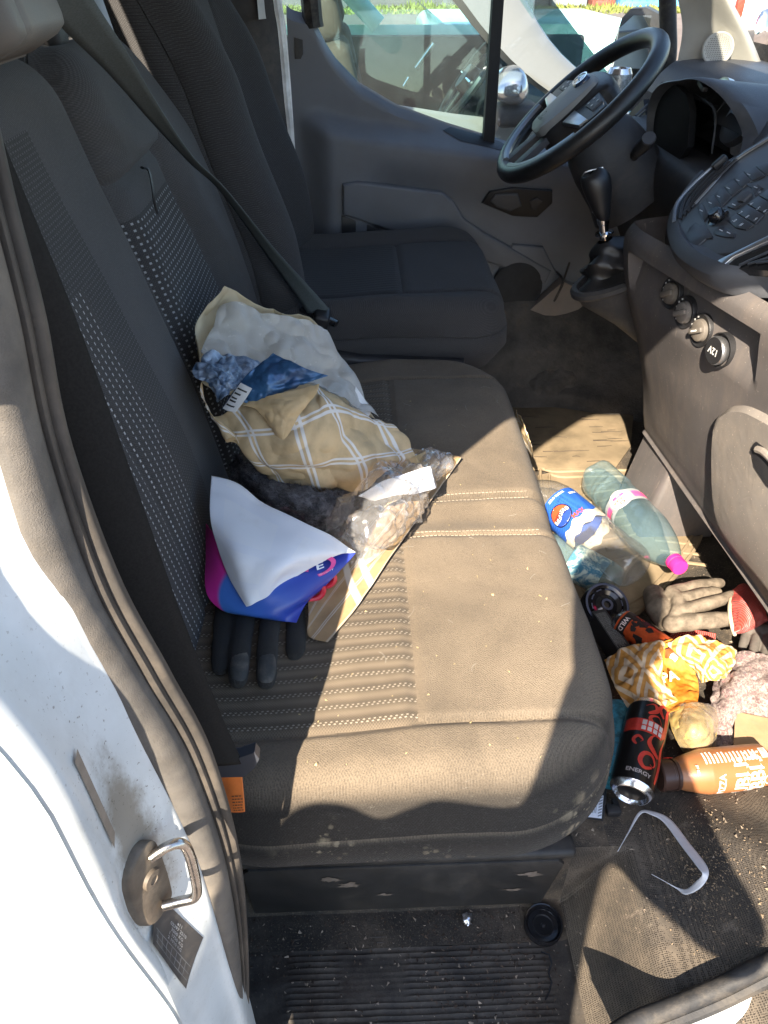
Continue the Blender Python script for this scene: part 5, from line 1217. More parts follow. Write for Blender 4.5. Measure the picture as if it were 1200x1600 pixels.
b = MB(); P_ = surf(net([[(376, 598, .889), (384, 602, .886), (394, 607, .884)], [(362, 618, .886), (370, 622, .882), (382, 626, .880)], [(348, 638, .884), (356, 642, .880), (368, 644, .878)]]), 21, 21)
def lf(a, h): return P_[int(max(0, min(20, h*20)))][int(max(0, min(20, a*20)))]+Vector((0, -.0012, .0004))
for i in range(9): rect2d(b, lf, .12, .22+i*.08, .55+.4*random.random(), .25+i*.08, 6, 1)
b.build('label_print', pm('print_black', (.03, .03, .03), .7), lab)

# fluffy dark hat
wool = G('dark_wool'); k = wool.mix(wool.ramp(wool.noise(60, 7, .75, dist=.6), .4, .68), (.022, .020, .024), (.17, .155, .165)); k = wool.mix(wool.math('MULTIPLY', wool.ramp(wool.noise(24, 3, .5), .62, .72), .4), k, (.22, .06, .08)); wool.col(k); wool.set(.95, 0, .1, sheen=.3); wool.bump(wool.noise(160, 6, .75, dist=.8), 1.0, .006); wool = wool.m
t = thing('woolly_hat', tuple(at(460, 790, z=.39)), 'dark fluffy woollen hat squashed under the plaid paper bag', 'hat')
R = surf(netz([[(360, 725, .43), (372, 712, .455), (420, 745, .46), (500, 768, .46), (548, 765, .43)], [(362, 745, .43), (385, 742, .47), (430, 765, .475), (505, 780, .465), (552, 775, .43)], [(372, 765, .42), (410, 775, .46), (450, 788, .465), (505, 800, .455), (550, 790, .42)], [(395, 785, .40), (430, 800, .42), (465, 812, .43), (510, 820, .425), (540, 805, .41)], [(415, 795, .39), (445, 815, .395), (475, 825, .395), (505, 832, .395), (530, 820, .395)]]), 70, 60)
R = crumple(R, .011, 30, 3, False, 4); b = MB(); b.grid(R)
for i in range(2600):
    p = R[random.randrange(60)][random.randrange(70)]; d = Vector((random.gauss(0, 1), random.gauss(0, 1), abs(random.gauss(0, 1))+.3)).normalized()*random.uniform(.003, .010); s_ = Vector((random.gauss(0, 1), random.gauss(0, 1), random.gauss(0, 1))).normalized()*.0005
    b.add([p-s_, p+s_, p+d], [(0, 1, 2)])
b.build('wool', wool, t)

# leaflet: white page over the printed pink and blue page
t = thing('leaflet', tuple(at(430, 920, z=.39)), 'folded leaflet with plain white top page and pink and blue page below', 'leaflet')
wh = pm('leaflet_white', (.80, .82, .86), .45, .02, 6, .05, 60, spec=.4)
sheet('white_page', netz([[(330, 745, .51), (372, 757, .50), (420, 790, .485), (480, 820, .47), (520, 838, .455), (556, 862, .440)], [(328, 800, .50), (365, 815, .495), (410, 835, .485), (460, 852, .475), (500, 862, .460), (530, 868, .442)], [(337, 850, .475), (365, 865, .48), (400, 875, .475), (440, 885, .468), (468, 884, .455), (493, 884, .440)], [(358, 905, .445), (375, 912, .45), (395, 915, .45), (420, 915, .447), (442, 905, .442), (464, 901, .436)], [(385, 948, .425), (392, 946, .428), (402, 940, .43), (415, 934, .43), (424, 928, .43), (436, 921, .430)]]), uvmat('leaflet_blank_page', lambda g, u, v: g.mix(g.math('MULTIPLY', g.ramp(g.noise(30, 5, .6), .55, .75), .35), g.mix(g.math('MULTIPLY', g.math('MAXIMUM', band(g, v, 3, .2, .12), band(g, u, 2, .4, .16)), .22), (.80, .82, .86), (.66, .71, .84)), (.62, .62, .62)), .5, .35, .12), 70, 70, .0030, 8, 2, parent=t, octs=2, sharp=.25)
def pbk(g, u, v):
    k = g.mix(g.ramp(u, .0, 1.0), (.06, .20, .62), (.03, .05, .35)); k = g.mix(g.ramp(g.math('ADD', u, g.math('MULTIPLY', v, .6)), .52, .46), k, (.62, .03, .30)); return k
pb = uvmat('leaflet_print', pbk, .3, .5, .05)
PBN = netz([[(322, 818, .45), (340, 835, .465), (400, 855, .455), (470, 865, .44), (556, 864, .436)], [(321, 870, .44), (345, 880, .452), (405, 895, .445), (470, 900, .435), (535, 888, .425)], [(322, 925, .42), (352, 920, .43), (410, 930, .43), (465, 935, .42), (505, 918, .41)], [(345, 952, .405), (372, 955, .41), (410, 960, .41), (445, 960, .405), (480, 940, .40)], [(372, 960, .395), (395, 963, .397), (420, 967, .397), (445, 971, .395), (463, 973, .393)]])
pbs = sheet('printed_page', PBN, pb, 50, 50, .001, 14, 7, parent=t, ridged=False)
b = MB(); PB_ = surf(PBN, 61, 61)
def bf(a, h):
    p = at(500+a, 889-h, z=.44); q = p
    best = min((r for row in PB_[::3] for r in row[::3]), key=lambda r: (r-p).cross((p-CAM).normalized()).length); return best+( CAM-best).normalized()*.003
e_c = at(500, 888, z=.4335); e_u = (at(525, 878, z=.436)-e_c); e_v = (at(497, 874, z=.442)-e_c)
ef = lambda a, h: e_c+e_u*a+e_v*h+Vector((0, -.0015, .0035))
disc2d(b, ef, 0, 0, 1.0, .95, 40, inner=.70, mi=0); letter(b, 'E', 1.0, ef, 1, .0, .1); letter(b, 'QUALITY', .22, ef, 1, .3, -.78)
b.build('emblem', [pm('emblem_pink', (.70, .06, .28), .4), pm('emblem_white', (.75, .80, .9), .4)], pbs, False)
# red scissors
t = thing('scissors', tuple(at(505, 915, z=.40)), 'red looped scissor handles poking out from under the leaflet', 'scissors')
redp = pm('red_plastic', (.60, .02, .045), .35, .1, 30)
for (u, v, du, dv) in ((509, 907, 13, 9), (492, 925, 13, 10)):
    c = at(u, v, z=.405); e1 = at(u+du, v-dv*.55, z=.408)-c; e2 = at(u-3, v-dv, z=.413)-c
    b = MB(); b.tube([c+e1*math.cos(a)+e2*math.sin(a) for a in [i*math.pi/12 for i in range(24)]], .0042, 8, True); b.build('handle_loop', redp, t)
b = MB(); b.prism([at(u, v, z=.402) for u, v in ((495, 915), (500, 918), (420, 945), (416, 940))], (0, 0, .002)); b.build('blade', M['steel'], t)
# flat plaid bag
flatm = uvmat('plaid_card', plaid(4.4, 1.3, (.36, .24, .125), (.56, .51, .44), ou=.2, ov=.1, lw=.03, gap=.06), .6, .3, .2)
sn = lambda r: [[at(u, v, z=.381+cu_top(*(at(u, v, z=.39).xy))+.002+dz) for u, v, dz in q] for q in r]
o = sheet('flat_paper_bag', sn([[(481, 935, .004), (482, 965, .002), (482, 993, .0), (512, 1003, .0)], [(520, 860, .006), (535, 880, .004), (545, 915, .002), (560, 945, .0)], [(560, 800, .008), (585, 820, .006), (600, 850, .004), (612, 868, .002)], [(610, 740, .012), (640, 755, .010), (655, 775, .006), (668, 790, .002)], [(640, 700, .02), (675, 705, .016), (700, 710, .012), (722, 714, .006)]]), flatm, 40, 60, .0012, 24, 3)
tag(o, 'flat folded plaid paper bag lying under the crumpled cellophane', 'paper bag')
cello = clear('cellophane', (.99, .99, .99), .12, .12, (.90, .92, .95), .05, .10, False, .8, 50, 1.5, trl=.5)
R0 = [[(520, 800, .44), (545, 770, .46), (590, 742, .48), (640, 705, .46), (680, 702, .43)], [(515, 840, .425), (555, 810, .475), (605, 780, .50), (655, 742, .485), (705, 712, .42)], [(535, 865, .41), (570, 840, .455), (620, 810, .48), (660, 775, .45), (690, 745, .405)], [(550, 888, .397), (585, 875, .41), (620, 850, .42), (645, 815, .41), (665, 785, .395)]]
o = sheet('cellophane_wrap', netz(R0), cello, 90, 70, .015, 17, 11, 0, octs=3, sharp=.4)
tag(o, 'crumpled clear cellophane wrap on the seat beside the plaid paper bag', 'plastic wrap')
o = sheet('paper_scrap', netz([[(560, 775, .49), (600, 752, .50), (640, 738, .50), (672, 728, .49)], [(575, 780, .475), (612, 765, .48), (645, 752, .485), (676, 742, .475)], [(585, 783, .465), (618, 775, .465), (650, 772, .46), (682, 762, .45)]]), wh, 24, 16, .002, 20, 5)
tag(o, 'curled white paper scrap on top of the crumpled cellophane', 'paper scrap')
o = sheet('brown_wrapper', netz([[(605, 745, .455), (640, 715, .47), (665, 705, .46)], [(615, 770, .44), (645, 745, .46), (670, 735, .45)], [(600, 790, .42), (625, 780, .43), (650, 770, .43)]]), tanp, 30, 30, .008, 30, 9)
tag(o, 'small torn tan wrapper inside the clear cellophane', 'wrapper')

# gloves: fused shapes
def fuse(name, b, mat, parent, vox=.0022, sm=4, extra=None):
    o = b.build(name, mat, parent, True, 3.1); md = o.modifiers.new('fuse', 'REMESH'); md.mode = 'VOXEL'; md.voxel_size = vox; md.use_smooth_shade = True
    s_ = o.modifiers.new('smooth', 'SMOOTH'); s_.iterations = sm; s_.factor = .5; return o
gl_dark = fabric('dark_work_glove', (.02, .02, .021), (.07, .066, .058), .4, CU, .0022)
t = thing('work_glove', tuple(at(410, 1000, z=.38)), 'dark grey work glove with fingers showing below the leaflet', 'glove')
b = MB()
for q in ([(352, 950, .380), (348, 1000, .384), (345, 1042, .384)], [(385, 950, .380), (376, 1010, .390), (372, 1062, .388)], [(425, 950, .380), (418, 1010, .391), (416, 1064, .389)], [(462, 945, .378), (463, 990, .384), (461, 1020, .384)]):
    b.capsule(spline([at(*p[:2], z=p[2]) for p in q], 8), [.0142, .0138, .0142, .0132, .0138, .0128, .0132, .0115], 12, flat=.72, up=(0, 0, 1))
b.capsule([at(365, 930, z=.376), at(410, 925, z=.378), at(452, 925, z=.376)], [.016, .017, .015], 14); fuse('glove_body', b, gl_dark, t)
b = MB(); 
for pts_ in (((375, 1022, .3945), (374, 1040, .395), (373, 1056, .393)), ((417, 1026, .396), (417, 1044, .3965), (416, 1058, .3945))):
    b.capsule(spline([at(a_, h_, z=z_) for a_, h_, z_ in pts_], 6), [.0095, .0105, .011, .011, .0105, .0095], 12, flat=.45, up=(0, 0, 1))
b.build('finger_pad', pm('grey_glove_pad', (.045, .047, .046), .8, .2, 60, .6, 700, dust=.4, ds=30), t)

# ------------------------------------------------------------------ litter in the footwell
def bottle_frame(p0, p1):
    p0, p1 = Vector(p0), Vector(p1); ax = (p1-p0).normalized(); ref = CAM-p0; u, q = frame(ax, ref)
    def cyl(r):
        return lambda a, h, up=.0: p0+ax*h+(u*math.cos(a/r)+q*math.sin(a/r))*(r+up)
    return p0, ax, u, q, cyl
pet = clear('clear_pet', (.975, .98, .975), .08, .07, (.85, .87, .88), .03, .03, False, .4, 45, 1.0, trl=.5)
petb = clear('blue_pet', (.87, .965, 1.0), .07, .09, (.55, .86, 1.0), .04, .05, False, .5, 45, 1.0, trl=.5)
P0 = at(995, 893, z=.105); P1 = at(850, 772, z=.115)
p0, ax, u, q, cyl = bottle_frame(P0, P1)
t = thing('plastic_bottle', tuple(p0), 'clear plastic cola bottle with blue label lying in the footwell', 'bottle')
def dent(r, h, a): return r*(1-.10*math.exp(-((h-.075)/.03)**2)*math.exp(-((a-.5)/.7)**2)+.012*math.sin(a*3+h*70)+.02*noise.noise(Vector((math.cos(a)*2, math.sin(a)*2, h*25)))) if h < .14 else r
prof = [(0, .010), (.018, .006), (.030, .0), (.040, .004), (.0455, .016), (.047, .03), (.0465, .05), (.045, .062), (.0465, .075), (.0465, .10), (.045, .112), (.047, .125), (.0475, .145), (.0475, .235), (.046, .25), (.040, .275), (.028, .30), (.0165, .318), (.0140, .325), (.0140, .34)]
b = MB(); b.lathe([(p.x, p.y) for p in spline([Vector((r, h, 0)) for r, h in prof], 90)], p0, ax, 60, ref=u, deform=dent); b.build('bottle_body', pet, t)
b = MB(); f = cyl(.0483); R = [[f(a*.0483, h) for a in [i*2*math.pi/64 for i in range(65)]] for h in (.152, .18, .205, .234)]; b.grid(R)
g = G('cola_label'); nz = g.voro(330, rnd=.15); k = g.mix(g.ramp(nz, .25, .5), (.012, .055, .30), (.03, .12, .50)); k = g.mix(g.ramp(g.noise(16, 2), .55, .66), k, (.01, .02, .09)); g.col(k); g.set(.3, 0, .5); lbl = b.build('label', g.m, t)
b = MB(); wr_ = [[cyl(.0487)(a*.0487, h+.0035*math.sin(a*9+h*300)) for a in [i*2*math.pi/64 for i in range(65)]] for h in (.128, .136, .144, .1535)]; b.grid(wr_); b.build('label_edge', pm('label_cream', (.55, .50, .40), .5, .25, 120), t)
gl = lambda a, h: f(a-.012, h+.186, .0005)
b = MB(); disc2d(b, gl, 0, 0, .0265, .0255, 40, 4, inner=.88)
f2 = lambda a, h: f(a-.012, h+.186, .0008)
disc2d(b, f2, 0, 0, .0232, .0222, 32, 3); f3 = lambda a, h: f(a-.012, h+.186, .0011)
seg2d(b, f3, .0232, .0222, .0045, .0220, 8, 0, .004); seg2d(b, f3, .0232, .0222, -.0220, -.0045, 8, 1, .004)
letter(b, 'PEPSI', .0165, lambda a, h: f(a-.012, h+.186, .0015), 2, 0, 0, 1.0); letter(b, 'MAX', .014, lambda a, h: f(a, h, .0012), 0, .016, .160); pass
letter(b, 'ZERO SUGAR', .007, lambda a, h: f(a, h, .001), 3, .012, .226); letter(b, 'MAX', .009, lambda a, h: f(a, h, .001), 3, .048, .215)
b.build('label_print', [pm('print_red', (.70, .08, .025), .5), pm('print_blue', (.02, .06, .45), .5), pm('print_ink', (.01, .01, .02), .5), pm('print_paper', (.78, .78, .78), .5), pm('print_ring', (.01, .015, .05), .5)], lbl, False)

P0 = at(932, 742, z=.075); P1 = at(1068, 893, z=.115)
p0, ax, u, q, cyl = bottle_frame(P0, P1); L_ = (P1-P0).length
t = thing('plastic_bottle', tuple(p0), 'pale blue water bottle with bright pink cap lying on the foot mat', 'bottle')
def dentb(r, h, a):
    return r*(1+.05*math.sin(5*a)*ss(.07, .0, h)+.05*noise.noise(Vector((math.cos(a)*1.6, math.sin(a)*1.6, h*16)))*ss(.15, .03, h)+.035*math.sin(h*300)*ss(.05, .06, h)*ss(.11, .10, h)+.02*math.sin(h*300)*ss(.15, .16, h)*ss(.19, .18, h)-.10*math.exp(-((h-.045)/.03)**2)*math.exp(-((abs(a)-.3)/.6)**2))
prof = [(0, .012), (.02, .008), (.032, .0), (.041, .006), (.0455, .02), (.046, .04), (.044, .055), (.046, .07), (.044, .085), (.046, .10), (.0465, .155), (.0465, .165), (.0475, .18), (.046, .20), (.038, .235), (.026, .262), (.0165, .276), (.0155, .280), (.0155, .287)]
k_ = L_/.305; b = MB(); b.lathe([(p.x, p.y*k_) for p in spline([Vector((r, h, 0)) for r, h in prof], 100)], p0, ax, 60, ref=u, deform=dentb); b.build('bottle_body', petb, t)
b = MB(); b.lathe([(.0145, .287*k_-.004), (.0165, .287*k_-.003), (.0165, .287*k_+.010), (.0155, .287*k_+.0125), (0, .287*k_+.013)], p0, ax, 40, ref=u, deform=lambda r, h, a: r*(1+.02*math.sin(a*24))); b.lathe([(.0168, .276*k_), (.0172, .279*k_), (.0168, .282*k_)], p0, ax, 30, ref=u); b.build('cap', pm('pink_cap', (.86, .03, .22), .4, .05, 30), t)
f = cyl(.0472); hm_ = .132*k_
b = MB(); b.grid([[f(a*.0472, hm_+h) for a in [-1.3+2.9*i/40 for i in range(41)]] for h in (-.022, -.01, .0, .012, .022)]); lb = b.build('label', clear('label_film', (.8, .82, .84), .03, .45, (.60, .64, .66), .1), t)
wf = lambda up: (lambda a, h: f(a-.003, hm_+h, up))
b = MB(); disc2d(b, wf(.0006), 0, 0, .0265, .0275, 40, 0); disc2d(b, wf(.0009), 0, 0, .0245, .0255, 40, 1, inner=.95)
rect2d(b, wf(.0005), .030, -.010, .075, .008, 8, 2, 2); rect2d(b, wf(.0005), -.075, -.012, -.030, .012, 8, 2, 2); rect2d(b, wf(.0008), -.014, -.014, .014, -.006, 6, 1, 2)
letter(b, 'V\u00c4RSKA', .0098, wf(.0011), 3, 0, .002, 1.0); letter(b, 'ORIGINAAL', .0042, wf(.0011), 3, 0, -.004); disc2d(b, wf(.0011), 0, .014, .006, .005, 16, 3, inner=.6); letter(b, 'VESI', .0050, wf(.0012), 0, 0, -.0105)
for i in range(6): rect2d(b, wf(.0007), .034, .012-i*.0016, .07, .0127-i*.0016, 6, 1, 3)
b.build('label_print', [pm('print_cream', (.74, .70, .64), .5), pm('print_gold', (.45, .36, .25), .5), pm('print_pink', (.80, .10, .28), .5), pm('print_brown', (.10, .07, .06), .6)], lb, False)

P0 = at(965, 915, z=.035); P1 = at(880, 868, z=.045); p0, ax, u, q, cyl = bottle_frame(P0, P1)
t = thing('plastic_bottle', tuple(p0), 'crushed teal bottle half hidden under the cola bottle', 'bottle')
b = MB(); b.lathe([(p.x, p.y) for p in spline([Vector((r, h, 0)) for r, h in [(0, .008), (.025, .0), (.036, .008), (.039, .03), (.038, .06), (.039, .11), (.036, .16), (.02, .19), (.013, .2)]], 50)], p0, ax, 40, ref=u, deform=lambda r, h, a: r*(1+.16*noise.noise(Vector((math.cos(a)*2, math.sin(a)*2, h*22))))); b.build('bottle_body', petb, t)
tl_ = G('teal_label'); k = tl_.mix(tl_.ramp(tl_.noise(40, 5, .7, dist=1.0), .42, .6), (.04, .16, .24), (.45, .52, .46)); tl_.col(k); tl_.set(.35, 0, .5); tl_ = tl_.m
b = MB(); f = cyl(.040); b.grid([[f(a*.04, h+.0) for a in [-2.2+4.4*i/30 for i in range(31)]] for h in (.03, .055, .08, .105)]); b.build('label', tl_, t)

# cans
oc = pm('orange_can_print', (.50, .08, .02), .35, .25, 60, metal=.4)
P0 = at(965, 968, z=.055); P1 = at(1028, 1010, z=.055); axx = (P1-P0).normalized()
t, u, q = can('drink_can', P0, axx, .135, .0265, [oc, alu], 'orange and black drink can with silver end up against the glove', ref=CAM-P0)
cyl = bottle_frame(P0, P1)[4]; f = cyl(.0268); b = MB()
for i in range(26):
    a0 = random.uniform(-1.6, 1.6)*.0268; h0 = random.uniform(.025, .12); poly2d(b, lambda a, h: f(a, h, .0003+i*1e-5), [(a0+random.uniform(.003, .012)*math.cos(k*1.05), h0+random.uniform(.003, .014)*math.sin(k*1.05)) for k in range(6)], 0)
rect2d(b, lambda a, h: f(a, h, .0002), -.05, .014, .05, .030, 20, 2, 0); letter(b, 'WILD', .012, lambda a, h: f(a, h, .0012), 1, .0, .022)
b.build('can_print', [pm('can_black', (.012, .010, .010), .4), pm('can_silver_print', (.6, .5, .48), .4)], t, False)

P0 = at(985, 1243, z=.060); P1 = at(1013, 1118, z=.072); axx = (P1-P0).normalized()
blk = pm('black_can', (.010, .009, .009), .28, .15, 40, metal=.2, spec=.6)
t, u, q = can('energy_drink_can', P0, axx, .168, .0333, [blk, alu], 'tall black energy can with red flame print and bare silver base', ref=CAM-P0)
cyl = bottle_frame(P0, P1)[4]; f = cyl(.0334); b = MB()
def flame(pts, w0, w1, mi=0, n=26, up=.0005):
    c = spline([Vector((a, h, 0)) for a, h in pts], n); vs = []
    for i, p in enumerate(c):
        tdir = (c[min(i+1, n-1)]-c[max(i-1, 0)]).normalized(); nn = Vector((-tdir.y, tdir.x, 0)); k = i/(n-1); w_ = lerp(w0, w1, k)*(.4+1.2*math.sin(math.pi*min(1, k*1.1+.05)))
        vs += [f(p.x+nn.x*w_, p.y+nn.y*w_, up), f(p.x-nn.x*w_, p.y-nn.y*w_, up)]
    b.add(vs, [(2*i, 2*i+1, 2*i+3, 2*i+2) for i in range(n-1)], mi)
flame([(.022, .040), (.010, .034), (.002, .044), (.006, .058), (.018, .060), (.026, .050), (.024, .042), (.018, .044)], .0028, .0012)
flame([(.030, .062), (.018, .070), (.010, .080), (.014, .094), (.026, .098)], .0035, .0008)
flame([(-.008, .070), (-.014, .078), (-.008, .086), (.0, .080), (-.003, .076)], .0022, .001)
flame([(-.010, .118), (-.004, .106), (.008, .112), (.004, .126), (.016, .132), (.024, .122)], .0034, .001)
flame([(.0, .132), (.012, .142), (.006, .152), (-.006, .146)], .0030, .0008); flame([(.026, .136), (.016, .148), (.022, .158), (.032, .152)], .0028, .0008)
flame([(.030, .100), (.036, .12), (.032, .15), (.038, .16)], .004, .002); flame([(.034, .02), (.038, .05), (.034, .08), (.040, .11)], .003, .002)
rect2d(b, lambda a, h: f(a, h, .0003), -.038, .096, .030, .120, 20, 2, 0); letter(b, 'FORCE', .016, lambda a, h: f(a, h, .0009), 1, -.004, .109) if False else None
for i in range(4): rect2d(b, lambda a, h: f(a, h, .0009), -.006+i*.009, .099, .0005+i*.009, .118, 3, 1, 1)
for i in range(4): rect2d(b, lambda a, h: f(a, h, .0011), -.0075+i*.009, .1065, .0005+i*.009, .1085, 3, 1, 0)
rect2d(b, lambda a, h: f(a, h, .0003), -.055, .016, -.040, .15, 6, 2, 2)
for i in range(30): rect2d(b, lambda a, h: f(a, h, .0006), -.053, .02+i*.0042, -.043, .0217+i*.0042, 3, 1, 1)
letter(b, 'ENERGY', .0095, lambda a, h: f(a, h, .0006), 1, .004, .024, 1.1)
b.build('can_print', [pm('flame_red', (.55, .045, .03), .3, .2, 60, metal=.3), pm('can_grey_print', (.42, .36, .34), .4), pm('can_teal', (.02, .12, .16), .4)], t, False)

P0 = at(965, 1222, z=.035); P1 = at(975, 1130, z=.035)
t = thing('drink_can', tuple(P0), 'teal can almost hidden between the energy can and the seat', 'can'); axx = (P1-P0).normalized()
b = MB(); b.lathe([(0, .004), (.022, .002), (.026, .010), (.0285, .018), (.0285, .14), (.024, .15), (0, .15)], P0+Vector((-.012, 0, 0)), axx, 32); b.build('can_body', pm('teal_can_print', (.03, .17, .23), .35, .5, 90, metal=.3), t)

# brown bottle
P0 = at(1196, 1196, z=.045); P1 = at(1030, 1212, z=.045)
p0, ax, u, q, cyl = bottle_frame(P0, P1); L_ = (P1-P0).length
t = thing('drink_bottle', tuple(p0), 'brown caramel coloured plastic drink bottle with white lettering', 'bottle')
bw = pm('caramel_plastic', (.30, .12, .046), .32, .10, 9, spec=.5); RB = .0345
prof = [(0, .003), (.024, .0), (.031, .004), (.0345, .014), (.0345, .085), (.0335, .10), (.027, .125), (.0235, .135), (.0225, .139)]
k_ = L_/.163; b = MB(); b.lathe([(p.x, p.y*k_) for p in spline([Vector((r, h, 0)) for r, h in prof], 50)], p0, ax, 44, ref=u); b.build('bottle_body', bw, t)
b = MB(); b.lathe([(.0215, .136*k_), (.0245, .138*k_), (.0245, .142*k_), (.0225, .143*k_), (.0225, .146*k_), (.0245, .147*k_), (.0245, .163*k_), (.022, .165*k_), (0, .165*k_)], p0, ax, 44, ref=u, deform=lambda r, h, a: r*(1+.008*math.sin(a*36))); b.build('cap', pm('dark_brown_cap', (.055, .028, .020), .35, .1, 20), t)
f = cyl(RB); b = MB(); kk = k_
for s_, h, mi in (('UBBLE', .030, 0), ('UBLE', .052, 0)):
    letter(b, s_, .030, lambda a, hh: f(a, hh*kk, .0005), mi, -.018, h)
letter(b, 'PIZZA', .014, lambda a, hh: f(a, hh*kk, .0005), 0, -.026, .083); letter(b, '250 ml', .0055, lambda a, hh: f(a, hh*kk, .0005), 0, .002, .118)
for i in range(14): rect2d(b, lambda a, hh: f(a, hh*kk, .0005), .010, .026+i*.0058, .010+.022*random.uniform(.7, 1), .0284+i*.0058, 5, 1, 0)
disc2d(b, lambda a, hh: f(a, hh*kk, .0005), -.022, .014, .008, .0075, 20, 0, inner=.8); letter(b, 'e', .009, lambda a, hh: f(a, hh*kk, .0006), 0, -.022, .014)
rect2d(b, lambda a, hh: f(a, hh*kk, .0005), .012, .008, .030, .018, 5, 1, 0)
for i in range(7): rect2d(b, lambda a, hh: f(a, hh*kk, .0008), .014+i*.0022, .0095, .015+i*.0022, .0165, 1, 1, 1)
b.build('bottle_print', [pm('bottle_white_print', (.74, .70, .66), .5), pm('bottle_brown_print', (.20, .07, .03), .5)], t, False)

# round black tin, box, gloves, rag, bags
c = at(948, 945, z=.05); axd = Vector((.12, -.45, .88)).normalized(); t = thing('round_tin', tuple(c), 'round black tin with blue printed rim under the bottles', 'tin')
b = MB(); b.lathe([(0, -.03), (.045, -.03), (.047, .0), (.045, .003), (.040, .0), (.036, -.002), (.030, .002), (.022, -.001), (.014, .003), (.010, -.001), (0, -.001)], c, axd, 40); b.build('tin_body', M['gloss'], t)
b = MB(); uu, qq = frame(axd); disc2d(b, lambda x, y: c+uu*x+qq*y+axd*.0036, 0, 0, .0445, None, 40, inner=.9); disc2d(b, lambda x, y: c+uu*x+qq*y+axd*.0036, 0, 0, .012, None, 24, inner=.6)
for i in range(10): disc2d(b, lambda x, y: c+uu*x+qq*y+axd*.0028, 0, 0, .033, None, 4, a0=i*36, a1=i*36+22, inner=.92)
b.build('tin_print', pm('tin_blue_print', (.05, .06, .10), .4), t, False)
t = thing('black_carton', tuple(at(940, 1000, z=.03)), 'narrow black carton with tiny white print wedged beside the seat', 'carton')
e0, e1 = at(925, 955, z=.055), at(968, 1020, z=.055); d_ = (e1-e0).normalized(); sd_ = Vector((d_.y, -d_.x, 0)).normalized()*-.028
b = MB(); b.prism([e0, e1, e1+sd_, e0+sd_], (0, 0, -.045), .0); cb_ = b.build('carton', M['plastic_dk'], t)
b = MB()
for i in range(9): a_ = e0.lerp(e1, .08)+sd_*(.1+i*.085)+Vector((0, 0, .0012)); b_ = e0.lerp(e1, .92-random.random()*.1)+sd_*(.1+i*.085)+Vector((0, 0, .0012)); b.add([a_, b_, b_+sd_*.03, a_+sd_*.03], [(0, 1, 2, 3)])
b.build('fine_print', pm('fine_print_grey', (.22, .22, .21), .6, .5, 300), cb_, False)
gl_br = pm('grey_brown_glove', (.14, .115, .088), .85, .3, 60, .9, 160, dust=.5, ds=30, spec=.2)
def glove(label, fingers, palm, mat, cuff=None, vox=.0022):
    c = at(*palm[0][:2], z=palm[0][2]); t = thing('work_glove', tuple(c), label, 'glove'); b = MB()
    for q_, r0, r1 in fingers: pts = spline([at(a, h, z=z) for a, h, z in q_], 8); b.capsule(pts, [lerp(r0, r1, i/7)*(1+.06*math.sin(i*2.4+r0*900)) for i in range(8)], 12)
    b.capsule([at(p[0], p[1], z=p[2]) for p in palm], [p[3] if len(p) > 3 else .02 for p in palm], 14)
    for i in range(len(fingers)-1):
        b.capsule([at(*fingers[i][0][0][:2], z=fingers[i][0][0][2]), at(*fingers[i+1][0][0][:2], z=fingers[i+1][0][0][2])], [.014, .014], 10)
    fuse('glove_body', b, mat, t, vox, 3)
    if cuff: cuff(t)
    return t
red_k = G('red_knit'); s = red_k.xyz(); kk_ = red_k.sinw(red_k.math('ADD', s['X'], red_k.math('MULTIPLY', s['Y'], .5)), .0042); red_k.col(red_k.mix(red_k.ramp(kk_, -1, 1), (.35, .03, .02), (.62, .07, .05))); red_k.set(.9, 0, .1, sheen=.2); red_k.bump(kk_, .6, .002); red_k = red_k.m
def cuff1(t):
    sheet('knitted_cuff', netz([[(1142, 925, .09), (1160, 912, .10), (1172, 918, .10), (1190, 945, .09)], [(1140, 945, .095), (1160, 940, .115), (1180, 945, .11), (1198, 965, .08)], [(1146, 985, .08), (1160, 978, .10), (1180, 970, .095), (1199, 968, .07)], [(1150, 990, .05), (1165, 986, .06), (1182, 982, .055), (1198, 975, .04)]]), red_k, 40, 30, .002, 30, 4, .003, t)
    b = MB(); b.tube(spline([at(1143, 930, z=.092), at(1140, 950, z=.10), at(1143, 975, z=.09), at(1148, 992, z=.07)], 14), .0035, 8); b.build('cuff_hem', pm('cream_hem', (.55, .43, .30), .9, .1, 40), t)
glove('grey brown work glove with fingers spread and red knitted cuff', [([(1050, 925, .085), (1090, 915, .085), (1125, 911, .075)], .0135, .0105), ([(1060, 938, .09), (1095, 928, .092), (1120, 925, .085)], .013, .0105), ([(1060, 955, .09), (1110, 942, .095), (1150, 930, .085)], .014, .0115), ([(1050, 975, .08), (1100, 970, .09), (1142, 967, .08)], .0175, .0145)], [(1022, 930, .06, .022), (1030, 950, .065, .026), (1040, 968, .065, .022)], gl_br, cuff1)
glove('dark grey glove with thin fingers at the right edge under the red cuff', [([(1168, 985, .05), (1163, 1000, .045), (1160, 1012, .035)], .009, .008), ([(1185, 985, .055), (1178, 1012, .05), (1175, 1032, .04)], .0095, .008), ([(1200, 985, .055), (1196, 1015, .05), (1190, 1042, .04)], .0095, .008), ([(1218, 985, .055), (1215, 1018, .05), (1212, 1040, .04)], .0095, .008)], [(1175, 978, .045, .013), (1200, 976, .05, .014), (1220, 976, .05, .014)], pm('dull_grey_glove', (.10, .09, .08), .85, .2, 40, .6, 500, spec=.2), vox=.0018)
t = thing('knitted_cuff', tuple(at(1085, 990, z=.03)), 'dark red knitted glove cuff squeezed between orange bag and grey glove', 'glove')
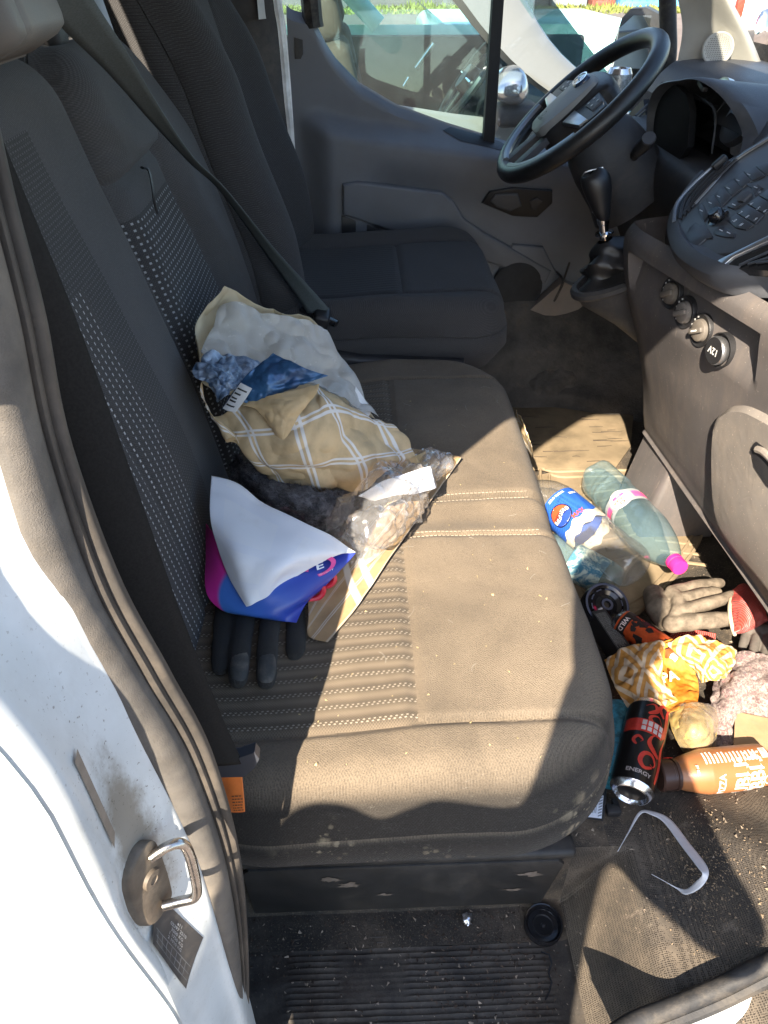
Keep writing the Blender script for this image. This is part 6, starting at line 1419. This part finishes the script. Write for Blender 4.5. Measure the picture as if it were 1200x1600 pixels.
sheet('cuff_fabric', netz([[(1048, 988, .05), (1070, 982, .06), (1095, 986, .055), (1118, 990, .045)], [(1046, 998, .03), (1070, 996, .035), (1095, 998, .035), (1118, 1000, .03)]]), red_k, 24, 10, .001, 30, 2, .003, t)

def chev(g, u, v):
    base = g.mix(g.ramp(g.noise(16, 5, .6), .3, .7), (.52, .24, .05), (.62, .34, .10))
    fu = g.math('ABSOLUTE', g.math('SUBTRACT', g.math('FRACT', g.math('MULTIPLY', u, 1.7)), .5)); fv = g.math('ABSOLUTE', g.math('SUBTRACT', g.math('FRACT', g.math('MULTIPLY', v, 1.35)), .5))
    d = g.math('ADD', fu, fv); s_ = g.math('FRACT', g.math('MULTIPLY', d, 3.4)); k = g.ramp(s_, .5, .56); return g.mix(g.math('MULTIPLY', k, .85), base, (.66, .56, .42))
chm = uvmat('orange_chevron_paper', chev, .6, .3, .3, .25)
deep = uvmat('orange_paper', lambda g, u, v: g.mix(g.ramp(g.noise(20, 6, .6), .3, .7), (.52, .18, .015), (.62, .28, .05)), .6, .3, .35, .25)
t = thing('paper_bag', tuple(at(1050, 1060, z=.0)), 'crumpled orange paper bag with white chevron pattern in the footwell', 'paper bag')
sheet('bag_side', netz([[(943, 1030, .05), (975, 1012, .075), (1005, 1003, .09), (1040, 1000, .10)], [(958, 1065, .06), (985, 1045, .085), (1010, 1035, .095), (1035, 1030, .10)], [(975, 1100, .06), (995, 1080, .085), (1020, 1075, .09), (1040, 1065, .085)], [(990, 1140, .05), (1010, 1125, .075), (1035, 1108, .085), (1060, 1095, .075)]]), chm, 70, 60, .007, 24, 8, parent=t)
sheet('bag_side', netz([[(1040, 1005, .095), (1075, 992, .105), (1110, 998, .10), (1152, 1012, .085)], [(1060, 1025, .085), (1090, 1020, .105), (1120, 1025, .10), (1150, 1035, .08)], [(1080, 1045, .075), (1100, 1045, .09), (1120, 1045, .09), (1142, 1052, .07)], [(1095, 1068, .06), (1105, 1066, .07), (1118, 1062, .07), (1130, 1060, .05)]]), chm, 70, 60, .008, 24, 18, parent=t)
dpn = netz([[(1030, 1005, .085), (1055, 998, .09), (1072, 1012, .08)], [(1022, 1040, .06), (1055, 1045, .06), (1085, 1045, .065)], [(1020, 1075, .05), (1050, 1080, .055), (1092, 1072, .06)], [(1035, 1112, .07), (1062, 1108, .07), (1090, 1098, .07)]])
inn = sheet('bag_inside', dpn, deep, 60, 60, .006, 26, 28, parent=t)
b = MB(); 
for s_, uv_, sz in (('LE', (1020, 1040), .026), ('PA', (1046, 1058), .028)):
    c_ = at(*uv_, z=.078); letter(b, s_, sz, lambda x, y: c_+Vector((.96*x-.2*y, .2*x+.75*y, .35*y)))
b.build('bag_lettering', pm('bag_white_print', (.75, .66, .55), .7), inn, False)
t = thing('plastic_bag', tuple(at(1085, 1140, z=.0)), 'clear plastic bag holding pale yellow food beside the orange bag', 'plastic bag')
BG = surf(netz([[(1045, 1105, .05), (1075, 1098, .075), (1105, 1098, .07), (1122, 1108, .04)], [(1048, 1125, .06), (1078, 1118, .095), (1108, 1120, .085), (1124, 1128, .045)], [(1055, 1150, .055), (1082, 1145, .095), (1108, 1148, .08), (1122, 1150, .04)], [(1068, 1175, .03), (1085, 1174, .05), (1105, 1175, .045), (1120, 1170, .02)]]), 50, 50)
b = MB(); b.grid(crumple([[p+Vector((0, .002, -.005)) for p in r] for r in BG], .003, 25, 2, False)); b.build('food', pm('pale_yellow_food', (.50, .36, .13), .7, .3, 40, .5, 120), t)
b = MB(); b.grid(crumple(BG, .003, 22, 6)); b.build('film', clear('bag_film', (.98, .98, .98), .10, .06, (.8, .8, .78), .06, .04, False, .8, 55, 1.2), t)
rag = G('pink_speckled_felt'); k = rag.mix(rag.ramp(rag.noise(150, 5, .75, dist=1), .40, .62), (.14, .09, .09), (.38, .31, .28)); k = rag.mix(rag.math('MULTIPLY', rag.ramp(rag.noise(60, 5, .7, dist=1), .58, .68), .6), k, (.48, .13, .17)); k = rag.mix(rag.math('MULTIPLY', rag.ramp(rag.noise(90, 4, .7), .64, .7), .6), k, (.09, .09, .13)); rag.col(k); rag.set(.95, 0, .1, sheen=.2); rag.bump(rag.noise(180, 6, .75, dist=.8), .9, .004); rag = rag.m
o = sheet('floor_rag', netz([[(1120, 1040, .03), (1150, 1022, .06), (1185, 1020, .065), (1230, 1030, .06), (1270, 1040, .05)], [(1112, 1075, .04), (1150, 1060, .075), (1190, 1060, .075), (1235, 1065, .07), (1275, 1070, .05)], [(1110, 1110, .035), (1140, 1100, .06), (1165, 1095, .055), (1210, 1098, .06), (1265, 1100, .05)], [(1118, 1150, .02), (1135, 1140, .03), (1160, 1118, .03), (1205, 1122, .035), (1255, 1125, .03)], [(1122, 1185, .012), (1135, 1175, .018), (1155, 1150, .02), (1195, 1135, .02), (1250, 1140, .02)]]), rag, 80, 70, .009, 17, 5, .004)
tag(o, 'pinkish speckled felt rag bunched up at the right of the footwell', 'rag')
b = MB(); cd_ = pm('brown_cardboard', (.33, .22, .12), .85, .12, 30, .3, 300, dust=.3, ds=20)
b.prism([at(u, v, z=.035) for u, v in ((1148, 1118), (1152, 1114), (1205, 1125), (1260, 1128), (1260, 1185), (1200, 1175), (1146, 1165))], (0, 0, .003), .0); b.prism([at(u, v, z=.040) for u, v in ((1205, 1130), (1260, 1128), (1260, 1230), (1198, 1215))], (0, .0, .003)); o = b.build('cardboard_piece', cd_); tag(o, 'torn brown cardboard piece behind the caramel bottle', 'cardboard')
o = sheet('sweet_wrapper', netz([[(1030, 1185, .03), (1045, 1183, .035), (1060, 1186, .03)], [(1030, 1192, .03), (1045, 1192, .035), (1058, 1194, .03)], [(1032, 1198, .028), (1045, 1198, .03), (1056, 1199, .028)]]), uvmat('red_yellow_foil', lambda g, u, v: g.mix(g.ramp(v, .45, .5), (.65, .04, .04), (.75, .50, .04)), .3), 16, 12, .003, 60, 3); tag(o, 'small red and yellow sweet wrapper behind the brown cap', 'wrapper')
t = thing('black_adapter', tuple(at(935, 1260, z=.01)), 'small black box with white and blue label under the seat edge', 'box')
b = MB(); pts = [at(u, v, z=.012) for u, v in ((898, 1246), (946, 1240), (942, 1283), (892, 1276))]; b.prism(pts, (0, 0, .014), .0015); bx_ = b.build('case', M['plastic_dk'], t); b = MB(); b.box(at(958, 1266, z=.018), (.022, .016, .014), None, .003); b.box(at(962, 1258, z=.018), (.010, .02, .010), None, .002); b.build('connector', M['plastic_dk'], t)
b = MB(); LQ = [at(u, v, z=.0268) for u, v in ((908, 1245), (943, 1243), (940, 1279), (905, 1275))]; lq = lambda a, h: LQ[3].lerp(LQ[2], a).lerp(LQ[0].lerp(LQ[1], a), h)
rect2d(b, lq, 0, 0, 1, 1, 2, 2, 0); lq2 = lambda a, h: lq(a, h)+Vector((0, 0, .0004)); rect2d(b, lq2, .12, .45, .48, .98, 1, 1, 1)
for i in range(7): poly2d(b, lq2, [(.82, .05+i*.13), (.98, .12+i*.13), (.98, .18+i*.13), (.82, .11+i*.13)], 2)
lq3 = lambda a, h: lq(a, h)+Vector((0, 0, .0008)); letter(b, 'Z', .42, lq3, 0, .3, .72); letter(b, 'Vormoosa 12', .10, lambda a, h: lq3(.66+h*.0-0*a+(h-.5), .5+a), 2, 0, .5) if False else None
for i in range(3): rect2d(b, lq2, .56+i*.07, .2, .59+i*.07, .8-.1*i, 1, 1, 2)
b.build('label', [pm('adapter_label', (.62, .66, .72), .5), pm('adapter_blue', (.04, .07, .40), .5), pm('adapter_grey', (.20, .22, .25), .5)], bx_, False)
# white packing strap
t = thing('packing_strap', tuple(at(1060, 1330, z=.01)), 'white plastic packing strap curled on the dirty floor', 'strap')
sp_ = [(965, 1330, .004, 5, 0), (982, 1300, .012, 7, .3), (1000, 1270, .02, 9, .6), (1018, 1270, .02, 13, .8), (1042, 1282, .015, 16, 1), (1070, 1318, .012, 18, 1), (1096, 1352, .012, 18, 1), (1102, 1368, .014, 13, .8), (1090, 1383, .012, 14, .9), (1072, 1393, .008, 12, .9), (1058, 1388, .006, 6, .4), (1040, 1378, .010, 2, .3), (1018, 1366, .012, 2, .3)]
cs = [at(u, v, z=z+floor_z(*at(u, v, z=.01).xy)*(u > 1000)) for u, v, z, w_, f_ in sp_]; wdv = []
for i, (u, v, z, w_, f_) in enumerate(sp_):
    tg2 = (cs[min(i+1, len(cs)-1)]-cs[max(i-1, 0)]).normalized(); hz = Vector((tg2.y, -tg2.x, 0)).normalized(); wdv.append((hz*f_+Vector((0, 0, 1))*math.sqrt(max(0, 1-f_*f_))*.3)*(w_/1050.0)*.82)
b = MB(); belt(b, cs, wdv, 70); o = b.build('strap_band', pm('strap_white', (.62, .62, .64), .45, .05, 60), t); o.modifiers.new('th', 'SOLIDIFY').thickness = .0007
# things in the step well
c = at(848, 1447, z=-.167); t = thing('jar_lid', tuple(c), 'round black plastic lid lying upside down in the step well', 'lid')
b = MB(); b.lathe([(0, .003), (.024, .003), (.0265, .006), (.028, .013), (.0295, .0135), (.0305, .012), (.0305, .0), (0, 0)], c, (.0, -.05, 1), 40); b.build('lid', M['gloss'], t)
b = MB(); b.lathe([(.0, .0065), (.003, .006), (.004, .0035)], c, (.0, -.05, 1), 14); b.lathe([(.015, .0032), (.016, .0042), (.017, .0032)], c, (0, -.05, 1), 30); b.build('moulding_mark', M['plastic_dk'], t)
b = MB(); b.tube([at(u, v, z=-.166) for u, v in ((845, 1487), (858, 1492), (862, 1505), (857, 1520), (862, 1535), (858, 1550), (852, 1562))], .0012, 6); o = b.build('wire', M['gloss']); tag(o, 'short kinked black wire lying on the step tread', 'wire')
o = sheet('foil_scrap', netz([[(724, 1428, -.160), (730, 1425, -.157), (738, 1428, -.160)], [(723, 1436, -.158), (730, 1434, -.152), (737, 1437, -.158)], [(726, 1445, -.162), (731, 1446, -.160), (735, 1443, -.162)]]), pm('foil', (.7, .7, .72), .25, .1, 60, metal=.9), 12, 12, .003, 90, 4); tag(o, 'tiny crumpled silver foil scrap on the step tread', 'foil')
# small plaid paper under the seat front
o = sheet('paper_scrap', netz([[(806, 640, .30), (815, 655, .30), (828, 690, .28)], [(808, 670, .26), (820, 680, .26), (832, 705, .24)], [(812, 690, .2), (822, 700, .2), (830, 715, .18)]]), uvmat('plaid_scrap', plaid(2, 2), .7, .2), 16, 16, .003, 40, 2); tag(o, 'plaid paper edge sticking out past the front of the bench seat', 'paper scrap')
o = sheet('carpet_piece', netz([[(785, 585, .06), (840, 525, .16), (900, 500, .20), (970, 495, .20)], [(795, 600, .05), (850, 560, .13), (915, 540, .15), (985, 535, .15)], [(800, 615, .03), (860, 600, .07), (930, 590, .08), (990, 585, .09)], [(810, 630, .012), (870, 628, .015), (940, 622, .015), (992, 618, .02)]]), M['kick'], 60, 50, .016, 9, 3, .004, octs=3)
tag(o, 'dark wrinkled carpet piece bunched up in the driver footwell', 'carpet')
# foot mats
t = thing('foot_mat', tuple(at(960, 800, z=.005)), 'tan dusty rubber foot mat with moulded tread in front of the bench', 'mat')
mo = [(840, 745), (870, 738), (1000, 736), (1030, 745), (1062, 775), (1100, 830), (1060, 900), (1000, 960), (930, 980), (880, 900)]
mp = [at(u, v, z=.006) for u, v in mo]; b = MB(); b.prism(mp, (0, 0, .006), .002); b.build('mat_base', M['mat_tan'], t)
b = MB(); ins = lambda pts, k: [sum(mp, Vector())/len(mp)*(1-k)+p*k for p in pts]
for k in (.97, .86): b.tube([p+Vector((0, 0, .006)) for p in spline(ins(mp, k), 60, True)], .004, 6, True)
b.build('mat_rim', M['mat_tan'], t)
ca = at(960, 780, z=.012)
for i in range(9):
    for j in range(2):
        p = at(905+j*75, 760, z=.012)+Vector((.0, -i*.035, 0)); q_ = p+Vector((.085, -.02*(1 if j else -1), 0)); bb = MB(); bb.tube([p, q_], .0045, 6, flat=.8); bb.build('tread_bar', M['mat_tan'], t)
t = thing('foot_mat', tuple(at(900, 670, z=.006)), 'brown worn rubber mat on the driver side of the floor', 'mat')
mo = [at(u, v, z=.005) for u, v in ((770, 655), (800, 622), (960, 622), (990, 640), (985, 700), (960, 735), (800, 735))]; b = MB(); b.prism(mo, (0, 0, .006), .002); b.build('mat_base', M['mat_tan'] if False else pm('driver_mat_rubber', (.15, .115, .07), .85, .25, 12, .4, 60, dust=.6, ds=8, dcol=(.29, .215, .13)), t)
b = MB()
for i in range(26):
    p = at(random.uniform(800, 960), random.uniform(640, 725), z=.0115); d_ = random.uniform(.02, .07); b.tube([p, p+Vector((d_*.5, .002*random.uniform(-1, 1), 0)), p+Vector((d_, .003*random.uniform(-1, 1), -.0005))], [.0012, .0016, .0008], 5)
tag(b.build('mat_crease', pm('mat_crack_dark', (.06, .045, .03), .9), t), kind='stuff')
# loose dirt
def debris(name, pts, mat, smin, smax):
    b = MB()
    for p in pts:
        s_ = random.uniform(smin, smax); vs = [p+Vector((random.gauss(0, 1), random.gauss(0, 1), abs(random.gauss(0, .6))))*s_ for _ in range(4)]; b.add(vs, [(0, 1, 2), (0, 2, 3), (0, 3, 1), (1, 3, 2)])
    return tag(b.build(name, mat, None, False), kind='stuff')
pts = []
while len(pts) < 1500:
    x, y = random.uniform(-.2, .29), random.uniform(.33, .56)
    if random.random() < .15+.6*(x > .08)+.3*(y > .48): pts.append(Vector((x, y, -.169)))
debris('loose_dirt', pts, pm('dirt_brown', (.06, .04, .028), .95, .6, 90), .0006, .0021)
debris('grit', [Vector((random.uniform(-.2, .29), random.uniform(.34, .555), -.168)) for _ in range(260)], pm('pale_grit', (.30, .24, .18), .9, .5, 90), .0006, .0022)
debris('wood_chips', [p for p in (Vector((random.gauss(.475, .03), random.gauss(.50, .05), 0)) for _ in range(1100)) if not p.__setattr__('z', floor_z(p.x, p.y)+.002)], pm('tan_chips', (.26, .19, .12), .95, .4, 90), .0004, .0013)
debris('floor_grit', [Vector((x, y, floor_z(x, y)+.001)) for x, y in ((random.uniform(.3, .75), random.uniform(.45, 1.3)) for _ in range(1500))], pm('floor_grit_tan', (.24, .19, .14), .9, .5, 90), .0005, .0020)
debris('straw_bits', [Vector((x, y, .376+cu_top(x, y))) for x, y in ((random.uniform(-.1, .26), random.uniform(.46, 1.3)) for _ in range(110))], pm('straw', (.50, .38, .18), .8, .3, 90), .0005, .0016)
b = MB()
for i in range(26):
    x, y = random.uniform(.02, .27), random.uniform(.5, 1.4); a = random.uniform(0, 6.28); l = random.uniform(.006, .022); pts_ = []
    for k in range(5): a += random.uniform(-.5, .5); x += l*.25*math.cos(a); y += l*.25*math.sin(a); pts_.append(Vector((x, y, .3765+cu_top(x, y))))
    b.tube(pts_, .00018, 4)
tag(b.build('lint', pm('lint_white', (.30, .28, .24), .9)), kind='stuff')

# ------------------------------------------------------------------ the photographer outside the door, who casts the shadow on the seat
def person():
    t = thing('person', (-.28, -.42, GZ), 'person in dark jacket standing outside holding up a phone', 'person')
    b = MB(); V = Vector
    b.capsule([V((.02, -.30, 1.165)), V((.022, -.285, 1.235))], [.088, .092], 20); b.capsule([V((-.015, -.31, .98)), V((.005, -.30, 1.10))], [.078, .075], 16)
    b.capsule([V((-.30, -.31, .925)), V((-.24, -.31, .885)), V((-.18, -.31, .93)), V((-.09, -.31, .89)), V((.05, -.31, .88))], [.066, .068, .062, .075, .070], 16)
    b.capsule([V((-.13, -.32, .78)), V((-.135, -.34, .70)), V((-.14, -.37, .50)), V((-.14, -.40, .26))], [.175, .170, .155, .165], 22, flat=.7, up=(0, 1, 0))
    b.capsule([V((-.25, -.33, .78)), V((-.25, -.38, .32))], [.10, .10], 16)
    b.capsule([V((-.31, -.31, .90)), V((-.365, -.32, .66))], [.066, .050], 14); b.capsule([V((-.365, -.32, .66)), V((-.33, -.25, .42))], [.050, .036], 14)
    b.capsule([V((.045, -.31, .86)), V((.13, -.305, .765)), V((.205, -.30, .69))], [.085, .070, .052], 14); b.capsule([V((.195, -.30, .69)), V((.115, -.09, .90))], [.050, .038], 14)
    for sx, fx in ((-.235, -.25), (-.05, -.03)): b.capsule([V((sx, -.41, .24)), V((sx-.01, -.39, -.18)), V((sx-.005, -.43, -.55))], [.098, .068, .048], 14); b.capsule([V((sx-.005, -.45, -.57)), V((fx, -.30, -.585))], [.045, .038], 12)
    fuse('body', b, pm('dark_jacket', (.05, .055, .07), .85), t, .014, 3)
    skin = pm('skin', (.45, .27, .19), .55, .08, 30)
    for s_, w_, th in ((1, (.112, -.08, .925), -1), (-1, (-.33, -.245, .39), 1)):
        b = MB(); w_ = Vector(w_); b.capsule([w_, w_+Vector((-.01*s_, .01, .035))], [.026, .030], 10, flat=.6)
        for i in range(4): r_ = w_+Vector((-.008*s_+(-.012+.010*i)*.6, .012, .045+.006*(i % 2))); b.capsule(spline([r_, r_+Vector((th*.014, -.012, .026)), r_+Vector((th*.032, -.022, .030+.004*i))], 6), [.0085]*6, 8)
        b.capsule(spline([w_+Vector((0, -.01, .02)), w_+Vector((th*.022, -.022, .045)), w_+Vector((th*.035, -.026, .066))], 6), [.010]*6, 8); b.build('hand', skin, t)
    return t
me_probe = None
person()
t = thing('phone', (.03, -.03, 1.03), 'black phone held up in the right hand outside the door', 'phone')
b = MB(); b.box((.078, -.045, 1.01), (.074, .009, .150), Matrix.Rotation(-PITCH*.9, 3, 'X'), .004, 2); b.build('case', M['gloss'], t)
